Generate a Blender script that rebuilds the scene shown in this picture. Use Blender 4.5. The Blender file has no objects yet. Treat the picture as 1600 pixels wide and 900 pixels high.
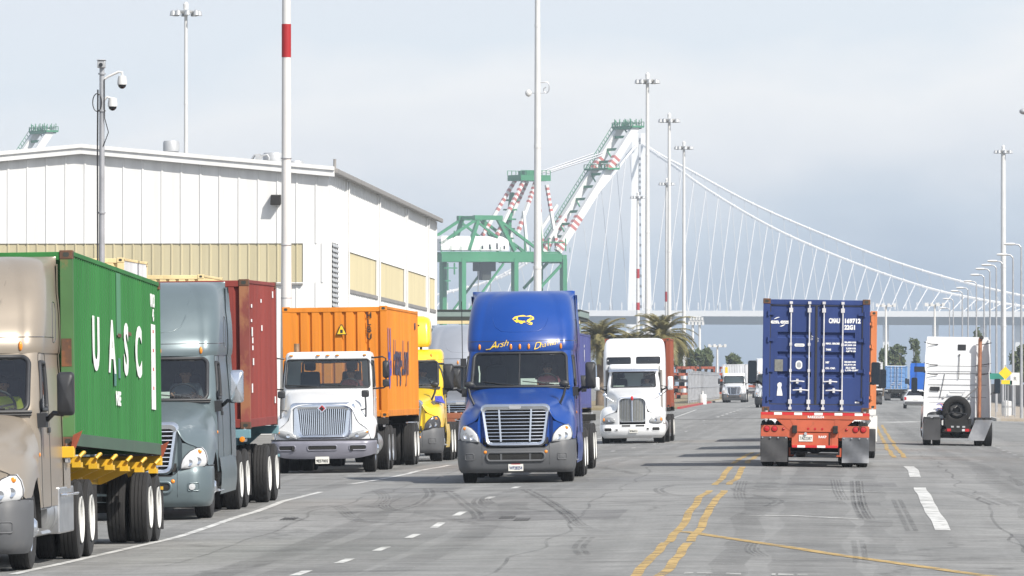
import bpy, math, random
from math import sin, cos, pi, radians, sqrt, atan2, asin
from mathutils import Vector, Matrix, Euler, noise as mnoise

# ------------------------------------------------------------------ camera, sky, sun, exposure
SC = bpy.context.scene
COL = SC.collection
F_PX = 11000.0            # focal length in pixels of the 1600 wide photograph
CAM_H = 2.2
YAW = math.atan(500 / F_PX)
PITCH = math.atan(147 / F_PX)
cam_d = bpy.data.cameras.new('camera')
cam_d.sensor_width = 36.0
cam_d.lens = F_PX / 1600 * 36.0
cam_d.clip_start = 1.0
cam_d.clip_end = 30000
cam = bpy.data.objects.new('camera', cam_d)
COL.objects.link(cam)
cam.location = (0, 0, CAM_H)
cam.rotation_euler = (radians(90) + PITCH, 0, YAW)
SC.camera = cam

SUN_DIR = Vector((0.53, -0.52, 0.70)).normalized()      # towards the sun: right of and behind the camera
SUN_EL = asin(SUN_DIR.z)
w = bpy.data.worlds.new('World')
SC.world = w
w.use_nodes = True
nt = w.node_tree
for n in list(nt.nodes):
    nt.nodes.remove(n)
wo = nt.nodes.new('ShaderNodeOutputWorld')
bg = nt.nodes.new('ShaderNodeBackground')
bg.inputs['Strength'].default_value = 0.10
sky = nt.nodes.new('ShaderNodeTexSky')
sky.sky_type = 'NISHITA'
sky.sun_disc = False
sky.sun_elevation = SUN_EL
sky.sun_rotation = atan2(SUN_DIR.x, SUN_DIR.y)
sky.air_density = 1.0
sky.dust_density = 1.5
tc = nt.nodes.new('ShaderNodeTexCoord')
mp = nt.nodes.new('ShaderNodeMapping')
mp.inputs['Scale'].default_value = (14.0, 14.0, 34.0)
mp.inputs['Location'].default_value = (3.3, 1.7, 0.4)
nz = nt.nodes.new('ShaderNodeTexNoise')
nz.inputs['Scale'].default_value = 1.5
nz.inputs['Detail'].default_value = 6.0
nz.inputs['Roughness'].default_value = 0.52
sp = nt.nodes.new('ShaderNodeSeparateXYZ')


def wmath(op, a, b):
    n = nt.nodes.new('ShaderNodeMath')
    n.operation = op
    for i, v in enumerate((a, b)):
        if isinstance(v, (int, float)):
            n.inputs[i].default_value = v
        else:
            nt.links.new(v, n.inputs[i])
    return n.outputs[0]


L = nt.links.new
L(tc.outputs['Generated'], mp.inputs['Vector'])
L(mp.outputs[0], nz.inputs['Vector'])
L(tc.outputs['Generated'], sp.inputs[0])
# height in the cloud layers: elevation, lower towards the right, ruffled by noise
hgt = wmath('ADD', sp.outputs['Z'], wmath('MULTIPLY', wmath('ADD', sp.outputs['X'], 0.05), -0.085))
hgt = wmath('ADD', hgt, wmath('MULTIPLY', wmath('SUBTRACT', nz.outputs['Fac'], 0.5), 0.034))
rp = nt.nodes.new('ShaderNodeValToRGB')
cr = rp.color_ramp
cr.elements[0].position = 0.0
cr.elements[0].color = (2.3, 3.0, 4.0, 1)
cr.elements[1].position = 1.0
cr.elements[1].color = (6.05, 6.4, 6.9, 1)
for p_, c_ in ((0.10, (2.7, 3.4, 4.4)), (0.30, (4.5, 5.1, 5.8)), (0.50, (6.7, 6.8, 7.0)), (0.63, (7.4, 7.4, 7.4)), (0.80, (6.1, 6.55, 7.0))):
    e_ = cr.elements.new(p_)
    e_.color = (*c_, 1)
L(wmath('MULTIPLY', hgt, 1 / 0.06), rp.inputs[0])
mx = nt.nodes.new('ShaderNodeMixRGB')
# cloud cover thick near the horizon, open blue overhead
mr2 = nt.nodes.new('ShaderNodeMapRange')
mr2.inputs['From Min'].default_value = 0.10
mr2.inputs['From Max'].default_value = 0.55
mr2.inputs['To Min'].default_value = 0.95
mr2.inputs['To Max'].default_value = 0.35
L(sp.outputs['Z'], mr2.inputs['Value'])
L(mr2.outputs[0], mx.inputs[0])
L(sky.outputs[0], mx.inputs[1])
L(rp.outputs[0], mx.inputs[2])
L(mx.outputs[0], bg.inputs['Color'])
L(bg.outputs[0], wo.inputs[0])

sun_d = bpy.data.lights.new('sun', 'SUN')
sun_d.energy = 4.6
sun_d.angle = radians(0.6)
sun_d.color = (1.0, 0.95, 0.87)
sun = bpy.data.objects.new('sun', sun_d)
COL.objects.link(sun)
sun.rotation_euler = SUN_DIR.to_track_quat('Z', 'Y').to_euler()
sun.location = (60, -60, 90)

SC.view_settings.view_transform = 'Standard'
SC.view_settings.look = 'None'
SC.view_settings.exposure = 0.50
SC.view_settings.gamma = 1.0
SC.view_settings.use_curve_mapping = False

# ------------------------------------------------------------------ helpers
RND = random.Random(7)


def lerp(a, b, t):
    return a + (b - a) * t


def mono(xs, ys):
    """monotone cubic interpolation through (xs, ys)"""
    n = len(xs)
    h = [xs[i + 1] - xs[i] for i in range(n - 1)]
    d = [(ys[i + 1] - ys[i]) / h[i] for i in range(n - 1)]
    m = [d[0]] + [0 if d[i - 1] * d[i] <= 0 else 2 / (1 / d[i - 1] + 1 / d[i]) for i in range(1, n - 1)] + [d[-1]]

    def f(x):
        if x <= xs[0]:
            return ys[0]
        if x >= xs[-1]:
            return ys[-1]
        i = 0
        while x > xs[i + 1]:
            i += 1
        t = (x - xs[i]) / h[i]
        a, b = ys[i], ys[i + 1]
        return ((2 * t**3 - 3 * t**2 + 1) * a + (t**3 - 2 * t**2 + t) * h[i] * m[i]
                + (-2 * t**3 + 3 * t**2) * b + (t**3 - t**2) * h[i] * m[i + 1])
    return f


_hc = mono([40, 88, 105, 115, 127, 147, 160, 175, 185, 250, 300, 400, 710, 2000],
           [2.30, 2.27, 2.25, 2.12, 2.03, 2.03, 1.92, 1.93, 1.97, 2.17, 2.2, 2.1, 1.95, 1.95])
_PROF = [CAM_H - _hc(2 * i) for i in range(0, 1101)]


def zt(x, y):
    """height of the road and the ground at (x, y)"""
    u = min(max(y / 2, 0), 1099.99)
    i = int(u)
    z = lerp(_PROF[i], _PROF[i + 1], u - i)
    return z - 0.014 * min(abs(x + 2), 16)


_CM = Euler((radians(90) + PITCH, 0, YAW)).to_matrix()


def ray(px, py):
    return _CM @ Vector(((px - 800) / F_PX, (450 - py) / F_PX, -1))


def ground_hit(px, py):
    """the point of the road that the photograph shows at (px, py)"""
    d = ray(px, py)
    lo, hi = 30.0, 2500.0
    prev = 40.0
    y = 40.0
    while y < hi:
        t = y / d.y
        p = d * t
        if CAM_H + p.z <= zt(p.x, p.y):
            break
        prev = y
        y *= 1.01
    a, b = prev, y
    for _ in range(24):
        m = (a + b) / 2
        p = d * (m / d.y)
        if CAM_H + p.z <= zt(p.x, p.y):
            b = m
        else:
            a = m
    p = d * (b / d.y)
    return p.x, p.y


class MB:
    """collects simple shapes into one mesh"""

    def __init__(self):
        self.v = []
        self.f = []

    def add(self, vs, fs):
        o = len(self.v)
        self.v += [tuple(p) for p in vs]
        self.f += [tuple(i + o for i in q) for q in fs]
        return self

    def box(self, x0, x1, y0, y1, z0, z1):
        return self.add([(x0, y0, z0), (x1, y0, z0), (x1, y1, z0), (x0, y1, z0),
                         (x0, y0, z1), (x1, y0, z1), (x1, y1, z1), (x0, y1, z1)],
                        [(3, 2, 1, 0), (4, 5, 6, 7), (0, 1, 5, 4), (1, 2, 6, 5), (2, 3, 7, 6), (3, 0, 4, 7)])

    def hexa(self, p):
        """eight corners, bottom ring then top ring"""
        return self.add(p, [(3, 2, 1, 0), (4, 5, 6, 7), (0, 1, 5, 4), (1, 2, 6, 5), (2, 3, 7, 6), (3, 0, 4, 7)])

    def beam(self, a, b, wx, wy, up=(0, 0, 1)):
        """square bar from a to b"""
        a, b = Vector(a), Vector(b)
        d = (b - a).normalized()
        u = Vector(up)
        if abs(d.dot(u)) > 0.98:
            u = Vector((0, 1, 0))
        s = d.cross(u).normalized()
        t = s.cross(d).normalized()
        s *= wx / 2
        t *= wy / 2
        return self.hexa([a - s - t, a + s - t, a + s + t, a - s + t, b - s - t, b + s - t, b + s + t, b - s + t])

    def tube(self, pts, r, n=10, closed=False, caps=True):
        pts = [Vector(p) for p in pts]
        m = len(pts)
        rr = r if isinstance(r, (list, tuple)) else [r] * m
        vs, fs = [], []
        prev = None
        for i in range(m):
            if closed:
                d = pts[(i + 1) % m] - pts[i - 1]
            else:
                d = pts[min(i + 1, m - 1)] - pts[max(i - 1, 0)]
            if d.length < 1e-9:
                d = Vector((0, 0, 1))
            d.normalize()
            if prev is None:
                u = Vector((0, 0, 1)) if abs(d.z) < 0.9 else Vector((1, 0, 0))
                s = d.cross(u).normalized()
            else:
                s = (prev - d * prev.dot(d))
                s = s.normalized() if s.length > 1e-6 else d.orthogonal().normalized()
            prev = s
            t = d.cross(s)
            for k in range(n):
                a = 2 * pi * k / n
                vs.append(pts[i] + (s * cos(a) + t * sin(a)) * rr[i])
        for i in range(m if closed else m - 1):
            j = (i + 1) % m
            for k in range(n):
                l = (k + 1) % n
                fs.append((i * n + k, i * n + l, j * n + l, j * n + k))
        if caps and not closed:
            fs.append(tuple(range(n - 1, -1, -1)))
            fs.append(tuple((m - 1) * n + k for k in range(n)))
        return self.add(vs, fs)

    def cyl(self, a, b, r, n=16, r2=None):
        return self.tube([a, b], [r, r if r2 is None else r2], n)

    def lathe(self, prof, axis='z', n=32, c=(0, 0, 0)):
        """prof: (axial, radius) pairs"""
        vs, fs = [], []
        for a, r in prof:
            for k in range(n):
                t = 2 * pi * k / n
                if axis == 'z':
                    vs.append((c[0] + r * cos(t), c[1] + r * sin(t), c[2] + a))
                elif axis == 'x':
                    vs.append((c[0] + a, c[1] + r * cos(t), c[2] + r * sin(t)))
                else:
                    vs.append((c[0] + r * cos(t), c[1] + a, c[2] + r * sin(t)))
        for i in range(len(prof) - 1):
            for k in range(n):
                l = (k + 1) % n
                fs.append((i * n + k, i * n + l, (i + 1) * n + l, (i + 1) * n + k))
        return self.add(vs, fs)

    def grid(self, rows, skip=None):
        """rows of points, all of one length"""
        m = len(rows[0])
        vs = [p for r in rows for p in r]
        fs = []
        for i in range(len(rows) - 1):
            for j in range(m - 1):
                if skip and skip(i, j):
                    continue
                fs.append((i * m + j, i * m + j + 1, (i + 1) * m + j + 1, (i + 1) * m + j))
        return self.add(vs, fs)

    def prism(self, outline, d, fn=None):
        """extrude a closed outline of 3D points by the vector d"""
        o = [Vector(p) for p in outline]
        d = Vector(d)
        n = len(o)
        return self.add(o + [p + d for p in o],
                        [tuple(range(n)), tuple(range(2 * n - 1, n - 1, -1))]
                        + [(i, i + n, (i + 1) % n + n, (i + 1) % n) for i in range(n)])

    def ball(self, c, rx, ry=None, rz=None, n=16, m=10):
        ry = ry or rx
        rz = rz or rx
        rows = []
        for i in range(m + 1):
            p = -pi / 2 + pi * i / m
            rows.append([(c[0] + rx * cos(p) * cos(2 * pi * k / n), c[1] + ry * cos(p) * sin(2 * pi * k / n),
                          c[2] + rz * sin(p)) for k in range(n + 1)])
        return self.grid(rows)

    def mirror_x(self):
        o = len(self.v)
        self.v += [(-p[0], p[1], p[2]) for p in self.v]
        self.f += [tuple(i + o for i in reversed(q)) for q in self.f]
        return self

    def mesh(self, name, mat, smooth=True, angle=0.6):
        me = bpy.data.meshes.new(name)
        me.from_pydata(self.v, [], self.f)
        if mat is not None:
            me.materials.append(mat)
        if smooth:
            me.polygons.foreach_set('use_smooth', [True] * len(me.polygons))
            me.set_sharp_from_angle(angle=angle)
        me.update()
        return me

    def build(self, name, mat, parent=None, smooth=True, bevel=0, sub=0, angle=0.6, weld=False):
        me = self.mesh(name, mat, smooth, angle)
        return link(name, me, parent, bevel, sub, weld)


def link(name, me, parent=None, bevel=0, sub=0, weld=False):
    o = bpy.data.objects.new(name, me)
    COL.objects.link(o)
    if parent is not None:
        o.parent = parent
    if weld:
        m = o.modifiers.new('weld', 'WELD')
        m.merge_threshold = 0.001
    if bevel:
        m = o.modifiers.new('bevel', 'BEVEL')
        m.width = bevel
        m.segments = 2
        m.limit_method = 'ANGLE'
        m.angle_limit = radians(40)
    if sub:
        m = o.modifiers.new('sub', 'SUBSURF')
        m.levels = sub
        m.render_levels = sub
    return o


def tag(o, label=None, cat=None, group=None, kind=None):
    if label:
        o['label'] = label
    if cat:
        o['category'] = cat
    if group:
        o['group'] = group
    if kind:
        o['kind'] = kind
    return o


def thing(name, label, cat, loc=(0, 0, 0), rz=0, group=None):
    o = bpy.data.objects.new(name, None)
    o.empty_display_size = 0.3
    COL.objects.link(o)
    o.location = loc
    o.rotation_euler = (0, 0, rz)
    return tag(o, label, cat, group)


def struct(o):
    o['kind'] = 'structure'
    return o


def copy_tree(o, parent=None):
    c = o.copy()
    COL.objects.link(c)
    c.parent = parent
    for ch in o.children:
        copy_tree(ch, c)
    return c


def sit(o, x, y, yaw=0.0, wb=(0, 5), dz0=0.0, dz1=0.0):
    """stand a vehicle on the road: wb are the local y of its front and rear ground contacts"""
    ca, sa = cos(yaw), sin(yaw)
    def wp(lx, ly):
        return x + lx * ca - ly * sa, y + lx * sa + ly * ca
    zf = zt(*wp(0, wb[0])) + dz0
    zr = zt(*wp(0, wb[1])) + dz1
    pit = math.atan((zr - zf) / (wb[1] - wb[0]))
    mid = (wb[0] + wb[1]) / 2
    zl, zr2 = zt(*wp(-1, mid)), zt(*wp(1, mid))
    roll = -math.atan((zr2 - zl) / 2)
    z0 = zf - wb[0] * math.tan(pit)
    o.location = (x, y, z0)
    o.rotation_euler = (pit, roll, yaw)
    return o


# ------------------------------------------------------------------ materials
def mat(name, col, rough=0.5, metal=0.0, var=0.10, scale=2.0, coat=0.0, dirt=0.0, dirtcol=(0.16, 0.13, 0.10),
        rust=0.0, rustcol=(0.19, 0.075, 0.03), streak=0.0, bump=0.0, bscale=40.0, low=0.0, stretch=(1, 1, 1), spec=0.5):
    """painted or raw surface with uneven tone, grime, rust patches and fine bumps"""
    m = bpy.data.materials.new(name)
    m.use_nodes = True
    t = m.node_tree
    b = t.nodes['Principled BSDF']
    b.inputs['Roughness'].default_value = rough
    b.inputs['Metallic'].default_value = metal
    b.inputs['Specular IOR Level'].default_value = spec
    if coat:
        b.inputs['Coat Weight'].default_value = coat
        b.inputs['Coat Roughness'].default_value = 0.17
    L = t.links.new
    tc = t.nodes.new('ShaderNodeTexCoord')
    mp = t.nodes.new('ShaderNodeMapping')
    mp.inputs['Scale'].default_value = stretch
    L(tc.outputs['Object'], mp.inputs['Vector'])

    def noise(sc, det=4.0, rg=0.55):
        n = t.nodes.new('ShaderNodeTexNoise')
        n.inputs['Scale'].default_value = sc
        n.inputs['Detail'].default_value = det
        n.inputs['Roughness'].default_value = rg
        L(mp.outputs[0], n.inputs['Vector'])
        return n
    n1 = noise(scale)
    r = t.nodes.new('ShaderNodeMapRange')
    r.inputs['From Min'].default_value = 0.3
    r.inputs['From Max'].default_value = 0.7
    r.inputs['To Min'].default_value = 1 - var
    r.inputs['To Max'].default_value = 1 + var
    L(n1.outputs['Fac'], r.inputs['Value'])
    mul = t.nodes.new('ShaderNodeMixRGB')
    mul.blend_type = 'MULTIPLY'
    mul.inputs[0].default_value = 1
    mul.inputs[1].default_value = (*col, 1)
    L(r.outputs[0], mul.inputs[2])
    last = mul.outputs[0]

    def patch(amount, colr, sc, edge):
        nonlocal last
        n = noise(sc, 6.0, 0.65)
        q = t.nodes.new('ShaderNodeMapRange')
        q.inputs['From Min'].default_value = 0.72 - amount * 0.35
        q.inputs['From Max'].default_value = 0.72 - amount * 0.35 + edge
        q.inputs['To Max'].default_value = 0.9
        L(n.outputs['Fac'], q.inputs['Value'])
        x = t.nodes.new('ShaderNodeMixRGB')
        x.inputs[2].default_value = (*colr, 1)
        L(q.outputs[0], x.inputs[0])
        L(last, x.inputs[1])
        last = x.outputs[0]
    if dirt:
        patch(dirt, dirtcol, scale * 0.7, 0.35)
    if rust:
        patch(rust, rustcol, scale * 1.7, 0.10)
    if streak:
        # weathering: vertical fading and rain streaks
        m2 = t.nodes.new('ShaderNodeMapping')
        m2.inputs['Scale'].default_value = (2.2, 2.2, 0.10)
        L(tc.outputs['Object'], m2.inputs['Vector'])
        for (sc, lo, hi, f0, f1) in ((1.0, 1 - streak, 1 + streak, 0.35, 0.65), (6.0, 1 - streak, 1.0, 0.30, 0.42)):
            n = t.nodes.new('ShaderNodeTexNoise')
            n.inputs['Scale'].default_value = sc
            n.inputs['Detail'].default_value = 4
            L(m2.outputs[0], n.inputs['Vector'])
            q = t.nodes.new('ShaderNodeMapRange')
            q.inputs['From Min'].default_value = f0
            q.inputs['From Max'].default_value = f1
            q.inputs['To Min'].default_value = lo
            q.inputs['To Max'].default_value = hi
            L(n.outputs['Fac'], q.inputs['Value'])
            x = t.nodes.new('ShaderNodeMixRGB')
            x.blend_type = 'MULTIPLY'
            x.inputs[0].default_value = 1
            L(last, x.inputs[1])
            L(q.outputs[0], x.inputs[2])
            last = x.outputs[0]
    L(last, b.inputs['Base Color'])
    rr = t.nodes.new('ShaderNodeMapRange')
    rr.inputs['To Min'].default_value = max(rough - 0.08, 0.02)
    rr.inputs['To Max'].default_value = min(rough + 0.12, 1)
    L(n1.outputs['Fac'], rr.inputs['Value'])
    L(rr.outputs[0], b.inputs['Roughness'])
    if bump:
        n3 = noise(bscale, 3)
        bp = t.nodes.new('ShaderNodeBump')
        bp.inputs['Strength'].default_value = bump
        bp.inputs['Distance'].default_value = 0.02
        L(n3.outputs['Fac'], bp.inputs['Height'])
        L(bp.outputs[0], b.inputs['Normal'])
    return m


def glass_mat(name, tint, gloss=0.12):
    m = bpy.data.materials.new(name)
    m.use_nodes = True
    t = m.node_tree
    t.nodes.remove(t.nodes['Principled BSDF'])
    out = t.nodes['Material Output']
    tr = t.nodes.new('ShaderNodeBsdfTransparent')
    tr.inputs[0].default_value = (*tint, 1)
    gl = t.nodes.new('ShaderNodeBsdfGlossy')
    gl.inputs['Roughness'].default_value = 0.03
    gl.inputs[0].default_value = (0.9, 0.92, 0.95, 1)
    lw = t.nodes.new('ShaderNodeLayerWeight')
    lw.inputs['Blend'].default_value = 0.25
    mm = t.nodes.new('ShaderNodeMapRange')
    mm.inputs['To Min'].default_value = gloss * 0.5
    mm.inputs['To Max'].default_value = 0.75
    mx = t.nodes.new('ShaderNodeMixShader')
    t.links.new(lw.outputs['Fresnel'], mm.inputs['Value'])
    t.links.new(mm.outputs[0], mx.inputs[0])
    t.links.new(tr.outputs[0], mx.inputs[1])
    t.links.new(gl.outputs[0], mx.inputs[2])
    t.links.new(mx.outputs[0], out.inputs[0])
    return m


def lens_mat(name, col, emit=0.0):
    m = bpy.data.materials.new(name)
    m.use_nodes = True
    b = m.node_tree.nodes['Principled BSDF']
    n = m.node_tree.nodes.new('ShaderNodeTexNoise')
    n.inputs['Scale'].default_value = 30
    r = m.node_tree.nodes.new('ShaderNodeMixRGB')
    r.inputs[1].default_value = (*[c * 0.75 for c in col], 1)
    r.inputs[2].default_value = (*col, 1)
    m.node_tree.links.new(n.outputs['Fac'], r.inputs[0])
    m.node_tree.links.new(r.outputs[0], b.inputs['Base Color'])
    b.inputs['Roughness'].default_value = 0.15
    b.inputs['Coat Weight'].default_value = 0.6
    return m


M = {}
M['blue_paint'] = mat('blue_paint', (0.004, 0.045, 0.235), 0.36, 0, 0.06, 1.2, coat=0.35, dirt=0.15, dirtcol=(0.05, 0.07, 0.13), spec=0.3)
M['tan_paint'] = mat('tan_paint', (0.275, 0.235, 0.188), 0.40, 0.30, 0.05, 1.2, coat=0.35, dirt=0.15)
M['grey_paint'] = mat('grey_paint', (0.125, 0.162, 0.175), 0.40, 0.35, 0.06, 1.2, coat=0.35, dirt=0.15)
M['white_paint'] = mat('white_paint', (0.72, 0.73, 0.74), 0.35, 0, 0.04, 1.2, coat=0.5, dirt=0.18, dirtcol=(0.42, 0.40, 0.37))
M['yellow_paint'] = mat('yellow_paint', (0.72, 0.48, 0.012), 0.34, 0, 0.05, 1.2, coat=0.6, dirt=0.1)
M['silver_paint'] = mat('silver_paint', (0.40, 0.42, 0.46), 0.34, 0.5, 0.05, 1.2, coat=0.6, dirt=0.15)
M['bright_blue_paint'] = mat('bright_blue_paint', (0.01, 0.12, 0.50), 0.34, 0, 0.05, 1.2, coat=0.5, dirt=0.15)
M['black_plastic'] = mat('black_plastic', (0.022, 0.023, 0.026), 0.5, 0, 0.2, 5)
M['grey_plastic'] = mat('grey_plastic', (0.085, 0.088, 0.094), 0.55, 0, 0.08, 3, dirt=0.3, dirtcol=(0.16, 0.15, 0.14))
M['purple_grey_bumper'] = mat('purple_grey_bumper', (0.22, 0.22, 0.26), 0.4, 0.3, 0.07, 3, dirt=0.25)
M['chrome'] = mat('chrome', (0.78, 0.81, 0.86), 0.18, 0.95, 0.05, 3)
M['aluminium'] = mat('aluminium', (0.60, 0.60, 0.60), 0.35, 1.0, 0.12, 4, dirt=0.25, dirtcol=(0.3, 0.28, 0.25))
M['rubber'] = mat('rubber', (0.018, 0.0175, 0.018), 0.85, 0, 0.3, 5, dirt=0.35, dirtcol=(0.05, 0.046, 0.042), bump=0.35, bscale=60)
M['mud_rubber'] = mat('mud_rubber', (0.042, 0.042, 0.045), 0.7, 0, 0.2, 3, dirt=0.5, dirtcol=(0.15, 0.14, 0.13))
M['steel_flap'] = mat('steel_flap', (0.15, 0.155, 0.165), 0.42, 0.6, 0.2, 3, dirt=0.4)
M['rim_white'] = mat('rim_white', (0.66, 0.66, 0.64), 0.45, 0, 0.1, 6, dirt=0.35)
M['rim_alloy'] = mat('rim_alloy', (0.62, 0.63, 0.64), 0.3, 0.9, 0.1, 6, dirt=0.3)
M['underbody'] = mat('underbody', (0.012, 0.0115, 0.011), 0.8, 0, 0.4, 3, dirt=0.3, dirtcol=(0.035, 0.032, 0.028))
M['interior'] = mat('interior', (0.10, 0.115, 0.115), 0.8, 0, 0.2, 3)
M['seat_cloth'] = mat('seat_cloth', (0.025, 0.03, 0.04), 0.9, 0, 0.2, 5)
M['dash'] = mat('dash', (0.20, 0.22, 0.21), 0.7, 0, 0.15, 4)
M['glass'] = glass_mat('windscreen_glass', (0.72, 0.80, 0.78), 0.15)
M['mirror_glass'] = mat('mirror_glass', (0.10, 0.115, 0.13), 0.06, 1.0, 0.02, 2)
M['dark_glass'] = mat('dark_glass', (0.01, 0.012, 0.016), 0.08, 0, 0.1, 2, spec=0.8)
M['headlamp'] = lens_mat('headlamp', (0.62, 0.63, 0.64))
M['headlamp_grey'] = lens_mat('headlamp_grey', (0.36, 0.37, 0.38))
M['lamp_dark'] = lens_mat('lamp_dark', (0.06, 0.06, 0.065))
M['amber'] = lens_mat('amber', (0.85, 0.28, 0.02))
M['red_lens'] = lens_mat('red_lens', (0.50, 0.015, 0.02))
M['paper'] = mat('paper', (0.78, 0.80, 0.72), 0.8, 0, 0.05, 6)
M['plate_white'] = mat('plate_white', (0.70, 0.69, 0.64), 0.5, 0, 0.08, 9, dirt=0.2)
M['ink_blue'] = mat('ink_blue', (0.03, 0.05, 0.16), 0.5)
M['ink_black'] = mat('ink_black', (0.02, 0.02, 0.022), 0.5)
M['ink_navy'] = mat('ink_navy', (0.035, 0.033, 0.075), 0.5, 0, 0.25, 6)
M['ink_logo_blue'] = mat('ink_logo_blue', (0.05, 0.06, 0.42), 0.5, 0, 0.1, 6)
M['ink_white'] = mat('ink_white', (0.78, 0.78, 0.77), 0.55, 0, 0.08, 5, dirt=0.1)
M['ink_yellow'] = mat('ink_yellow', (0.85, 0.58, 0.05), 0.45)
M['ink_red'] = mat('ink_red', (0.52, 0.02, 0.025), 0.5)
M['dark_rim'] = mat('dark_rim', (0.09, 0.09, 0.092), 0.5, 0.3, 0.2, 6, dirt=0.3)
M['copper_stack'] = mat('copper_stack', (0.42, 0.19, 0.11), 0.45, 0.5, 0.25, 6, rust=0.3)
M['old_stack'] = mat('old_stack', (0.35, 0.22, 0.13), 0.45, 0.6, 0.25, 6, rust=0.3)
M['skin'] = mat('skin', (0.36, 0.19, 0.12), 0.55, 0, 0.06, 8)
M['hair'] = mat('hair', (0.015, 0.012, 0.01), 0.7)
M['shirt_pink'] = mat('shirt_pink', (0.50, 0.16, 0.20), 0.85, 0, 0.1, 8)
M['shirt_hiviz'] = mat('shirt_hiviz', (0.55, 0.60, 0.04), 0.85, 0, 0.1, 8)
M['shirt_grey'] = mat('shirt_grey', (0.20, 0.22, 0.25), 0.85, 0, 0.1, 8)
M['shirt_check'] = mat('shirt_check', (0.36, 0.10, 0.09), 0.85, 0, 0.5, 30)
M['trousers'] = mat('trousers', (0.03, 0.035, 0.055), 0.9, 0, 0.15, 8)


def text(body, size, m, parent, loc, rot, name='lettering', sx=1.0, shear=0.0, bold=0.0, align='CENTER', gap=1.0, extrude=0.002, fit=None):
    c = bpy.data.curves.new('lettering', 'FONT')
    c.body = body
    c.size = size
    c.shear = shear
    c.offset = bold
    c.extrude = extrude
    c.align_x = align
    c.align_y = 'CENTER'
    c.space_character = gap
    c.resolution_u = 4
    o = bpy.data.objects.new('tmp', c)
    COL.objects.link(o)
    bpy.context.view_layer.update()
    dg = bpy.context.evaluated_depsgraph_get()
    me = bpy.data.meshes.new_from_object(o.evaluated_get(dg))
    bpy.data.objects.remove(o)
    me.materials.clear()
    me.materials.append(m)
    r = bpy.data.objects.new(name, me)
    COL.objects.link(r)
    r.parent = parent
    r.location = loc
    r.rotation_euler = rot
    r.scale = (sx, 1, 1)
    if fit:                       # stretch the lettering to a width and a height in metres
        xs = [v.co.x for v in me.vertices]
        ys = [v.co.y for v in me.vertices]
        fx = fit[0] / max(max(xs) - min(xs), 1e-6) if fit[0] else fit[1] / (max(ys) - min(ys))
        fy_ = fit[1] / max(max(ys) - min(ys), 1e-6)
        cx, cy = {'LEFT': min(xs), 'CENTER': (min(xs) + max(xs)) / 2}[align], (min(ys) + max(ys)) / 2
        for v in me.vertices:
            v.co.x = (v.co.x - cx) * fx
            v.co.y = (v.co.y - cy) * fy_
        r.scale = (1, 1, 1)
    return r


FRONT = (radians(90), 0, 0)            # lettering that faces -Y
RIGHT = (radians(90), 0, radians(90))  # lettering that faces +X
LEFT = (radians(90), 0, radians(-90))  # lettering that faces -X
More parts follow.
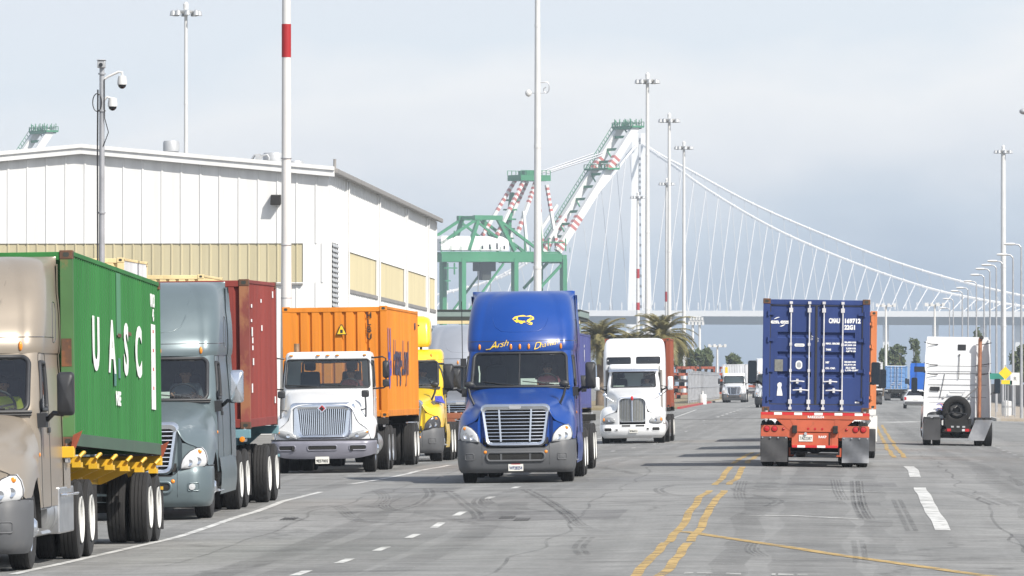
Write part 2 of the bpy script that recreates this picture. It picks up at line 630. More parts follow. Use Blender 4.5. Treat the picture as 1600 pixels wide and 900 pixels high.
# ------------------------------------------------------------------ ground, road and its markings
def surface_mat(name, c0, c1, fine=0.18, cracks=0.0, streak=0.0, patch=0.25):
    m = bpy.data.materials.new(name)
    m.use_nodes = True
    t = m.node_tree
    b = t.nodes['Principled BSDF']
    b.inputs['Roughness'].default_value = 0.85
    b.inputs['Specular IOR Level'].default_value = 0.3
    L = t.links.new
    tc = t.nodes.new('ShaderNodeTexCoord')

    def nz(scale, det, stretch=(1, 1, 1), rough=0.6):
        mp = t.nodes.new('ShaderNodeMapping')
        mp.inputs['Scale'].default_value = stretch
        n = t.nodes.new('ShaderNodeTexNoise')
        n.inputs['Scale'].default_value = scale
        n.inputs['Detail'].default_value = det
        n.inputs['Roughness'].default_value = rough
        L(tc.outputs['Object'], mp.inputs[0])
        L(mp.outputs[0], n.inputs['Vector'])
        return n
    mix = t.nodes.new('ShaderNodeMixRGB')
    mix.inputs[1].default_value = (*c0, 1)
    mix.inputs[2].default_value = (*c1, 1)
    r = t.nodes.new('ShaderNodeMapRange')
    r.inputs['From Min'].default_value = 0.35
    r.inputs['From Max'].default_value = 0.65
    L(nz(0.12, 6).outputs['Fac'], r.inputs['Value'])
    L(r.outputs[0], mix.inputs[0])
    last = mix.outputs[0]

    def mult(fac_socket, lo, hi, fmin=0.3, fmax=0.7):
        nonlocal last
        q = t.nodes.new('ShaderNodeMapRange')
        q.inputs['From Min'].default_value = fmin
        q.inputs['From Max'].default_value = fmax
        q.inputs['To Min'].default_value = lo
        q.inputs['To Max'].default_value = hi
        L(fac_socket, q.inputs['Value'])
        x = t.nodes.new('ShaderNodeMixRGB')
        x.blend_type = 'MULTIPLY'
        x.inputs[0].default_value = 1
        L(last, x.inputs[1])
        L(q.outputs[0], x.inputs[2])
        last = x.outputs[0]
    mult(nz(18, 3).outputs['Fac'], 1 - fine, 1 + fine)
    mult(nz(1.3, 5).outputs['Fac'], 1 - patch, 1 + patch * 0.6)
    if streak:
        # rubber and oil worn along the wheel paths
        mult(nz(1.0, 4, (0.75, 0.012, 1)).outputs['Fac'], 1 - streak, 1.0, 0.33, 0.55)
        # scattered dark scuffs across the surface
        mult(nz(1.0, 5, (0.22, 0.55, 1)).outputs['Fac'], 1 - streak * 1.3, 1.0, 0.30, 0.44)
    if cracks:
        dn = nz(0.5, 4)
        ad = t.nodes.new('ShaderNodeMixRGB')
        ad.blend_type = 'LINEAR_LIGHT'
        ad.inputs[0].default_value = 0.9
        L(tc.outputs['Object'], ad.inputs[1])
        L(dn.outputs['Color'], ad.inputs[2])
        vo = t.nodes.new('ShaderNodeTexVoronoi')
        vo.feature = 'DISTANCE_TO_EDGE'
        vo.inputs['Scale'].default_value = 0.13
        L(ad.outputs[0], vo.inputs['Vector'])
        mult(vo.outputs['Distance'], 1 - cracks, 1.0, 0.0, 0.012)
    L(last, b.inputs['Base Color'])
    bp = t.nodes.new('ShaderNodeBump')
    bp.inputs['Strength'].default_value = 0.25
    bp.inputs['Distance'].default_value = 0.01
    L(nz(30, 3).outputs['Fac'], bp.inputs['Height'])
    L(bp.outputs[0], b.inputs['Normal'])
    return m


def paint_mat(name, col, wear=0.45):
    """road paint, worn through to the asphalt in places"""
    m = bpy.data.materials.new(name)
    m.use_nodes = True
    t = m.node_tree
    b = t.nodes['Principled BSDF']
    out = t.nodes['Material Output']
    b.inputs['Roughness'].default_value = 0.7
    tc = t.nodes.new('ShaderNodeTexCoord')
    n1 = t.nodes.new('ShaderNodeTexNoise')
    n1.inputs['Scale'].default_value = 2.2
    n1.inputs['Detail'].default_value = 6
    n1.inputs['Roughness'].default_value = 0.7
    t.links.new(tc.outputs['Object'], n1.inputs['Vector'])
    q = t.nodes.new('ShaderNodeMapRange')
    q.inputs['From Min'].default_value = 0.70 - wear * 0.5
    q.inputs['From Max'].default_value = 0.85 - wear * 0.3
    q.inputs['To Max'].default_value = 0.92
    t.links.new(n1.outputs['Fac'], q.inputs['Value'])
    c = t.nodes.new('ShaderNodeMixRGB')
    c.inputs[1].default_value = (*col, 1)
    c.inputs[2].default_value = (*[x * 0.7 for x in col], 1)
    n2 = t.nodes.new('ShaderNodeTexNoise')
    n2.inputs['Scale'].default_value = 0.9
    t.links.new(tc.outputs['Object'], n2.inputs['Vector'])
    t.links.new(n2.outputs['Fac'], c.inputs[0])
    t.links.new(c.outputs[0], b.inputs['Base Color'])
    tr = t.nodes.new('ShaderNodeBsdfTransparent')
    mx = t.nodes.new('ShaderNodeMixShader')
    t.links.new(q.outputs[0], mx.inputs[0])
    t.links.new(b.outputs[0], mx.inputs[1])
    t.links.new(tr.outputs[0], mx.inputs[2])
    t.links.new(mx.outputs[0], out.inputs[0])
    return m


M['asphalt'] = surface_mat('asphalt', (0.195, 0.197, 0.193), (0.248, 0.247, 0.240), 0.20, 0.30, 0.22, 0.20)
M['yard'] = surface_mat('yard', (0.16, 0.155, 0.145), (0.24, 0.23, 0.21), 0.2, 0.3, 0.1)
M['dry_verge'] = surface_mat('dry_verge', (0.20, 0.16, 0.095), (0.27, 0.22, 0.13), 0.3)
M['sidewalk'] = surface_mat('sidewalk', (0.30, 0.26, 0.21), (0.38, 0.33, 0.27), 0.2)
M['kerb'] = mat('kerb', (0.36, 0.34, 0.31), 0.85, 0, 0.2, 2, dirt=0.4)
M['red_kerb'] = mat('red_kerb', (0.36, 0.05, 0.05), 0.8, 0, 0.2, 2, dirt=0.3)
M['white_line'] = paint_mat('white_line', (0.62, 0.62, 0.60), 0.42)
M['worn_line'] = paint_mat('worn_line', (0.50, 0.50, 0.48), 0.62)
M['yellow_line'] = paint_mat('yellow_line', (0.50, 0.34, 0.12), 0.52)

XG = [-2600, -900, -400, -150, -60, -30, -18, -14.5, -10, -6, -2, 2, 6, 10, 14, 20, 40, 120, 400, 900, 2600]


def sheet(name, xs, ys, dz, m):
    mb = MB()
    mb.grid([[(x, y, zt(x, y) + dz) for x in xs] for y in ys])
    return struct(mb.build(name, m, smooth=True, angle=3))


YG = [-300, -60] + list(range(0, 800, 4)) + list(range(800, 2000, 40)) + [2000, 3000, 4500, 6000]
sheet('ground', XG, YG, -0.03, M['yard'])
YR = list(range(20, 700, 2)) + list(range(700, 1500, 10))
sheet('road', [-14.2, -12, -10, -8, -6, -4, -2, 0, 2, 4, 6, 8, 10.4], YR, 0.0, M['asphalt'])
sheet('cross_street', [10.4, 14, 20, 40, 90], list(range(230, 412, 6)), -0.008, M['asphalt'])
sheet('water', [-2500, -1000, 0, 1000, 2500], [2300, 3000, 4000, 6000], 0.05, mat('water', (0.10, 0.13, 0.16), 0.25, 0, 0.1, 0.01))


def slab(name, x0, x1, y0, y1, h, m, step=6):
    mb = MB()
    n = max(2, int((y1 - y0) / step))
    ys = [lerp(y0, y1, i / n) for i in range(n + 1)]
    rows = []
    for y in ys:
        rows.append([(x0, y, zt(x0, y) - 0.1), (x0, y, zt(x0, y) + h), (x1, y, zt(x1, y) + h), (x1, y, zt(x1, y) - 0.1)])
    mb.grid(rows)
    k = len(rows) - 1
    mb.add(rows[0], [(0, 1, 2, 3)])
    mb.add(rows[k], [(3, 2, 1, 0)])
    return struct(mb.build(name, m, smooth=False))


slab('sidewalk', 9.75, 17.0, 408, 1100, 0.15, M['sidewalk'])
slab('kerb', 9.5, 9.75, 408, 1100, 0.155, M['kerb'])
slab('grass_verge', 17.0, 60.0, 412, 1100, 0.12, M['dry_verge'], 30)
slab('grass_verge', -26, -12.3, 560, 1100, 0.14, M['dry_verge'], 20)
slab('kerb', -12.3, -12.05, 560, 705, 0.16, M['red_kerb'])
slab('kerb', -12.3, -12.05, 705, 1100, 0.155, M['kerb'])


def strip(mb, pts, wd, dz=0.006, step=1.0, jit=0.0, seed=0):
    """flat ribbon along ground points (x, y), following the road"""
    ps = []
    for (a, b) in zip(pts[:-1], pts[1:]):
        d = math.hypot(b[0] - a[0], b[1] - a[1])
        n = max(1, int(d / step))
        for i in range(n):
            ps.append((lerp(a[0], b[0], i / n), lerp(a[1], b[1], i / n)))
    ps.append(pts[-1])
    rows = []
    for i, p in enumerate(ps):
        a = ps[max(i - 1, 0)]
        b = ps[min(i + 1, len(ps) - 1)]
        dx, dy = b[0] - a[0], b[1] - a[1]
        l = math.hypot(dx, dy) or 1
        nx, ny = dy / l, -dx / l
        o = jit * mnoise.noise(Vector((p[0] * 0.31 + seed, p[1] * 0.21, seed * 1.7)))
        w2 = wd / 2
        row = []
        for s in (-1, 1):
            x, y = p[0] + nx * (s * w2 + o), p[1] + ny * (s * w2 + o)
            row.append((x, y, zt(x, y) + dz))
        rows.append(row)
    mb.grid(rows)


def marking(name, m, runs, wd, dz=0.006, jit=0.0):
    mb = MB()
    for i, r in enumerate(runs):
        strip(mb, r, wd, dz, jit=jit, seed=i)
    return struct(mb.build(name, m, smooth=False))


# double yellow centre line with worn gaps, its diagonal branch, and the far yellow line
yl = []
for (a, b) in ((60, 99.2), (99.4, 132), (139, 160), (166, 206)):
    yl.append([(-2.32, a), (-2.32, b)])
    yl.append([(-2.02, a + 0.3), (-2.02, b - 0.2)])
marking('centre_line', M['yellow_line'], yl, 0.13, 0.006, 0.055)
g = [ground_hit(*p) for p in ((1066, 831), (1180, 848), (1300, 866), (1420, 883), (1545, 900))]
g.append((g[-1][0] + 3.0, g[-1][1] - 12))
marking('turn_pocket_line', M['yellow_line'], [g], 0.22, 0.007, 0.08)
g2 = [ground_hit(*p) for p in ((1368, 664), (1378, 684), (1388, 702), (1396, 715))]
marking('island_line', M['yellow_line'], [g2, [(x + 0.32, y) for x, y in g2]], 0.13, 0.006, 0.08)
# left dashes
dash = []
for (px, py) in ((470, 896), (538, 877), (596, 858), (645, 838), (684, 821), (718, 803), (765, 778), (806, 762),
                 (958, 705), (990, 700), (1022, 694), (1050, 683), (1072, 674), (1100, 657)):
    x, y = ground_hit(px, py)
    dash.append([(x, y - 1.1), (x, y + 1.1)])
marking('lane_dashes', M['white_line'], dash, 0.13, 0.006)
far = []
for k in range(14):
    far.append([(-7.0, 430 + k * 18), (-7.0, 436 + k * 18)])
marking('lane_dashes', M['white_line'], far, 0.15, 0.006)
e = [ground_hit(*p) for p in ((20, 898), (60, 889), (180, 862), (310, 829), (400, 800), (500, 769))]
e2 = [ground_hit(*p) for p in ((545, 757), (640, 740), (705, 727))]
marking('edge_line', M['white_line'], [e, e2, [(-9.9, 195), (-9.4, 300)], [(-9.4, 390), (-10.4, 540)]], 0.13, 0.006, 0.05)
# right lane: long worn dashes
rd = [[ground_hit(*p) for p in ((1436, 762), (1452, 788), (1462, 806), (1474, 829))],
      [ground_hit(*p) for p in ((1421, 729), (1430, 746))]]
marking('lane_dashes', M['white_line'], rd, 0.24, 0.006, 0.035)
dots = []
for (px, py) in ((1552, 697), (1560, 700), (1568, 704), (1577, 707), (1586, 711), (1597, 716)):
    x, y = ground_hit(px, py)
    dots.append([(x, y - 0.6), (x, y + 0.6)])
marking('dotted_line', M['white_line'], dots, 0.13, 0.006)
# thin cross lines of the old pedestrian crossing and the far stop line
cr = [[ground_hit(*p) for p in ((1190, 764), (1280, 765), (1362, 769))],
      [ground_hit(*p) for p in ((1170, 806), (1240, 806), (1350, 812))],
      [ground_hit(*p) for p in ((1190, 734), (1330, 735))]]
marking('crossing_line', M['worn_line'], cr[:2], 0.34, 0.006, 0.08)
marking('crossing_line', M['worn_line'], cr[2:], 0.22, 0.006, 0.08)
marking('stop_line', M['white_line'], [[ground_hit(*p) for p in ((1382, 660), (1440, 659))],
                                       [ground_hit(*p) for p in ((1555, 659), (1640, 661))]], 1.2, 0.007)
# tops of painted lane letters at the bottom edge
y0 = ground_hit(1150, 897)[1]
lt = []
for (a, b) in ((1068, 1082), (1088, 1112), (1134, 1158), (1206, 1212), (1216, 1240), (1246, 1262)):
    xa, xb = ground_hit(a, 897)[0], ground_hit(b, 897)[0]
    lt.append([(xa, y0), (xb, y0)])
marking('lane_lettering', M['worn_line'], lt, 0.7, 0.006)
# tar joint across the far road
M['tar'] = surface_mat('tar', (0.05, 0.05, 0.05), (0.07, 0.07, 0.07))
marking('tar_joint', M['tar'], [[ground_hit(*p) for p in ((1040, 656), (1190, 654))]], 3.0, 0.006, 0.3)


# tyre marks: faint ribbons of rubber
def skid_mat(alpha=0.33, sc=0.8, lo=0.35):
    m = bpy.data.materials.new('tyre_rubber_trace')
    m.use_nodes = True
    t = m.node_tree
    b = t.nodes['Principled BSDF']
    b.inputs['Base Color'].default_value = (0.028, 0.028, 0.03, 1)
    b.inputs['Roughness'].default_value = 0.8
    tr = t.nodes.new('ShaderNodeBsdfTransparent')
    mx = t.nodes.new('ShaderNodeMixShader')
    n = t.nodes.new('ShaderNodeTexNoise')
    n.inputs['Scale'].default_value = sc
    n.inputs['Detail'].default_value = 5
    tc = t.nodes.new('ShaderNodeTexCoord')
    q = t.nodes.new('ShaderNodeMapRange')
    q.inputs['From Min'].default_value = lo
    q.inputs['From Max'].default_value = 0.75
    q.inputs['To Min'].default_value = 0.04
    q.inputs['To Max'].default_value = alpha
    t.links.new(tc.outputs['Object'], n.inputs['Vector'])
    t.links.new(n.outputs['Fac'], q.inputs['Value'])
    t.links.new(q.outputs[0], mx.inputs[0])
    t.links.new(tr.outputs[0], mx.inputs[1])
    t.links.new(b.outputs[0], mx.inputs[2])
    t.links.new(mx.outputs[0], t.nodes['Material Output'].inputs[0])
    return m


M['skid'] = skid_mat()
SK = [
    ((700, 768), (722, 785), (742, 800), (748, 812)),
    ((588, 766), (600, 775), (596, 785), (570, 796), (545, 803)),
    ((668, 764), (672, 775), (655, 788), (625, 797), (600, 800)),
    ((640, 770), (615, 780), (600, 790), (612, 798)),
    ((405, 812), (440, 806), (480, 815), (560, 816), (640, 815), (720, 812), (790, 806)),
    ((460, 800), (520, 790), (555, 812), (600, 817), (700, 815)),
    ((752, 778), (745, 786), (760, 795), (800, 794), (860, 800)),
    ((800, 768), (770, 774), (758, 782), (775, 792)),
    ((820, 765), (850, 780), (880, 800), (898, 818)),
    ((860, 785), (890, 805), (905, 820), (930, 830)),
    ((1060, 757), (1030, 764), (1040, 772), (1080, 776)),
    ((1160, 752), (1155, 770), (1158, 782)),
    ((1180, 765), (1150, 763), (1165, 772), (1215, 782), (1200, 792)),
    ((1305, 750), (1310, 768), (1318, 782)),
    ((1335, 752), (1338, 780), (1345, 800), (1352, 812)),
    ((1340, 752), (1343, 780), (1350, 800), (1358, 812)),
    ((1490, 768), (1530, 780), (1556, 790)),
    ((1530, 770), (1560, 781), (1585, 791)),
    ((1340, 845), (1343, 860), (1345, 880)),
    ((1180, 850), (1175, 860), (1190, 870)),
    ((920, 840), (905, 855), (912, 868)),
    ((560, 790), (640, 800), (700, 810), (760, 822), (830, 828)),
    ((1080, 800), (1130, 795), (1200, 797)),
    ((930, 730), (1000, 742), (1060, 745)),
    ((1400, 780), (1410, 800), (1425, 830)),
    ((1570, 745), (1585, 752), (1600, 760)),
]
mb = MB()
for i, pl in enumerate(SK):
    p = [ground_hit(*q) for q in pl]
    q = []
    n = len(p)
    for k in range(n - 1):          # Catmull-Rom smoothing
        a, b, c, d = p[max(k - 1, 0)], p[k], p[k + 1], p[min(k + 2, n - 1)]
        for s in range(8):
            t = s / 8
            q.append(tuple(0.5 * (2 * b[j] + (c[j] - a[j]) * t + (2 * a[j] - 5 * b[j] + 4 * c[j] - d[j]) * t * t
                                  + (3 * b[j] - a[j] - 3 * c[j] + d[j]) * t**3) for j in (0, 1)))
    q.append(p[-1])
    for o in ((-0.09, -0.03, 0.03, 0.09) if i % 2 else (-0.06, 0.06)):
        strip(mb, [(x + o, y) for x, y in q], 0.035 if i % 2 else 0.08, 0.009, 1.0)
struct(mb.build('tyre_marks', M['skid'], smooth=False))
# oil and rubber darkening along the lanes, sealed joints and repair patches
M['lane_wear'] = skid_mat(0.17, 0.35, 0.40)
mb = MB()
for x, wd in ((-11.2, 1.1), (-6.4, 1.2), (-0.3, 1.1), (4.4, 1.2), (-12.3, .5), (-10.2, .5), (-7.5, .5), (-5.4, .5), (.7, .45), (-1.3, .45), (3.4, .5), (5.4, .5)):
    strip(mb, [(x, y) for y in range(64, 520, 12)], wd, 0.0035, 2.0, 0.25, x)
struct(mb.build('lane_wear', M['lane_wear'], smooth=False))
mb = MB()
for i, y in enumerate((92, 104, 113, 121, 134, 149, 171, 196, 222, 251, 280, 330)):
    x0 = (-14, -9.8, -14, -3, -9, -14, -2, -14, -6, -14, -9, -14)[i]
    x1 = (-6, 6, -2, 6.5, 1.5, 9, 9, 3, 9, 9, 2, 9)[i]
    strip(mb, [(x0 + k * (x1 - x0) / 6, y + .5 * sin(k * 2.1 + i)) for k in range(7)], 0.16, 0.0045, 1.0, 0.3, i)
for i, (x, a, b) in enumerate(((-4.1, 66, 180), (2.6, 80, 240), (-8.6, 90, 210), (6.9, 110, 300))):
    strip(mb, [(x, y) for y in range(a, b, 9)], 0.05, 0.0045, 1.0, 0.25, i + 20)
struct(mb.build('sealed_joints', skid_mat(0.28, 0.6, 0.3), smooth=False))
mb = MB()
for (x, y, w_, l) in ((-4.6, 112, 2.4, 5), (3.6, 98, 1.8, 9), (-8.2, 134, 1.6, 7), (.2, 140, 2.2, 5), (6.6, 128, 2.4, 12)):
    strip(mb, [(x, y), (x, y + l)], w_, 0.0028, 1.0, 0.05, x)
struct(mb.build('repair_patches', surface_mat('repair_patch', (.150, .151, .150), (.185, .184, .182), .2, 0, .1), smooth=False))
# small dark grate patches
mb = MB()
for (px, py) in ((452, 811), (793, 809), (816, 812)):
    x, y = ground_hit(px, py)
    for k in range(5):
        strip(mb, [(x - 0.1 + k * 0.05, y - 0.6), (x - 0.1 + k * 0.05, y + 0.6)], 0.03, 0.010)
struct(mb.build('tyre_scuffs', M['tar'], smooth=False))
# ------------------------------------------------------------------ warehouse
def X_at(px, s):
    return (px - 1300) / s


def Z_at(py, s):
    return CAM_H + (597 - py) / s


def sheet_metal(name, col, pitch=0.9, dirt=0.15, var=0.03):
    m = mat(name, col, 0.5, 0, var, 0.35, streak=0.06, dirt=dirt, dirtcol=tuple(c * 0.72 for c in col), stretch=(1, 1, 0.3))
    return m


M['wall_white'] = sheet_metal('wall_white', (0.70, 0.70, 0.69))
M['wall_tan'] = sheet_metal('wall_tan', (0.47, 0.42, 0.275))
M['roof_grey'] = mat('roof_grey', (0.42, 0.42, 0.42), 0.6, 0.2, 0.1, 0.4, dirt=0.3)
M['trim_grey'] = mat('trim_grey', (0.24, 0.23, 0.22), 0.6, 0, 0.15, 1, dirt=0.3)
M['mast_white'] = mat('mast_white', (0.62, 0.62, 0.61), 0.5, 0.1, 0.06, 0.5, dirt=0.15)
M['galv'] = mat('galv', (0.38, 0.39, 0.41), 0.45, 0.4, 0.12, 3, dirt=0.2)
M['mast_red'] = mat('mast_red', (0.34, 0.012, 0.016), 0.55, 0, 0.1, 1)
M['lamp_grey'] = mat('lamp_grey', (0.42, 0.43, 0.44), 0.45, 0.3, 0.1, 3)

WX, WY0, WY1, WXL = -23.4, 327.0, 415.5, -46.5
EV, PK = 12.0, 13.0
XM = (WX + WXL) / 2
wh = thing('warehouse', 'long white metal warehouse with a low gable and tan panel band behind the truck queue', 'warehouse', (XM, WY0, 0))


def wl(x, y, z):
    return (x - XM, y - WY0, z)


def gz(x):
    return EV + (PK - EV) * (1 - abs(x - XM) / (WX - XM))


def panel_run(mb, a, b, z0, ztop, nrm, pitch=0.9, rib=0.035):
    """standing-seam sheet from a to b (plan points), ztop a function of the plan point"""
    a, b = Vector((*a, 0)), Vector((*b, 0))
    n = Vector((*nrm, 0))
    ln = (b - a).length
    d = (b - a) / ln
    us = [0.0]
    k = 1
    while k * pitch < ln - 0.1:
        us += [k * pitch - 0.05, k * pitch - 0.03, k * pitch + 0.03, k * pitch + 0.05]
        k += 1
    us.append(ln)
    rows = [[], []]
    for i, u in enumerate(us):
        h = rib if (0 < i < len(us) - 1 and (i - 1) % 4 in (1, 2)) else 0.0
        p = a + d * u + n * h
        for r, z in ((0, z0), (1, ztop(p))):
            rows[r].append(wl(p.x, p.y, z))
    mb.grid(rows)


mb = MB()
ZB0, ZB1 = 6.85, 8.66
# gable wall: three bands, so that the tan panels sit flush between white ones
xa, xb = WXL, WX
panel_run(mb, (xa, WY0), (xb, WY0), -0.5, lambda p: ZB0, (0, -1))
panel_run(mb, (xa, WY0), (xb, WY0), ZB1, lambda p: gz(p.x), (0, -1))
XT = X_at(473, 33.6)
panel_run(mb, (XT, WY0), (xb, WY0), ZB0, lambda p: ZB1, (0, -1))
panel_run(mb, (xb, WY0), (xb, WY1), -0.5, lambda p: ZB0 - 0.1, (1, 0), 1.2)
panel_run(mb, (xb, WY0), (xb, WY1), ZB1 - 0.1, lambda p: EV, (1, 0), 1.2)
YB0 = 11000 / 32.5
panel_run(mb, (xb, WY0), (xb, YB0), ZB0 - 0.1, lambda p: ZB1 - 0.1, (1, 0), 1.2)
mb.add([wl(xa, WY0, -0.5), wl(xa, WY1, -0.5), wl(xa, WY1, EV), wl(xa, WY0, EV)], [(0, 1, 2, 3)])
mb.add([wl(xa, WY1, -0.5), wl(xb, WY1, -0.5), wl(xb, WY1, EV), wl(XM, WY1, PK), wl(xa, WY1, EV)], [(0, 1, 2, 3, 4)])
mb.build('wall', M['wall_white'], wh, smooth=False)
mb = MB()
panel_run(mb, (xa, WY0 + 0.05), (XT, WY0 + 0.05), ZB0 - 0.04, lambda p: ZB1 + 0.04, (0, -1), 0.45)
mb.build('tan_panel', M['wall_tan'], wh, smooth=False)
cols = [11000 / s for s in (32.5, 30.4, 28.55, 27.1)] + [WY1 - 0.4]
for i in range(4):
    mb = MB()
    panel_run(mb, (xb - 0.06, cols[i] + 0.3), (xb - 0.06, cols[i + 1] - 0.3), ZB0 - 0.1, lambda p: ZB1 - 0.1, (1, 0), 0.6)
    mb.build('tan_panel', M['wall_tan'], wh, smooth=False)
    mb = MB().box(xb - XM - 0.04, xb - XM + 0.07, cols[i] + 0.3 - WY0, cols[i + 1] - 0.3 - WY0, ZB0 - 0.28, ZB0 - 0.11)
    mb.build('sill', M['trim_grey'], wh, smooth=False)
for y in cols:
    MB().box(xb - XM - 0.05, xb - XM + 0.09, y - WY0 - 0.28, y - WY0 + 0.28, -0.5, EV - 0.06).build('pilaster', M['wall_white'], wh, smooth=False, bevel=0.02)
# sill under the front band
MB().box(xa - XM, XT - XM, -0.14, 0.04, ZB0 - 0.12, ZB0 - 0.045).build('sill', M['trim_grey'], wh, smooth=False)
# roof with front fascia and eaves
mb = MB()
for sx in (-1, 1):
    e = (WX - XM + 0.26) * sx
    zE = EV - 0.03
    mb.hexa([(0, -0.25, PK + 0.02), (e, -0.25, zE), (e, WY1 - WY0 + 0.3, zE), (0, WY1 - WY0 + 0.3, PK + 0.02),
             (0, -0.25, PK + 0.2), (e, -0.25, zE + 0.16), (e, WY1 - WY0 + 0.3, zE + 0.16), (0, WY1 - WY0 + 0.3, PK + 0.2)])
mb.build('roof', M['roof_grey'], wh, smooth=False)
mb = MB()
for sx in (-1, 1):
    e = (WX - XM + 0.28) * sx
    mb.hexa([(0, -0.34, PK - 0.16), (e, -0.34, EV - 0.24), (e, -0.253, EV - 0.24), (0, -0.253, PK - 0.16),
             (0, -0.34, PK + 0.24), (e, -0.34, EV + 0.17), (e, -0.253, EV + 0.17), (0, -0.253, PK + 0.24)])
    mb.hexa([(0, -0.42, PK + 0.12), (e, -0.42, EV + 0.05), (e, -0.343, EV + 0.05), (0, -0.343, PK + 0.12),
             (0, -0.42, PK + 0.30), (e, -0.42, EV + 0.23), (e, -0.343, EV + 0.23), (0, -0.343, PK + 0.30)])
mb.build('fascia', M['wall_white'], wh, smooth=False)
MB().box(WX - XM + 0.27, WX - XM + 0.42, -0.3, WY1 - WY0 + 0.3, EV - 0.09, EV + 0.15).build('gutter', M['trim_grey'], wh, smooth=False, bevel=0.03)
MB().cyl((WX - XM + 0.2, 1.0, EV), (WX - XM + 0.2, 1.0, EV + 0.62), 0.07).build('vent_pipe', M['trim_grey'], wh)
for y in cols[:4]:
    MB().tube([(xb - XM + .12, y - WY0 + .55, EV - .1), (xb - XM + .10, y - WY0 + .55, EV - .4), (xb - XM + .10, y - WY0 + .55, -.4)], .06, 8).build('downpipe', M['mast_white'], wh)
# louvre on the side wall
ly0, ly1 = 11000 / 33.45 - WY0, 11000 / 33.05 - WY0
mb = MB().box(xb - XM - 0.02, xb - XM + 0.02, ly0, ly1, 5.4, 8.75)
mb.build('louvre', M['black_plastic'], wh, smooth=False)
mb = MB()
for k in range(14):
    z = 5.5 + k * 0.235
    mb.hexa([(xb - XM + 0.02, ly0, z + 0.12), (xb - XM + 0.06, ly0, z), (xb - XM + 0.06, ly1, z), (xb - XM + 0.02, ly1, z + 0.12),
             (xb - XM + 0.02, ly0, z + 0.15), (xb - XM + 0.065, ly0, z + 0.03), (xb - XM + 0.065, ly1, z + 0.03), (xb - XM + 0.02, ly1, z + 0.15)])
mb.build('louvre_slats', M['lamp_grey'], wh, smooth=False)
# wall lamp
fx, fz = X_at(431, 33.6) - XM, Z_at(312, 33.6)
mb = MB().hexa([(fx - 0.24, -0.5, fz - 0.25), (fx + 0.24, -0.5, fz - 0.25), (fx + 0.24, 0.0, fz - 0.2), (fx - 0.24, 0, fz - 0.2),
                (fx - 0.22, -0.42, fz + 0.2), (fx + 0.22, -0.42, fz + 0.2), (fx + 0.24, 0.0, fz + 0.25), (fx - 0.24, 0, fz + 0.25)])
mb.build('wall_lamp', M['underbody'], wh, bevel=0.02)


def roof_vent(px, py0, py1, wpx, y, s_off=0, cap=True):
    s = 11000 / y
    x = X_at(px, s) - XM
    z0, z1 = min(gz(X_at(px, s)) - 0.2, Z_at(py1, s)), Z_at(py0, s)
    r = wpx / s / 2
    h = z1 - z0
    mb = MB().lathe([(0, r * 0.86), (h * 0.42, r * 0.86), (h * 0.42, r), (h * 0.5, r), (h * 0.56, r * 0.88), (h * 0.66, r * 0.88),
                     (h * 0.66, r), (h * 0.93, r), (h, r * 0.9), (h, 0.001)], 'z', 28, (x, y - WY0, z0))
    mb.build('roof_vent', M['lamp_grey'], wh)


roof_vent(265, 217, 242, 26, 345)
roof_vent(426, 236, 262, 34, 346)
roof_vent(460, 248, 268, 26, 350)
s = 11000 / 345
mb = MB()
for px in (392, 405):
    x = X_at(px, s) - XM
    mb.tube([(x, 18, EV + 0.3), (x, 18, Z_at(246, s)), (x + 0.12, 18, Z_at(240, s)), (x + 0.35, 18, Z_at(239, s)), (x + 0.42, 18, Z_at(243, s)), (x + 0.42, 18, Z_at(247, s))], 0.06, 8)
x = X_at(402, s) - XM
mb.box(x - 0.12, x + 0.12, 17.6, 18.2, EV, Z_at(238, s))
mb.build('roof_pipes', M['lamp_grey'], wh)


wh.rotation_euler.x = -0.0032

# ------------------------------------------------------------------ gate canopy beyond the warehouse
M['canopy_green'] = mat('canopy_green', (0.20, 0.26, 0.24), 0.6, 0, 0.15, 0.5, dirt=0.3)
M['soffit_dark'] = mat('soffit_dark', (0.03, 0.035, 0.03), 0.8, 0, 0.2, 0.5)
M['cream'] = mat('cream', (0.66, 0.54, 0.30), 0.5, 0, 0.08, 0.6, dirt=0.25, rust=0.12)
cn = thing('gate_canopy', 'grey green flat roofed gate canopy on posts beyond the far end of the white warehouse', 'canopy', (-22.5, 490, 0))
sC = 11000 / 484
MB().box(-8, 5.2, -6, 12, Z_at(495, sC), Z_at(486, sC)).build('roof', M['canopy_green'], cn, smooth=False, bevel=0.04)
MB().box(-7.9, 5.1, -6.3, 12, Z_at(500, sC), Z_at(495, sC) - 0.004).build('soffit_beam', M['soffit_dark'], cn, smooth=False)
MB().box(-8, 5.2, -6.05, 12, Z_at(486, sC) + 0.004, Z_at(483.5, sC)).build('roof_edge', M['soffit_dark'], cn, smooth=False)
for x in (-7, -3, 1, 4.8):
    MB().box(x - 0.15, x + 0.15, 2, 2.3, -0.4, Z_at(500, sC)).build('post', M['canopy_green'], cn, smooth=False)
mb = MB().box(-8, 5.2, -6.5, -6.32, Z_at(506, sC), Z_at(501, sC))
cb = mb.build('clearance_bar', M['cream'], cn, smooth=False)
mb = MB()
for k in range(4):
    x = 1.8 + k * 0.95
    z0, z1 = Z_at(505.4, sC), Z_at(501.6, sC)
    MB().add([(x, -6.51, z0), (x + 0.22, -6.51, z0), (x + 0.55, -6.51, z1), (x + 0.33, -6.51, z1)], [(0, 1, 2, 3)]).build('stripe', M['ink_black'], cb, smooth=False)

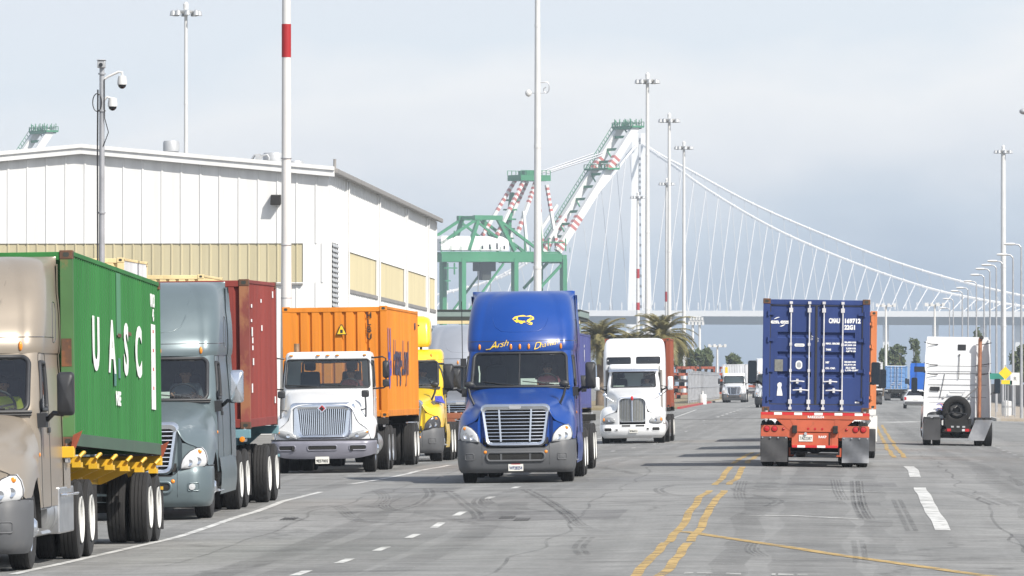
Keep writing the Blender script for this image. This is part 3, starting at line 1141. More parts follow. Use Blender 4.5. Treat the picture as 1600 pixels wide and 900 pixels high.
# ------------------------------------------------------------------ masts and lamps
def high_mast(px, s, label, topy=None, group='high mast lights of the terminal', dia=(0.75, 0.42), bands=(), head=True, px2=None):
    """tall tapered floodlight mast; s = pixels per metre where it stands"""
    y = 11000 / s
    x = X_at(px, s)
    h = Z_at(topy, s) if topy is not None else 42.0
    o = thing('high_mast_light', label, 'light mast', (x, y, zt(x, y)), 0, group)
    h -= zt(x, y)
    n = 12
    mb = MB()
    pts, rr = [], []
    for i in range(9):
        k = i / 8
        pts.append((0, 0, h * k))
        rr.append(lerp(dia[0], dia[1], k) / 2)
    mb.tube(pts, rr, n)
    for k in (0.28, 0.52, 0.76):
        r = lerp(dia[0], dia[1], k) / 2
        mb.cyl((0, 0, h * k - 0.12), (0, 0, h * k + 0.12), r * 1.12, n)
    mb.build('mast_pole', M['mast_white'], o)
    for (z0, z1) in bands:
        k = z0 / h
        MB().cyl((0, 0, z0), (0, 0, z1), lerp(dia[0], dia[1], k) / 2 + 0.012, n).build('warning_band', M['mast_red'], o)
    if head:
        mb = MB()
        mb.lathe([(-0.5, 0.12), (-0.4, 1.05), (-0.2, 1.15), (-0.2, 0.12)], 'z', 16, (0, 0, h))
        for k in range(8):
            a = 2 * pi * k / 8
            mb.beam((0, 0, h - 0.25), (1.2 * cos(a), 1.2 * sin(a), h - 0.25), 0.09, 0.09)
        mb.lathe([(-0.1, 0.25), (0.5, 0.3), (0.75, 0.12), (0.75, 0.001)], 'z', 12, (0, 0, h))
        mb.build('lamp_ring', M['mast_white'], o, smooth=False)
        for k in range(8):
            a = 2 * pi * k / 8 + 0.2
            cx, cy = 1.35 * cos(a), 1.35 * sin(a)
            mb = MB().lathe([(0.25, 0.08), (0.12, 0.26), (-0.32, 0.36), (-0.36, 0.30), (-0.36, 0.001)], 'z', 12, (cx, cy, h - 0.35))
            mb.build('floodlight', M['lamp_grey'], o)
    return o


high_mast(288, 15.0, 'tall white floodlight mast rising behind the white warehouse roof', 12, dia=(0.5, 0.34))
high_mast(840, 18.8, 'white mast rising out of the top of the picture over the blue cab', -150, dia=(0.75, 0.36), head=True)
high_mast(1012, 12.0, 'tallest white floodlight mast standing just right of the bridge tower', 122)
high_mast(1046, 10.3, 'white floodlight mast second to the right of the bridge tower', 184)
high_mast(1069, 9.2, 'white floodlight mast farthest right of the three beside the bridge tower', 227)
high_mast(997, 7.3, 'red banded floodlight mast in front of the bridge tower', 305, dia=(0.95, 0.5), bands=((24.4, 26.4), (17.6, 19.2)))
high_mast(1042, 7.75, 'floodlight mast with a red band just left of the second mast by the tower', 284, dia=(0.9, 0.5), bands=((18.4, 20.4),))
high_mast(1567, 9.05, 'tall white floodlight mast over the right hand row of street lamps', 234, dia=(1.0, 0.8))

# dishes on the mast above the blue cab
s = 18.8
o = thing('antenna_dishes', 'small white round dish and loop bracket fixed high on the mast above the blue cab', 'antenna', (X_at(840, s), 11000 / s, Z_at(145, s)))
mb = MB().ball((-0.75, -0.2, 0), 0.27, 0.2, 0.3)
mb.build('dish', M['mast_white'], o)
mb = MB().beam((-0.75, 0, 0), (0.6, 0, 0.0), 0.06, 0.06).tube([(0.25, 0, 0.9), (0.85, 0, 0.9), (0.98, 0, 0.6), (0.95, 0, 0.2), (0.75, 0, 0.0), (0.55, 0, 0.1), (0.5, 0, 0.35), (0.7, 0, 0.5)], 0.05, 6)
mb.build('bracket', M['galv'], o)

# the big red and white pole beside the queue
s = 64.0
px = 446
y = 11000 / s
x = X_at(px, s)
o = thing('signal_pole', 'thick white pole with one red band standing between the red and the orange container', 'pole', (x, y, zt(x, y)))
zb = zt(x, y)
MB().tube([(0, 0, 0), (0, 0, 6), (0, 0, 12)], [0.16, 0.12, 0.105], 20).build('pole_shaft', M['mast_white'], o)
MB().lathe([(0, 0.30), (0.04, 0.30), (0.06, 0.2), (0.3, 0.19)], 'z', 20).build('base_flange', M['mast_white'], o)
za, zc = Z_at(88, s) - zb, Z_at(36, s) - zb
MB().cyl((0, 0, za), (0, 0, zc), 0.116, 20).build('red_band', M['mast_red'], o)
mb = MB()
for z in (Z_at(247, s) - zb, Z_at(383, s) - zb, Z_at(466, s) - zb):
    mb.cyl((0, 0, z), (0, 0, z + 0.02), 0.137, 20)
mb.build('joint', M['galv'], o)

# CCTV pole
s = 88.0
y = 11000 / s
x = X_at(156, s)
zb = zt(x, y)
o = thing('camera_pole', 'slim grey steel pole with security cameras behind the green container', 'pole', (x, y, zb))
h = Z_at(104, s) - zb
MB().tube([(0, 0, 0), (0, 0, h)], [0.062, 0.045], 14).build('pole_shaft', M['galv'], o)
mb = MB()
mb.tube([(-0.07, -0.03, h * 0.55), (-0.075, -0.04, h * 0.8), (-0.07, -0.03, h * 0.95)], 0.016, 6)
ring = [(-0.02 - 0.10 * (1 - cos(a)) * 0.8 + 0.02, -0.06, h - 0.62 + 0.16 * sin(a)) for a in [2 * pi * k / 16 for k in range(16)]]
mb.tube(ring, 0.010, 6, closed=True)
mb.tube([(0.05, -0.05, h - 0.2), (0.055, -0.06, h - 0.9), (0.12, -0.03, h - 1.15), (0.03, -0.05, h - 1.4)], 0.009, 6)
mb.build('cable', M['black_plastic'], o)
for z in (h - 2.6, h - 0.78, h - 0.12, h * 0.45):
    MB().cyl((0, 0, z), (0, 0, z + 0.03), 0.068, 14).build('clamp', M['galv'], o)
c = MB().box(-0.075, 0.06, -0.1, 0.08, h, h + 0.13).box(-0.085, 0.07, -0.12, 0.09, h + 0.13, h + 0.145).build('box_camera', M['lamp_grey'], o, bevel=0.01)
MB().cyl((-0.01, -0.104, h + 0.05), (-0.01, -0.115, h + 0.05), 0.035).build('lens', M['dark_glass'], c)
for (dx, dz, arm) in ((0.36, -0.27, True), (0.19, -0.66, False)):
    mb = MB()
    if arm:
        mb.tube([(0.02, 0, h - 0.22), (0.1, 0, h - 0.16), (dx - 0.06, 0, h - 0.07), (dx, 0, h - 0.08), (dx, 0, h - 0.14)], 0.022, 8)
    else:
        mb.tube([(0.02, 0, h - 0.6), (0.09, 0, h - 0.52), (dx, 0, h - 0.55), (dx, 0, h - 0.6)], 0.022, 8)
    mb.lathe([(0.13, 0.02), (0.12, 0.07), (0.03, 0.085), (-0.03, 0.085)], 'z', 18, (dx, 0, h + dz))
    d = mb.build('dome_camera', M['mast_white'], o)
    mb = MB().lathe([(-0.031, 0.075), (-0.07, 0.065), (-0.1, 0.03), (-0.105, 0.001)], 'z', 18, (dx, 0, h + dz))
    mb.build('lens_dome', M['dark_glass'], d)

# row of street lamps on the right
def street_lamp(px, s, py):
    x, y = X_at(px, s), 11000 / s
    zb = zt(x, y)
    h = Z_at(py, s) - zb
    o = thing('street_lamp', 'x', 'street lamp', (x, y, zb + 0.1), 0, 'street lamps along the right sidewalk')
    MB().tube([(0, 0, 0), (0, 0, h * 0.5), (0, 0, h - 0.15)], [0.10, 0.075, 0.05], 10).build('lamp_post', M['galv'], o)
    MB().tube([(0, 0, h - 0.2), (-0.15, 0, h - 0.02), (-0.5, 0, h + 0.02)], 0.05, 8).build('lamp_arm', M['galv'], o)
    mb = MB()
    mb.grid([[(-0.40 - u * 0.62, 0.15 * cos(a) * (1 - 0.35 * abs(u - 0.4)), h + 0.02 + 0.085 * sin(a) * (1 - (u - 0.4)**2)) for a in [2 * pi * k / 10 for k in range(11)]] for u in (0, 0.3, 0.6, 0.85, 1.0)])
    mb.build('lamp_head', M['mast_white'], o)
    return o


names = ['nearest street lamp of the right sidewalk row, its head at the right picture edge', 'second street lamp from the near end of the right sidewalk row',
         'third street lamp from the near end of the right sidewalk row', 'fourth street lamp of the right row, just right of the tall white mast',
         'fifth street lamp of the right row, just left of the tall white mast', 'sixth street lamp from the near end of the right sidewalk row',
         'seventh street lamp from the near end of the right sidewalk row', 'eighth street lamp from the near end of the right sidewalk row',
         'ninth street lamp from the near end of the right sidewalk row', 'second to last street lamp, low in the far end of the right row', 'last street lamp, the lowest in the far end of the right row']
for nm, (px, s, py) in zip(names, ((1595, 26.6, 385), (1582, 24.6, 401), (1566, 23.3, 411), (1556, 22.5, 417), (1546, 21.8, 423), (1537, 20.6, 432),
                                   (1525, 19.4, 442), (1512, 18.1, 452), (1503, 17.6, 457), (1489, 16.0, 469), (1483, 14.3, 483))):
    street_lamp(px, s, py)['label'] = nm

# a near lamp whose head just enters at the right edge
x, y = X_at(1612, 40), 275
o = thing('street_lamp', 'lamp head cut by the right picture edge, high above the road', 'street lamp', (x, y, zt(x, y)), 0, None)
h = Z_at(175, 40) - zt(x, y)
MB().tube([(0, 0, 0), (0, 0, h)], [0.13, 0.07], 12).build('lamp_post', M['galv'], o)
MB().tube([(0, 0, h - 0.1), (-0.2, 0, h + 0.02)], 0.05, 8).build('lamp_arm', M['galv'], o)
MB().ball((-0.33, 0, h), 0.17, 0.2, 0.12).build('lamp_head', M['lamp_grey'], o)

# T-shaped light stands far down the left side
for (px, s, py, nm, tw) in ((1088, 9.0, 500, 'squat twin legged light tower with a crowded white head beyond the palms', True),
                            (1121, 11.0, 541, 'short T shaped floodlight pole above the stacked chassis', False),
                            (1460, 12.0, 477, 'short floodlight pole with a cross arm left of the street lamp row', False),
                            (1384, 12.0, 478, 'pale pole with boxes on its top just right of the blue container', False)):
    x, y = X_at(px, s), 11000 / s
    zb = zt(x, y)
    h = Z_at(py, s) - zb
    o = thing('floodlight_pole', nm, 'light pole', (x, y, zb))
    if tw:
        for sx in (-0.6, 0.6):
            MB().cyl((sx, 0, 0), (sx, 0, h), 0.28, 10, 0.22).build('post', M['mast_white'], o)
        mb = MB().box(-1.3, 1.3, -0.5, 0.5, h - 0.3, h - 0.1).box(-1.0, 0.9, -0.4, 0.4, h + 0.5, h + 0.65)
        for k in range(5):
            mb.box(-1.4 + k * 0.6, -1.0 + k * 0.6, -0.6, -0.2, h - 0.9, h - 0.35)
            mb.box(-1.1 + k * 0.5, -0.75 + k * 0.5, -0.6, -0.2, h - 0.05, h + 0.45)
        mb.build('lamp_head', M['mast_white'], o, smooth=False)
    else:
        MB().cyl((0, 0, 0), (0, 0, h), 0.2, 10, 0.13).build('post', M['mast_white'], o)
        mb = MB().box(-1.2, 1.2, -0.1, 0.1, h - 0.1, h + 0.1)
        for k in range(4):
            mb.box(-1.3 + k * 0.75, -0.95 + k * 0.75, -0.35, 0.1, h - 0.15, h + 0.3)
        mb.build('lamp_head', M['mast_white'], o, smooth=False)

# ------------------------------------------------------------------ container crane
M['crane_green'] = mat('crane_green', (0.03, 0.20, 0.09), 0.5, 0, 0.15, 0.1, dirt=0.3, dirtcol=(0.10, 0.20, 0.14))
M['crane_red'] = mat('crane_red', (0.42, 0.13, 0.12), 0.5, 0, 0.1, 0.1)  # red paled towards pink: distance haze put into the colour
M['crane_white'] = mat('crane_white', (0.68, 0.68, 0.67), 0.5, 0, 0.06, 0.1, dirt=0.2)
CS = 5.0
CY = 2200.0
CPHI = 0.60


def cp(px, py, yl=0.0):
    """crane local point: the photograph's (px, py) on the crane's centre plane, moved yl sideways"""
    u = (px - 800) / CS / cos(CPHI)
    return Vector((u, yl, Z_at(py, CS)))


cr = thing('gantry_crane', 'green and white ship to shore container crane with its striped boom raised', 'crane', (X_at(800, CS), CY, 0), CPHI)


def banded(name, parent, a, b, w, bands, t=None):
    """white strut from a to b, its red warning bands as a child"""
    a, b = Vector(a), Vector(b)
    o = MB().beam(a, b, w, t or w).build(name, M['crane_white'], parent, smooth=False)
    mb_r = MB()
    for (k0, k1) in bands:
        n = max(2, int((k1 - k0) / (0.016 if w > 1.6 else 0.04)))
        for i in range(0, n, 2):
            mb_r.beam(a.lerp(b, lerp(k0, k1, i / n)), a.lerp(b, lerp(k0, k1, (i + 1) / n)), w * 1.06, (t or w) * 1.06)
    if bands:
        mb_r.build('red_bands', M['crane_red'], o, smooth=False)
    return o


HB, TB = (858, 392), (978, 194)
for yl in (-4.4, 4.4):
    bm = banded('boom', cr, cp(*HB, yl), cp(*TB, yl), 1.7, ((0.02, 0.07), (0.18, 0.29), (0.66, 0.77)), 2.3)
    banded('strut', cr, cp(846, 372, yl * 1.0), cp(880, 318, yl), 0.9, ())
mb = MB()
for k in range(9):
    t = 0.12 + k * 0.1
    a = cp(*HB, -4.4).lerp(cp(*TB, -4.4), t)
    b = cp(*HB, 4.4).lerp(cp(*TB, 4.4), t)
    mb.beam(a, b, 0.8, 0.8)
    if k % 2 == 0:
        mb.beam(a, cp(*HB, 4.4).lerp(cp(*TB, 4.4), t + 0.1), 0.35, 0.35)
for yl in (5.9,):
    a, b = cp(*HB, yl), cp(*TB, yl)
    mb.beam(a + Vector((0, 0, 1.3)), b + Vector((0, 0, 1.3)), 1.0, 0.3)
    for k in range(40):
        p = a.lerp(b, k / 39) + Vector((0, 0.4, 1.3))
        mb.beam(p, p + Vector((-0.6, 0, 1.0)), 0.16, 0.16)
    mb.beam(a + Vector((-0.6, 0.4, 2.3)), b + Vector((-0.6, 0.4, 2.3)), 0.15, 0.15)
# tip and mid platforms
for t, w_ in ((1.0, 6), (0.99, 5), (0.66, 7)):
    p = cp(*HB, 0).lerp(cp(*TB, 0), t)
    mb.box(p.x - 2.2, p.x + 2.2, -w_, w_, p.z - 0.3, p.z + 0.3)
    for k in range(9):
        yk = -w_ + k * w_ / 4
        for sx in (-2.1, 2.1):
            mb.beam((p.x + sx, yk, p.z), (p.x + sx, yk, p.z + (2.6 if t > 0.9 and k % 2 else 1.5)), 0.2, 0.2)
    for sx in (-2.1, 2.1):
        mb.beam((p.x + sx, -w_, p.z + 1.5), (p.x + sx, w_, p.z + 1.5), 0.18, 0.18)
mb.build('boom_walkway', M['crane_green'], cr, smooth=False)
# mast (A-frame)
for yl in (-4.4, 4.4):
    banded('mast_leg', cr, cp(766, 368, yl), cp(812, 280, yl * 0.6), 1.0, ((0.0, 0.25), (0.45, 1.0)))
    banded('mast_leg', cr, cp(796, 368, yl), cp(830, 282, yl * 0.6), 1.0, ((0.1, 0.3), (0.6, 1.0)))
    banded('mast_leg', cr, cp(858, 392, yl), cp(846, 288, yl * 0.6), 0.9, ((0.0, 0.2), (0.6, 1.0)))
    banded('mast_leg', cr, cp(812, 392, yl), cp(806, 330, yl), 0.8, ())
mb = MB()
p = cp(824, 277)
mb.box(p.x - 5, p.x + 6, -4, 4, p.z - 1, p.z + 0.8)
mb.box(p.x - 2, p.x + 2.5, -2.5, 2.5, p.z + 0.8, p.z + 2.2)
for k in range(8):
    for yl in (-4, 4):
        mb.beam((p.x - 5 + k * 1.55, yl, p.z + 0.8), (p.x - 5 + k * 1.55, yl, p.z + 2.2), 0.18, 0.18)
for yl in (-4, 4):
    mb.beam((p.x - 5, yl, p.z + 2.2), (p.x + 6, yl, p.z + 2.2), 0.16, 0.16)
mb.beam(cp(800, 375, 3), cp(808, 300, 3), 1.0, 1.6)      # stair tower
for k in range(5):
    q = cp(800 + k * 1.6, 372 - k * 15, 3)
    mb.box(q.x - 1.6, q.x + 1.6, 1.4, 4.6, q.z - 0.25, q.z + 0.25)
mb.build('mast_platform', M['crane_green'], cr, smooth=False)
# stays
mb = MB()
for yl in (-2.5, 2.5):
    mb.tube([cp(846, 268, yl), cp(932, 236, yl)], 0.22, 5)
    mb.tube([cp(846, 270, yl), cp(932, 240, yl)], 0.22, 5)
mb.build('stay', M['galv'], cr)
# portal girders, legs, machinery house
mb = MB()
for yl in (-4.8, 4.8):
    mb.beam(cp(680, 404, yl), cp(862, 402, yl), 1.6, 2.6)
    mb.beam(cp(680, 396, yl), cp(862, 394, yl), 0.5, 0.5)
for px in (690, 740, 795, 845, 868):
    mb.beam(cp(px, 404, -4.8), cp(px, 404, 4.8), 1.6, 2.6)
# rear A-frame in green
for yl in (-4.8, 4.8):
    mb.beam(cp(722, 392, yl), cp(737, 342, yl), 1.1, 1.1)
    mb.beam(cp(792, 392, yl), cp(766, 342, yl), 1.1, 1.1)
    mb.beam(cp(730, 341, yl), cp(772, 341, yl), 1.4, 1.4)
    mb.beam(cp(734, 344, yl), cp(680, 382, yl), 0.8, 0.8)
    mb.beam(cp(770, 346, yl), cp(835, 396, yl), 0.8, 0.8)
    mb.beam(cp(738, 350, yl), cp(766, 372, yl), 0.6, 0.6)
mb.beam(cp(735, 341, -4.8), cp(735, 341, 4.8), 1.0, 1.0)
mb.beam(cp(768, 341, -4.8), cp(768, 341, 4.8), 1.0, 1.0)
for k in range(14):
    for yl in (-5.9, 5.9):
        q = cp(678 + k * 15, 394, yl)
        mb.beam(q, q + Vector((0, 0, 1.6)), 0.15, 0.15)
mb.build('girder', M['crane_green'], cr, smooth=False)
for (px, yl) in ((713, -4.8), (713, 6.8), (792, -4.8), (854, 4.8), (866, -4.8)):
    mb = MB()
    a = cp(px, 404, yl)
    mb.beam(a, (a.x, yl, -1), 1.5, 2.0)
    mb.build('leg', M['crane_green'], cr, smooth=False)
mb = MB()
for yl in (-4.8, 4.8):
    mb.beam(cp(713, 540, yl), cp(866, 540, yl), 1.2, 2.2)
    mb.beam(cp(716, 495, yl), cp(775, 412, yl), 0.5, 0.6)
    mb.beam(cp(830, 450, yl), cp(866, 410, yl), 0.6, 0.8)
for k in range(22):
    x0, x1 = 680 + k * 8.6, 688.6 + k * 8.6
    mb.beam(cp(x0, 399, -4.8), cp(x1, 409 if k % 2 else 399, -4.8), 0.25, 0.25)
    mb.beam(cp(x0, 409, 4.8), cp(x1, 399, 4.8), 0.25, 0.25)
for (a, b_) in (((690, 412), (690, 455)), ((700, 412), (700, 430)), ((684, 420), (704, 420)), ((686, 440), (694, 440)), ((806, 372), (806, 392)), ((842, 372), (842, 392)), ((818, 378), (866, 378)), ((826, 300), (833, 392)), ((868, 392), (868, 372)), ((700, 362), (700, 372)), ((780, 360), (780, 372))):
    mb.beam(cp(*a, -5.2), cp(*b_, -5.2), 0.35, 0.35)
mb.build('brace', M['crane_green'], cr, smooth=False)
mb = MB()
a, b = cp(680, 392), cp(782, 373)
mb.box(a.x, b.x, -5.2, 5.2, a.z, cp(0, 375).z)
mb.hexa([(a.x, -5.2, cp(0, 375).z), (b.x, -5.2, cp(0, 375).z), (b.x, 5.2, cp(0, 375).z), (a.x, 5.2, cp(0, 375).z),
         (a.x + 1, -4.2, cp(0, 370).z), (b.x - 1, -4.2, cp(0, 370).z), (b.x - 1, 4.2, cp(0, 370).z), (a.x + 1, 4.2, cp(0, 370).z)])
hs = mb.build('machinery_house', M['crane_white'], cr, smooth=False)
mb = MB()
for k in range(4):
    q = cp(742 + k * 11, 386)
    mb.box(q.x - 0.3, q.x + 0.3, -5.23, -5.205, q.z - 0.8, q.z + 0.3 + (k % 3) * .4)
mb.build('window', M['dark_glass'], hs, smooth=False)
q = cp(758, 416)
MB().box(q.x - 3, q.x + 3, -2, 2, q.z - 1.6, q.z + 2.2).box(q.x - 1.6, q.x + 1.6, -1.5, 1.5, q.z - 4.4, q.z - 1.6).build('trolley', M['soffit_dark'], cr, smooth=False)
mb = MB()
for dx in (-2, 2):
    mb.tube([(q.x + dx, 0, q.z - 1), (q.x + dx * 1.5, 0, q.z - 26)], 0.2, 5)
mb.build('hoist_rope', M['galv'], cr)

c2 = copy_tree(cr)
c2.location = (X_at(800, CS) - 190.0, CY + 40, 0.3)
c2['label'] = 'far crane with only its raised boom tip showing over the warehouse roof'
cr['group'] = c2['group'] = 'ship to shore cranes'

# ------------------------------------------------------------------ suspension bridge
M['bridge_white'] = mat('bridge_white', (0.62, 0.62, 0.62), 0.6, 0, 0.04, 0.02)  # dimmer than the tower's white: fading by haze put into the colour
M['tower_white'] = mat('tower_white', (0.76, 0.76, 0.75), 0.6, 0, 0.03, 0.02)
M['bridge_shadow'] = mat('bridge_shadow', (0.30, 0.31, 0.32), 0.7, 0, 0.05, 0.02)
BS = 2.83
BY = 11000 / BS


def bp(px, py, y=BY):
    s = 11000 / y
    return Vector((X_at(px, s) - X_at(1000, BS), y - BY, Z_at(py, s)))


br = thing('suspension_bridge', 'white single tower suspension bridge crossing the haze behind the cranes and trucks', 'bridge', (X_at(1000, BS), BY, 0))
for sx in (-1, 1):
    for sy in (-1, 1):
        mb = MB()
        t = Vector((sx * 2.35, sy * 2.2, Z_at(208, BS)))
        t2 = Vector((sx * 2.75, sy * 2.6, Z_at(330, BS)))
        b_ = Vector((sx * 4.0, sy * 5.0, Z_at(497, BS)))
        z0 = Vector((sx * 7.0, sy * 8.0, -1))
        for p, q, w0, w1 in ((t, t2, 2.15, 2.45), (t2, b_, 2.45, 3.3), (b_, z0, 3.3, 3.8)):
            mb.hexa([q + Vector((-w1, -w1, 0)) * .8, q + Vector((w1, -w1, 0)) * .8, q + Vector((w1, w1, 0)) * .8, q + Vector((-w1, w1, 0)) * .8,
                     p + Vector((-w0, -w0, 0)) * .8, p + Vector((w0, -w0, 0)) * .8, p + Vector((w0, w0, 0)) * .8, p + Vector((-w0, w0, 0)) * .8])
        mb.build('tower_leg', M['tower_white'], br, smooth=False)
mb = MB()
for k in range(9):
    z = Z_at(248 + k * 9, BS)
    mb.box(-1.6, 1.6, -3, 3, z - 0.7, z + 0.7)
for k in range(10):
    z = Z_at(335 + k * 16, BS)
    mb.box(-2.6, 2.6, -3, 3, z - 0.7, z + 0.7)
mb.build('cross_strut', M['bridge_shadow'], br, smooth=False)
# deck: twin decks running right and slightly towards the camera
DN, DF = BY - 60, BY + 10
mb = MB()
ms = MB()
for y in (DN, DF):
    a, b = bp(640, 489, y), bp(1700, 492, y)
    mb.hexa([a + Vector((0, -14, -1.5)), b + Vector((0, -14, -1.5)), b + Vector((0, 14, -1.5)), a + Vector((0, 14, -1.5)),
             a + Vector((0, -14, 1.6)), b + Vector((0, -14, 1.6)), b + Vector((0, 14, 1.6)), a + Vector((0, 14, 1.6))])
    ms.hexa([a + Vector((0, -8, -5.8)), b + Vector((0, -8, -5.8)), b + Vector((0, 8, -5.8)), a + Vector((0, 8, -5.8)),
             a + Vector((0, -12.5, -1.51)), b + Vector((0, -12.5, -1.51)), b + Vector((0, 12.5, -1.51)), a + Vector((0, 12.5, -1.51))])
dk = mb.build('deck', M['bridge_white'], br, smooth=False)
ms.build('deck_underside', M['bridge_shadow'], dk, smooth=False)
mb = MB()
for k in range(60):
    q = bp(650 + k * 17, 489, DN)
    mb.box(q.x - 0.3, q.x + 0.3, -74, -73.4, q.z + 1.6, q.z + 5.5)
mb.build('deck_lamps', M['bridge_white'], dk, smooth=False)
for px in (1384, 1461, 1536, 1590):
    for y in (DN, DF):
        q = bp(px, 495, y)
        MB().box(q.x - 1.7, q.x + 1.7, q.y - 4, q.y + 4, -2, q.z - 1).build('pier', M['bridge_white'], br, smooth=False)
CA = mono([1000, 1018, 1050, 1107, 1204, 1280, 1400, 1480, 1600, 1700], [222, 236, 257, 297, 354, 389, 434.5, 458, 479, 490])
CB = mono([1000, 1018, 1078, 1173, 1273, 1400, 1516, 1600, 1700], [218, 233, 266, 317, 361, 410, 444, 463, 480])
CL = mono([640, 760, 860, 944, 987, 1000], [470, 440, 378, 290, 236, 222])
CL2 = mono([640, 780, 880, 955, 990, 1000], [468, 434, 366, 276, 230, 220])
for fn, y, x0, x1 in ((CA, DN, 1000, 1690), (CB, DF, 1000, 1690), (CL, DN, 680, 1000), (CL2, DF, 690, 1000)):
    pts = []
    for k in range(48):
        px = lerp(x0, x1, k / 47)
        f = min(1, abs(px - 1000) / 70)
        q = bp(px, fn(px), lerp(BY, y, f))
        pts.append(q)
    mb = MB().tube(pts, 0.70, 6)
    for q in pts[::2]:
        mb.ball(q, 0.95, n=8, m=5)
    mb.build('main_cable', M['bridge_white'], br)
def hanger(a, b_, r):
    if a.z > b_.z + 2:
        MB().tube([a, b_], r, 5).build('hanger', M['bridge_white'], br)


px = 1046
while px < 1640:
    hanger(bp(px, CA(px), DN), bp(px - 22 - 6 * (1 if px < 1120 else 0), 488, DN - 13), 0.28)
    px += 19.2
px = 1040
while px < 1640:
    hanger(bp(px, CB(px), DF), bp(px + 15, 488, DF + 13), 0.15)
    px += 20.5
for px in (700, 735, 770, 808, 842, 874, 904, 934, 958, 978):
    hanger(bp(px, CL(px), DN), bp(px - 26, 488, DN - 13), 0.28)
    hanger(bp(px + 6, CL2(px + 6), DF), bp(px + 24, 488, DF + 13), 0.15)

# the damp air over the bay
hz = MB().box(-2700, 2700, -400, 6100, -30, 155)
hzo = hz.build('haze', None, None, smooth=False)
hm_ = bpy.data.materials.new('haze')
hm_.use_nodes = True
ht = hm_.node_tree
ht.nodes.remove(ht.nodes['Principled BSDF'])
pv = ht.nodes.new('ShaderNodeVolumePrincipled')
pv.inputs['Color'].default_value = (0.70, 0.80, 0.92, 1)
pv.inputs['Density'].default_value = 0.00013
ht.links.new(pv.outputs[0], ht.nodes['Material Output'].inputs['Volume'])
hzo.data.materials.clear()
hzo.data.materials.append(hm_)
tag(hzo, 'thin pale haze over the bay and the terminal', 'haze', kind='stuff')

# ------------------------------------------------------------------ palms, trees, fence, chassis stacks
def leaf_mat(name, c0, c1, tr=0.25):
    m = bpy.data.materials.new(name)
    m.use_nodes = True
    t = m.node_tree
    b = t.nodes['Principled BSDF']
    b.inputs['Roughness'].default_value = 0.6
    n = t.nodes.new('ShaderNodeTexNoise')
    n.inputs['Scale'].default_value = 1.3
    n.inputs['Detail'].default_value = 4
    tc = t.nodes.new('ShaderNodeTexCoord')
    t.links.new(tc.outputs['Object'], n.inputs['Vector'])
    r = t.nodes.new('ShaderNodeValToRGB')
    r.color_ramp.elements[0].position = 0.35
    r.color_ramp.elements[0].color = (*c0, 1)
    r.color_ramp.elements[1].position = 0.65
    r.color_ramp.elements[1].color = (*c1, 1)
    t.links.new(n.outputs['Fac'], r.inputs[0])
    t.links.new(r.outputs[0], b.inputs['Base Color'])
    tl = t.nodes.new('ShaderNodeBsdfTranslucent')
    t.links.new(r.outputs[0], tl.inputs[0])
    mx = t.nodes.new('ShaderNodeMixShader')
    mx.inputs[0].default_value = tr
    t.links.new(b.outputs[0], mx.inputs[1])
    t.links.new(tl.outputs[0], mx.inputs[2])
    t.links.new(mx.outputs[0], t.nodes['Material Output'].inputs[0])
    return m


M['palm_leaf'] = leaf_mat('palm_leaf', (0.13, 0.125, 0.05), (0.26, 0.22, 0.09))
M['tree_leaf'] = leaf_mat('tree_leaf', (0.04, 0.065, 0.025), (0.10, 0.12, 0.045))
M['trunk'] = mat('trunk', (0.16, 0.12, 0.085), 0.9, 0, 0.3, 2, bump=0.5, bscale=12)


def palm(x, y, h, r, label, seed):
    rn = random.Random(seed)
    o = thing('palm_tree', label, 'palm tree', (x, y, zt(x, y)), rn.uniform(0, 6), 'palm trees behind the white truck')
    MB().tube([(0, 0, 0), (0.1, 0, h * 0.5), (0, 0.05, h)], [0.42, 0.30, 0.34], 12).build('trunk', M['trunk'], o)
    mb = MB()
    for k in range(85):
        a = rn.uniform(0, 2 * pi)
        el = rn.uniform(-0.2, 1.45)
        ln = r * rn.uniform(0.85, 1.1)
        pts = []
        p = Vector((0, 0, h))
        e = el
        for i in range(9):
            pts.append(p.copy())
            p = p + Vector((cos(a) * cos(e), sin(a) * cos(e), sin(e))) * (ln / 8)
            e -= 0.16 + 0.10 * (i / 8)
        side = Vector((-sin(a), cos(a), 0))
        mb.tube(pts, [0.03 - 0.003 * i for i in range(9)], 4)
        for i in range(1, 9):
            q = pts[i]
            d = (pts[i] - pts[i - 1]).normalized()
            for j in range(3):
                f = pts[i - 1].lerp(q, j / 3)
                l = 0.72 * (1 - abs(i - 4) / 9) * rn.uniform(0.8, 1.15)
                for sg in (-1, 1):
                    tip = f + side * sg * l * 0.75 + d * l * 0.6 + Vector((0, 0, -0.22 * l + rn.uniform(-.05, .05)))
                    w_ = d * 0.07
                    mb.add([f - w_, f + w_, tip], [(0, 1, 2)])
    mb.build('crown', M['palm_leaf'], o, smooth=False)
    return o


palm(X_at(1034, 18.3), 601, 5.9, 3.6, 'palm tree with arching fronds right behind the white truck roof', 3)
palm(X_at(938, 18.0), 611, 5.7, 3.1, 'palm tree in front of the bridge deck just right of the blue cab', 4)
palm(X_at(972, 17.0), 647, 5.2, 2.6, 'smaller palm tree between the two larger palms', 5)


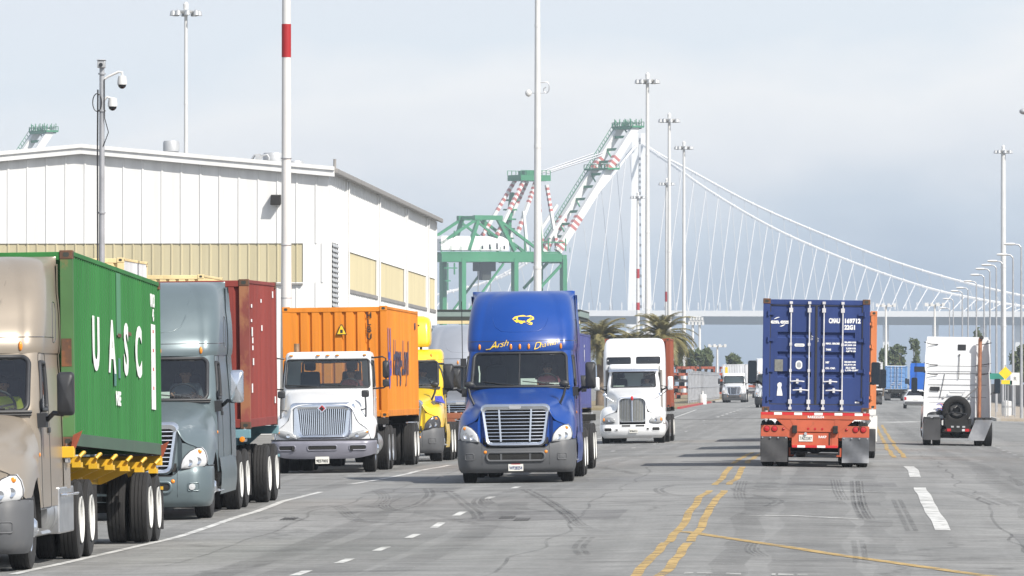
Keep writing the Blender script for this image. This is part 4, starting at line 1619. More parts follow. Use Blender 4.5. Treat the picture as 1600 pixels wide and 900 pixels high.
def tree(x, y, h, rx, rz, label, seed, n=900, cz=None, group='trees far down the road', leaf=0.5, trunkr=0.2):
    rn = random.Random(seed)
    o = thing('tree', label, 'tree', (x, y, zt(x, y)), 0, group)
    mb = MB().tube([(0, 0, 0), (0.1, 0, h * 0.35), (-0.1, 0, h * 0.7)], [trunkr, trunkr * 0.7, trunkr * 0.35], 8)
    cl = []
    for k in range(14):
        a = rn.uniform(0, 2 * pi)
        rr = sqrt(rn.random()) * rx * 0.75
        zz = h - rz + rn.uniform(-0.75, 0.8) * rz
        sc = rn.uniform(0.3, 0.55)
        cl.append((rr * cos(a), rr * sin(a), zz, sc))
        mb.tube([(0, 0, h * rn.uniform(0.3, 0.5)), (rr * cos(a) * 0.6, rr * sin(a) * 0.6, zz - 0.3), (rr * cos(a), rr * sin(a), zz)], [trunkr * 0.4, trunkr * 0.2, 0.02], 5)
    mb.build('trunk', M['trunk'], o)
    mb = MB()
    for k in range(n):
        c = rn.choice(cl)
        p = Vector((rn.gauss(0, 1), rn.gauss(0, 1), rn.gauss(0, 1))).normalized() * (rn.random() ** 0.4)
        q = Vector((c[0] + p.x * c[3] * rx, c[1] + p.y * c[3] * rx, c[2] + p.z * c[3] * rz))
        u = Vector((rn.gauss(0, 1), rn.gauss(0, 1), rn.gauss(0, 1))).normalized()
        v = u.orthogonal().normalized()
        l = leaf * rn.uniform(0.5, 1.1)
        mb.add([q - u * l, q + v * l * 0.45, q + u * l, q - v * l * 0.45], [(0, 1, 2, 3)])
    mb.build('crown', M['tree_leaf'], o, smooth=False)
    return o


for i, (px, s, topy, rpx, boty, lb) in enumerate((
        (1086, 11.5, 546, 15, 573, 'round green tree left of the short floodlight pole above the chassis stacks'),
        (1103, 11.0, 545, 13, 573, 'thin branched tree close to the short floodlight pole'),
        (1147, 11.0, 553, 13, 575, 'rounded bush like tree above the far white truck'),
        (1062, 11.5, 525, 10, 580, 'dark tree beside the brown container behind the palm'),
        (1380, 10.5, 542, 9, 585, 'narrow tree just right of the blue container'),
        (1402, 10.5, 540, 15, 585, 'broad green tree above the pale blue trailer'),
        (1429, 10.5, 532, 9, 583, 'slim upright tree above the blue tractor'),
        (1526, 11.0, 518, 7, 580, 'tree top showing over the right corner of the white bobtail truck'),
        (1592, 12.0, 540, 14, 600, 'dark tree behind the yellow sign at the right edge'))):
    y = 11000 / s
    x = X_at(px, s)
    h = Z_at(topy, s) - zt(x, y)
    rz = (boty - topy) / s / 2
    tree(x, y, h, rpx / s, rz, lb, 20 + i, leaf=0.42)

# slatted fence on the left verge
M['fence_slat'] = mat('fence_slat', (0.40, 0.41, 0.43), 0.6, 0.1, 0.15, 1.5, dirt=0.35)
fn = thing('slatted_fence', 'pale grey slatted chain link fence along the far left verge', 'fence', (-13.3, 650, 0))
mb = MB()
mp_ = MB()
for k in range(0, 240):
    y = k * 0.75
    zb = zt(-13.3, 650 + y) + 0.15
    mb.box(-0.02, 0.02, y, y + 0.62 - 0.2 * (sin(k * 12.9) > .8), zb + 0.1 + .2 * (sin(k * 7.7) > .7), zb + 2.75 + 0.08 * sin(k) - .35 * (sin(k * 3.3) > .85))
for k in range(0, 25):
    y = k * 7.3
    zb = zt(-13.3, 650 + y)
    MB().cyl((0.06, y, zb), (0.06, y, zb + 3.2), 0.06, 8).build('post', M['galv'], fn)
mb.build('slats', M['fence_slat'], fn, smooth=False)
mb = MB()
for z in (0.4, 1.6, 2.9):
    mb.tube([(0.07, y, zt(-13.3, 650 + y) + z) for y in range(0, 181, 15)], 0.035, 5)
mb.build('rail', M['galv'], fn)

# orange chassis frames stacked in the yard beyond the fence
M['chassis_orange'] = mat('chassis_orange', (0.34, 0.085, 0.045), 0.6, 0, 0.25, 0.8, dirt=0.6, dirtcol=(.12, .10, .09), rust=0.4)
proto = thing('chassis_frame', 'x', 'chassis', (0, 0, 0), 0, 'chassis frames stacked in the yard')
mb = MB()
for x in (-0.5, 0.5):
    mb.box(x - 0.09, x + 0.09, 0, 12, 0.55, 0.9)
for y in (0, 3, 6, 9, 11.8):
    mb.box(-1.22, 1.22, y, y + 0.2, 0.62, 0.88)
mb.box(-1.22, -1.05, 0, 0.4, 0.2, 0.9).box(1.05, 1.22, 0, 0.4, 0.2, 0.9)
mb.build('frame', M['chassis_orange'], proto, smooth=False)
for y in (9.2, 10.5):
    for sx in (-1, 1):
        MB().lathe([(-0.28, 0.3), (-0.28, 0.46), (0.28, 0.46), (0.28, 0.3)], 'x', 18, (sx * 0.92, y, 0.48)).build('wheel', M['rubber'], proto)
first = True
pos = [('first', -17.3), ('second', -15.6), ('third', -13.9), ('fourth', -12.6), ('fifth', -10.9)]
lev = ['bottom', 'second', 'third', 'fourth', 'top']
for i, (nm, x) in enumerate(pos):
    yb = 838 + i * 14
    for k in range(5 if i != 2 else 4):
        o = proto if first else copy_tree(proto)
        first = False
        if (i + 2 * k) % 3 == 1:
            for c in o.children:
                if c.name.startswith('frame'):
                    if 'frame_dark' not in M:
                        M['frame_dark'] = mat('frame_dark', (.07, .065, .07), .7, 0, .3, 1, dirt=.4)
                        M['_fd'] = c.data.copy()
                        M['_fd'].materials.clear()
                        M['_fd'].materials.append(M['frame_dark'])
                    c.data = M['_fd']
        o.location = (x + RND.uniform(-.35, .35), yb + RND.uniform(-.5, .5), zt(x, yb) + 0.02 + k * 0.78)
        o.rotation_euler.z = RND.uniform(-0.05, 0.05) + (pi if k % 2 else 0)
        if k % 2:
            o.location.y += 12
        o['label'] = ('dark' if (i + 2 * k) % 3 == 1 else 'orange') + f' container chassis frame, {lev[k]} level of the {nm} stack from the left beyond the fence'

# white barrels and clutter by the verge
for (px, py, nm) in ((1098, 632, 'white barrel at the end of the red kerb'),):
    x, y = ground_hit(px, py)
    o = thing('barrel', nm, 'barrel', (x, y, zt(x, y)))
    MB().lathe([(0, 0.36), (0.3, 0.38), (0.32, 0.36), (0.9, 0.36), (0.95, 0.33), (0.95, 0.001)], 'z', 18).build('drum', M['mast_white'], o)
    MB().lathe([(0.93, 0.10), (1.25, 0.09), (1.27, 0.001)], 'z', 10).build('handle', M['mast_white'], o)

# signs on the right sidewalk
M['sign_yellow'] = mat('sign_yellow', (0.80, 0.52, 0.02), 0.5, 0, 0.06, 3)
M['sign_green'] = mat('sign_green', (0.03, 0.22, 0.17), 0.5, 0, 0.06, 3)
M['sign_white'] = mat('sign_white', (0.66, 0.67, 0.66), 0.5, 0, 0.06, 3)
s = 26.0
x, y = X_at(1570, s), 11000 / s
o = thing('warning_sign', 'yellow diamond warning sign with a smaller plate below on the right sidewalk', 'road sign', (x, y, zt(x, y) + 0.1))
zs = Z_at(583, s) - zt(x, y) - 0.1
MB().cyl((0, 0.05, 0), (0, 0.05, zs + 0.5), 0.035, 10).build('post', M['galv'], o)
d = 0.40
MB().prism([(-d, 0, zs), (0, 0, zs - d), (d, 0, zs), (0, 0, zs + d)], (0, 0.02, 0)).build('diamond_plate', M['sign_yellow'], o, smooth=False)
MB().box(-0.24, 0.26, -0.002, 0.018, zs - 0.66, zs - 0.42).build('lower_plate', M['sign_yellow'], o, smooth=False)
for (px, py, w_, h_, mt_, nm, cat) in ((1556, 588, 1.0, 0.36, 'sign_green', 'green street name sign left of the yellow diamond sign', 'road sign'),
                                       (1575, 598, 0.5, 0.25, 'sign_green', 'small green plate sign below the yellow diamond', 'road sign'),
                                       (1586, 592, 0.55, 0.75, 'sign_white', 'white square sign right of the yellow diamond sign', 'road sign')):
    x, y = X_at(px, s), 11000 / s + 1.5
    zb = zt(x, y) + 0.1
    o = thing('street_sign', nm, cat, (x, y, zb))
    z = Z_at(py, s) - zb
    MB().cyl((0, 0.04, 0), (0, 0.04, z + h_ / 2), 0.03, 8).build('post', M['galv'], o)
    MB().box(-w_ / 2, w_ / 2, -0.01, 0.01, z - h_ / 2, z + h_ / 2).build('sign_plate', M[mt_], o, smooth=False)
    if mt_ == 'sign_white':
        text('R', 0.3, M['ink_black'], o, (0, -0.015, z), FRONT)
x, y = X_at(1572, s) + 0.1, 11000 / s + 3
o = thing('barrel', 'white barrel on the right sidewalk below the yellow sign', 'barrel', (X_at(1572, 25), 440, zt(10, 440) + 0.15))
MB().lathe([(0, 0.30), (0.4, 0.32), (0.9, 0.30), (0.95, 0.001)], 'z', 16).build('drum', M['mast_white'], o)
MB().lathe([(0.5, 0.325), (0.62, 0.325)], 'z', 16).build('band', M['lamp_grey'], o)
# low dark wall and hedge behind the sidewalk
M['grey_wall'] = mat('grey_wall', (0.20, 0.19, 0.18), 0.85, 0, 0.15, 0.6, dirt=0.3)
o = tag(MB().box(16.9, 17.2, 430, 900, -0.4, 2.0).build('boundary_wall', M['grey_wall'], None, smooth=False), 'low grey boundary wall behind the right sidewalk', 'wall')
# ------------------------------------------------------------------ containers
def container_mats(name, col, rust=0.18, dirt=0.3):
    return mat(name, col, 0.65, 0, 0.10, 0.55, dirt=dirt, dirtcol=tuple(c * 0.6 + 0.02 for c in col), rust=rust, streak=0.10, stretch=(1, 1, 0.45), spec=0.2)


M['cont_green'] = container_mats('cont_green', (0.030, 0.150, 0.040), 0.10)
M['cont_red'] = container_mats('cont_red', (0.21, 0.043, 0.036), 0.16)
M['cont_orange'] = container_mats('cont_orange', (0.62, 0.21, 0.025), 0.04, 0.2)
M['cont_blue'] = container_mats('cont_blue', (0.030, 0.052, 0.165), 0.05)
M['cont_blue2'] = container_mats('cont_blue2', (0.07, 0.08, 0.22), 0.05)
M['cont_brown'] = container_mats('cont_brown', (0.26, 0.075, 0.045), 0.10)
M['cont_paleblue'] = container_mats('cont_paleblue', (0.12, 0.24, 0.46), 0.02)
M['cont_white'] = container_mats('cont_white', (0.55, 0.56, 0.58), 0.03)
M['cont_orange2'] = container_mats('cont_orange2', (0.50, 0.17, 0.07), 0.08)
M['frame_rusty'] = mat('frame_rusty', (0.10, 0.05, 0.03), 0.8, 0, 0.3, 3, rust=0.6)
M['lock_rod'] = mat('lock_rod', (0.60, 0.59, 0.60), 0.5, 0.2, 0.12, 6, dirt=0.25, rust=0.12)
M['gasket'] = mat('gasket', (0.030, 0.030, 0.036), 0.8, 0, 0.2, 4, dirt=0.3, dirtcol=(0.12, 0.09, 0.06))
CW, CH = 1.219, 2.591


def corrugate(u0, u1, pitch, depth, flat=0.36, slope=0.14):
    """(u, depth) profile of a trapezoidal sheet"""
    out = []
    n = max(1, round((u1 - u0) / pitch))
    p = (u1 - u0) / n
    for i in range(n):
        a = u0 + i * p
        out += [(a, 0), (a + p * flat, 0), (a + p * (flat + slope), -depth), (a + p * (1 - slope), -depth)]
    out.append((u1, 0))
    return out


def container(label, L, m, group=None, door_end=1, rusty_post=None, cat='shipping container', casting=None):
    """box of length L; y = 0 is the front end, door_end -1 puts the doors there, +1 at y = L"""
    o = thing('shipping_container', label, cat, (0, 0, 0), 0, group)
    H = CH
    # corner posts and rails
    mb = MB()
    for x in (-1, 1):
        for y in (0, 1):
            x0, x1 = sorted((x * CW, x * (CW - 0.16)))
            y0, y1 = (0.005, 0.13) if y == 0 else (L - 0.13, L - 0.005)
            mb.box(x0, x1, y0, y1, 0.1, H - 0.1)
        x0, x1 = sorted((x * (CW - 0.002), x * (CW - 0.07)))
        mb.box(x0, x1, 0.12, L - 0.12, 0.02, 0.17)
        mb.box(x0, x1, 0.12, L - 0.12, H - 0.075, H - 0.012)
    for (y0, y1) in ((0.01, 0.08), (L - 0.08, L - 0.01)):
        mb.box(-CW + 0.15, CW - 0.15, y0, y1, 0.02, 0.17)
        mb.box(-CW + 0.15, CW - 0.15, y0, y1, H - 0.13, H - 0.02)
    mb.build('frame', m, o, smooth=False, bevel=0.008)
    mc = M[casting] if casting else m
    for x in (-1, 1):
        for y in (0, L):
            for z in (0, H - 0.118):
                x0, x1 = sorted((x * (CW + 0.004), x * (CW - 0.17)))
                y0, y1 = (-0.004, 0.178) if y == 0 else (L - 0.178, L + 0.004)
                c = MB().box(x0, x1, y0, y1, z, z + 0.118).build('corner_casting', mc, o, smooth=False, bevel=0.008)
                ye = -0.0055 if y == 0 else L + 0.0055
                xc = (x0 + x1) / 2
                hb = MB()
                for (cx, cy, cz, ax) in ((xc, ye, z + 0.06, 'y'), (x * (CW + 0.0055), (y0 + y1) / 2, z + 0.06, 'x')):
                    pts = []
                    for k in range(16):
                        a = 2 * pi * k / 16
                        u, v = 0.035 * cos(a), 0.026 * sin(a) + (0.016 if sin(a) > 0 else -0.016)
                        pts.append((cx + v, cy, cz + u * 0.9) if ax == 'y' else (cx, cy + v, cz + u * 0.9))
                    hb.add(pts, [tuple(range(16))])
                hb.build('hole', M['soffit_dark'], c, smooth=False)
    # sides
    pr = corrugate(0.13, L - 0.13, 0.277, 0.036)
    for x in (-1, 1):
        mb = MB()
        mb.grid([[(x * (CW - 0.012 + d), y, z) for (y, d) in pr] for z in (0.17, H - 0.075)])
        mb.build('side_panel', m, o, smooth=False)
    MB().grid([[(-CW + 0.06, y, H - 0.03 + d * 0.4) for (y, d) in pr], [(CW - 0.06, y, H - 0.03 + d * 0.4) for (y, d) in pr]]).build('roof_panel', m, o, smooth=False)
    MB().box(-CW + 0.06, CW - 0.06, 0.1, L - 0.1, 0.10, 0.16).build('floor', M['underbody'], o, smooth=False)
    # the end without doors
    ends = [(0, -1), (L, 1)]
    pe = corrugate(-CW + 0.16, CW - 0.16, 0.25, 0.045, 0.62, 0.08)
    for y, sg in ends:
        if sg == door_end:
            continue
        MB().grid([[(x, y - sg * (0.02 - d), z) for (x, d) in pe] for z in (0.17, H - 0.13)]).build('end_panel', m, o, smooth=False)
    if door_end:
        y = 0 if door_end < 0 else L
        sg = door_end
        for sx in (-1, 1):
            x0, x1 = (-CW + 0.165, -0.010) if sx < 0 else (0.010, CW - 0.165)
            mb = MB()
            # door leaf with pressed horizontal ribs
            zs = [0.19, 0.62, 0.66, 0.72, 0.76]
            prof = [(0.17, 0.0)]
            for zc in (0.79, 1.24, 1.69):
                prof += [(zc, 0.0), (zc + 0.03, -0.05), (zc + 0.138, -0.05), (zc + 0.142, 0.0)]
            prof += [(H - 0.14, 0.0)]
            inner = (x0 + 0.17, x1 - 0.10) if sx < 0 else (x0 + 0.10, x1 - 0.17)
            xs = [x0, inner[0], inner[0] + 0.012, inner[1] - 0.012, inner[1], x1]
            rows = []
            for (z, d) in prof:
                rows.append([(xx, y - sg * (0.028 - (d if 1 < i < 4 else 0)), z) for i, xx in enumerate(xs)])
            mb.grid(rows)
            dr = mb.build('door', m, o, smooth=False)
            # gasket edges
            gk = MB()
            gy0, gy1 = sorted((y - sg * 0.027, y - sg * 0.012))
            e = 0.014
            gk.box(x0 - (0.012 if sx < 0 else 0.009), x0 + e, gy0, gy1, 0.17, H - 0.14).box(x1 - e, x1 + (0.009 if sx < 0 else 0.012), gy0, gy1, 0.17, H - 0.14)
            gk.box(x0 + e, x1 - e, gy0, gy1, 0.172, 0.19).box(x0 + e, x1 - e, gy0, gy1, H - 0.16, H - 0.142)
            gk.build('gasket', M['gasket'], dr, smooth=False)
            for rx in ((-0.58, -0.16) if sx < 0 else (0.17, 0.60)):
                r = MB().cyl((rx, y + sg * 0.02, 0.07), (rx, y + sg * 0.02, H - 0.06), 0.017, 10)
                for z in (0.09, H - 0.09):
                    r.box(rx - 0.035, rx + 0.035, min(y - sg * .01, y + sg * .05), max(y - sg * .01, y + sg * .05), z - 0.03, z + 0.03)
                for z in (0.24, 0.95, 1.55, H - 0.26):
                    wd = 0.042 if z in (0.24, H - 0.26) else 0.028
                    r.box(rx - wd, rx + wd, min(y - sg * .02, y + sg * .042), max(y - sg * .02, y + sg * .042), z - wd * 1.2, z + wd * 1.2)
                r.build('lock_rod', M['lock_rod'], dr)
            z = 0.72
            for (xa, xb, zz) in (((-0.58, -0.26, 0.70), (-0.52, -0.16, 0.50)) if sx < 0 else ((0.17, 0.49, 0.70), (0.23, 0.60, 0.50))):
                h = MB().tube([(xa, y + sg * 0.055, zz), ((xa + xb) / 2, y + sg * 0.06, zz + 0.012), (xb, y + sg * 0.05, zz)], 0.016, 8)
                xm = (xa + xb) / 2
                h.box(xm - 0.028, xm + 0.028, min(y, y + sg * 0.07), max(y, y + sg * 0.07), zz - 0.045, zz + 0.06)
                h.build('handle', M['lock_rod'], dr)
            for zz in (0.3, 0.95, 1.65, 2.25):
                xh = sx * (CW - 0.12)
                MB().cyl((xh, y + sg * 0.012, zz - 0.06), (xh, y + sg * 0.012, zz + 0.06), 0.022, 8).box(min(xh, xh - sx * .14), max(xh, xh - sx * .14), min(y, y + sg * .012), max(y, y + sg * .012), zz - 0.035, zz + 0.035).build('hinge', m, dr)
    if rusty_post:
        x0, x1 = CW - 0.16, CW + 0.003
        MB().box(x1 - 0.165, x1, 0.0, 0.134, 0.122, H - 0.122).build('rusty_edge', M[rusty_post], o, smooth=False)
    return o


# ------------------------------------------------------------------ wheels
def tyre_mesh(name, r=0.52, w_=0.28, ribs=5, lugs=False):
    hw = w_ / 2
    pf = [(-hw * 0.82, 0.30), (-hw * 0.98, 0.34), (-hw, 0.41), (-hw * 0.96, 0.475), (-hw * 0.86, r - 0.012)]
    for i in range(ribs):
        a = -hw * 0.80 + i * (hw * 1.6 / ribs)
        b = a + hw * 1.6 / ribs
        pf += [(a + 0.004, r - 0.014), (a + 0.006, r), (b - 0.006, r), (b - 0.004, r - 0.014)]
    pf += [(hw * 0.86, r - 0.012), (hw * 0.96, 0.475), (hw, 0.41), (hw * 0.98, 0.34), (hw * 0.82, 0.30)]
    return MB().lathe(pf, 'x', 48).mesh(name, M['rubber'], angle=0.5)


TYRE = tyre_mesh('tyre')
TYRE_D = tyre_mesh('tyre_drive', 0.515, 0.27, 4)
_m = MB().lathe([(0.06, 0.295), (0.10, 0.31), (0.115, 0.30), (0.10, 0.28), (0.03, 0.27), (0.02, 0.19), (0.06, 0.17), (0.06, 0.13), (0.16, 0.12), (0.20, 0.08), (0.20, 0.001)], 'x', 36)
for k in range(10):
    a = 2 * pi * k / 10
    _m.cyl((0.05, 0.15 * cos(a) * 1.0, 0.15 * sin(a)), (0.12, 0.15 * cos(a), 0.15 * sin(a)), 0.02, 6)
RIM_STEER = _m.mesh('rim', M['chrome'], angle=0.5)
_m = MB().lathe([(0.12, 0.295), (0.145, 0.31), (0.15, 0.30), (0.13, 0.28), (-0.02, 0.265), (-0.06, 0.2), (-0.06, 0.14), (0.06, 0.13), (0.12, 0.11), (0.12, 0.001)], 'x', 36)
for k in range(10):
    a = 2 * pi * k / 10
    _m.cyl((-0.06, 0.165 * cos(a), 0.165 * sin(a)), (-0.01, 0.165 * cos(a), 0.165 * sin(a)), 0.018, 6)
RIM_DRIVE = _m.mesh('rim', M['rim_white'], angle=0.5)
RIM_ALLOY = _m.mesh('rim', M['rim_alloy'], angle=0.5)
HUB = MB().cyl((-0.12, 0, 0), (0.06, 0, 0), 0.19, 16).mesh('hub', M['underbody'])


def steer_wheel(root, y, x=1.02, z=0.52):
    for sx in (-1, 1):
        h = link('wheel', HUB, root)
        h.location = (sx * x, y, z)
        h.rotation_euler = (0, 0, 0 if sx > 0 else pi)
        link('tyre', TYRE, h)
        link('rim', RIM_STEER, h)


def dual_wheel(root, y, rim=None, x=1.08, z=0.515, tyre=None):
    for sx in (-1, 1):
        h = link('wheel', HUB, root)
        h.location = (sx * x, y, z)
        h.rotation_euler = (0, 0, 0 if sx > 0 else pi)
        for k in (0, -0.335):
            t = link('tyre', tyre or TYRE_D, h)
            t.location = (k, 0, 0)
        link('rim', rim or RIM_DRIVE, h)


def axle(root, y, z=0.515):
    MB().cyl((-0.8, y, z), (0.8, y, z), 0.08, 10).ball((0, y, z), 0.22, 0.2, 0.22).build('axle', M['underbody'], root)


# ------------------------------------------------------------------ container chassis (trailer)
def chassis(label, L, m, axles, group='container chassis under the boxes', deck=1.28, flaps=True, rear=None, leg_y=2.6, goose=0.0, flapm=None):
    """y = 0 is the front end, the rear at y = L; deck = height of the top of the bolsters"""
    o = thing('container_chassis', label, 'trailer', (0, 0, 0), 0, group)
    d = deck
    mb = MB()
    for x in (-0.48, 0.48):
        mb.box(x - 0.075, x + 0.075, 0.1, L - 0.05, d - 0.14, d - 0.11)
        mb.box(x - 0.012, x + 0.012, 0.1, L - 0.05, d - 0.42, d - 0.141)
        mb.box(x - 0.075, x + 0.075, 0.1, L - 0.05, d - 0.45, d - 0.421)
    k = 1.2
    while k < L - 1:
        mb.box(-0.46, 0.46, k, k + 0.08, d - 0.40, d - 0.16)
        k += 1.5
    mb.build('rails', m, o, smooth=False)
    for y in (0.0, L - 0.17):
        b = MB()
        b.hexa([(-1.22, y, d - 0.16), (1.22, y, d - 0.16), (1.22, y + 0.17, d - 0.16), (-1.22, y + 0.17, d - 0.16),
                (-1.22, y, d - 0.01), (1.22, y, d - 0.01), (1.22, y + 0.17, d - 0.01), (-1.22, y + 0.17, d - 0.01)])
        b.hexa([(-0.56, y + 0.01, d - 0.45), (0.56, y + 0.01, d - 0.45), (0.56, y + 0.16, d - 0.45), (-0.56, y + 0.16, d - 0.45),
                (-0.9, y + 0.01, d - 0.161), (0.9, y + 0.01, d - 0.161), (0.9, y + 0.16, d - 0.161), (-0.9, y + 0.16, d - 0.161)])
        b.build('bolster', m, o, smooth=False, bevel=0.01)
        for sx in (-1, 1):
            MB().cyl((sx * 1.12, y + 0.085, d - 0.05), (sx * 1.12, y + 0.085, d + 0.03), 0.04, 10).box(sx * 1.12 - 0.02, sx * 1.12 + 0.02, y + 0.02, y + 0.3, d - 0.22, d - 0.17).build('twistlock', M['galv'], o)
    # landing legs
    for sx in (-1, 1):
        b = MB().box(sx * 0.62 - 0.06, sx * 0.62 + 0.06, leg_y, leg_y + 0.12, 0.42, d - 0.2)
        b.box(sx * 0.62 - 0.045, sx * 0.62 + 0.045, leg_y + 0.015, leg_y + 0.105, 0.24, 0.45)
        b.box(sx * 0.62 - 0.12, sx * 0.62 + 0.12, leg_y - 0.06, leg_y + 0.18, 0.20, 0.24)
        b.build('landing_leg', m, o, smooth=False)
    # suspension and axles
    b = MB()
    for sx in (-1, 1):
        b.box(sx * 0.5 - 0.06, sx * 0.5 + 0.06, axles[0] - 0.75, axles[-1] + 0.6, d - 0.58, d - 0.44)
        for y in axles:
            b.box(sx * 0.5 - 0.05, sx * 0.5 + 0.05, y - 0.45, y + 0.45, 0.60, 0.68)
    b.build('suspension', M['underbody'], o, smooth=False)
    for y in axles:
        axle(o, y)
        dual_wheel(o, y)
    if flaps:
        yf = axles[-1] + 0.70
        for sx in (-1, 1):
            x0, x1 = sorted((sx * 0.62, sx * 1.22))
            rows = []
            for i in range(7):
                k = i / 6
                rows.append([(lerp(x0, x1, j / 4), yf + 0.02 * sin(j * 1.3 + i) + 0.03 * k * k, lerp(0.78, 0.19, k)) for j in range(5)])
            me = MB().grid(rows)
            rows2 = [[(p[0], p[1] + 0.012, p[2]) for p in r] for r in rows]
            me.grid(rows2)
            me.build('mudflap', flapm or M['mud_rubber'], o)
            MB().box(x0, x1, yf - 0.03, yf + 0.016, 0.781, 0.83).build('flap_bracket', m, o, smooth=False)
    return o


# ------------------------------------------------------------------ body shells for the tractors
class Shell:
    """upright body; levels are (z, half width, front y, bow of the front, corner radius, corner depth)"""

    def __init__(s, levels, yb):
        zs = [l[0] for l in levels]
        s.f = [mono(zs, [l[i] for l in levels]) for i in range(1, 6)]
        s.z0, s.z1, s.yb = zs[0], zs[-1], yb

    def par(s, z):
        return [f(z) for f in s.f]

    def P(s, t, z):
        w_, yf, bow, r, ry = s.par(z)
        a = abs(t)
        sg = -1 if t < 0 else 1
        if a <= 1:
            x = a * (w_ - r)
            y = yf + bow * a * a
        elif a <= 2:
            q = (a - 1) * pi / 2
            x = w_ - r + r * sin(q)
            y = yf + bow + ry * (1 - cos(q))
        else:
            x = w_ + max(0, getattr(s, 'rear', w_) - w_) * (a - 2) ** 1.5
            y = lerp(yf + bow + ry, s.yb, a - 2)
        return Vector((sg * x, y, z))

    def t_of_x(s, x, z):
        w_, yf, bow, r, ry = s.par(z)
        a = abs(x)
        sg = -1 if x < 0 else 1
        if a <= w_ - r:
            return sg * a / (w_ - r)
        return sg * (1 + asin(min(1, (a - (w_ - r)) / r)) / (pi / 2))

    def t_of_y(s, y, z, sg=1):
        w_, yf, bow, r, ry = s.par(z)
        y0 = yf + bow + ry
        return sg * (2 + (y - y0) / (s.yb - y0))

    def N(s, t, z):
        e = 0.01
        a = s.P(t + e, z) - s.P(t - e, z)
        b = s.P(t, min(z + e, s.z1)) - s.P(t, max(z - e, s.z0))
        n = a.cross(b)
        if n.length < 1e-9:
            return Vector((0, -1, 0))
        n.normalize()
        c = s.P(t, z)
        if n.dot(Vector((c.x, c.y - (s.yb + 0.0), 0))) < 0:
            n = -n
        return n

    def front(s, x, z, off=0.0):
        t = s.t_of_x(x, z)
        return s.P(t, z) + s.N(t, z) * off

    def side(s, y, z, sg=1, off=0.0):
        t = s.t_of_y(y, z, sg)
        return s.P(t, z) + s.N(t, z) * off

    def mesh(s, mb, nz=40, holes=(), back=True, top=True, nf=18, nc=8, ns=24, back_hole=None, zs=None):
        ts = [k / nf for k in range(nf)] + [1 + k / nc for k in range(nc)] + [2 + k / ns for k in range(ns + 1)]
        ts = [-t for t in reversed(ts[1:])] + ts
        zz = zs or [lerp(s.z0, s.z1, k / nz) for k in range(nz + 1)]
        rows = [[s.P(t, z) for t in ts] for z in zz]

        def skip(i, j):
            z = (zz[i] + zz[i + 1]) / 2
            t = (ts[j] + ts[j + 1]) / 2
            p = s.P(t, z)
            return any(h(p, t) for h in holes)
        mb.grid(rows, skip if holes else None)
        n = len(ts)
        if top:
            r = rows[-1]
            h = n // 2
            mb.grid([[r[h - k], r[h + k]] for k in range(h + 1)])
        if back:
            nb = 20
            wz = [abs(s.P(3, z).x) for z in zz]
            def sk(i, j):
                if not back_hole:
                    return False
                z = (zz[i] + zz[i + 1]) / 2
                x = lerp(-1, 1, (j + .5) / nb) * wz[i]
                return back_hole(x, z)
            mb.grid([[Vector((lerp(-1, 1, j / nb) * wz[i], s.yb, z)) for j in range(nb + 1)] for i, z in enumerate(zz)], sk)
        return mb


def rrect(cx, cz, hw, hh, r, n=6, skew=0.0, taper=0.0):
    """rounded rectangle path in a plane; taper narrows the top"""
    out = []
    for (sx, sz, a0) in ((1, 1, 0), (-1, 1, 90), (-1, -1, 180), (1, -1, 270)):
        for k in range(n + 1):
            a = radians(a0 + 90 * k / n)
            x = sx * (hw - r) + r * cos(a)
            z = sz * (hh - r) + r * sin(a)
            out.append((cx + x * (1 - taper * z / hh) + skew * z, cz + z))
    # thicken straight runs so the path follows curved surfaces
    res = []
    m = len(out)
    for i in range(m):
        a, b = out[i], out[(i + 1) % m]
        d = math.hypot(b[0] - a[0], b[1] - a[1])
        k = max(1, int(d / 0.12))
        for j in range(k):
            res.append((lerp(a[0], b[0], j / k), lerp(a[1], b[1], j / k)))
    return res


def inside(path, x, z):
    c = False
    n = len(path)
    j = n - 1
    for i in range(n):
        xi, zi = path[i]
        xj, zj = path[j]
        if (zi > z) != (zj > z) and x < (xj - xi) * (z - zi) / (zj - zi) + xi:
            c = not c
        j = i
    return c


def pane(fn, path, m, parent, name='windshield', gm=None, gr=0.022, off=0.006, rings=5):
    """glass with a rubber seal following a surface; fn(u, z, off) gives the point"""
    cx = sum(p[0] for p in path) / len(path)
    cz = sum(p[1] for p in path) / len(path)
    rows = []
    for k in range(rings + 1):
        f = 1 - k / rings if k < rings else 0.02
        rows.append([fn(lerp(cx, p[0], f), lerp(cz, p[1], f), off) for p in path + path[:1]])
    g = MB().grid(rows).build(name, m, parent, angle=1.2)
    if gr:
        MB().tube([fn(p[0], p[1], off) for p in path], gr, 6, closed=True).build('seal', gm or M['black_plastic'], g, angle=1.5)
    return g


def ringband(mb, out, inn, fn):
    """flat band between two closed paths of one length"""
    n = len(out)
    mb.grid([[fn(*p) for p in out + out[:1]], [fn(*p) for p in inn + inn[:1]]])


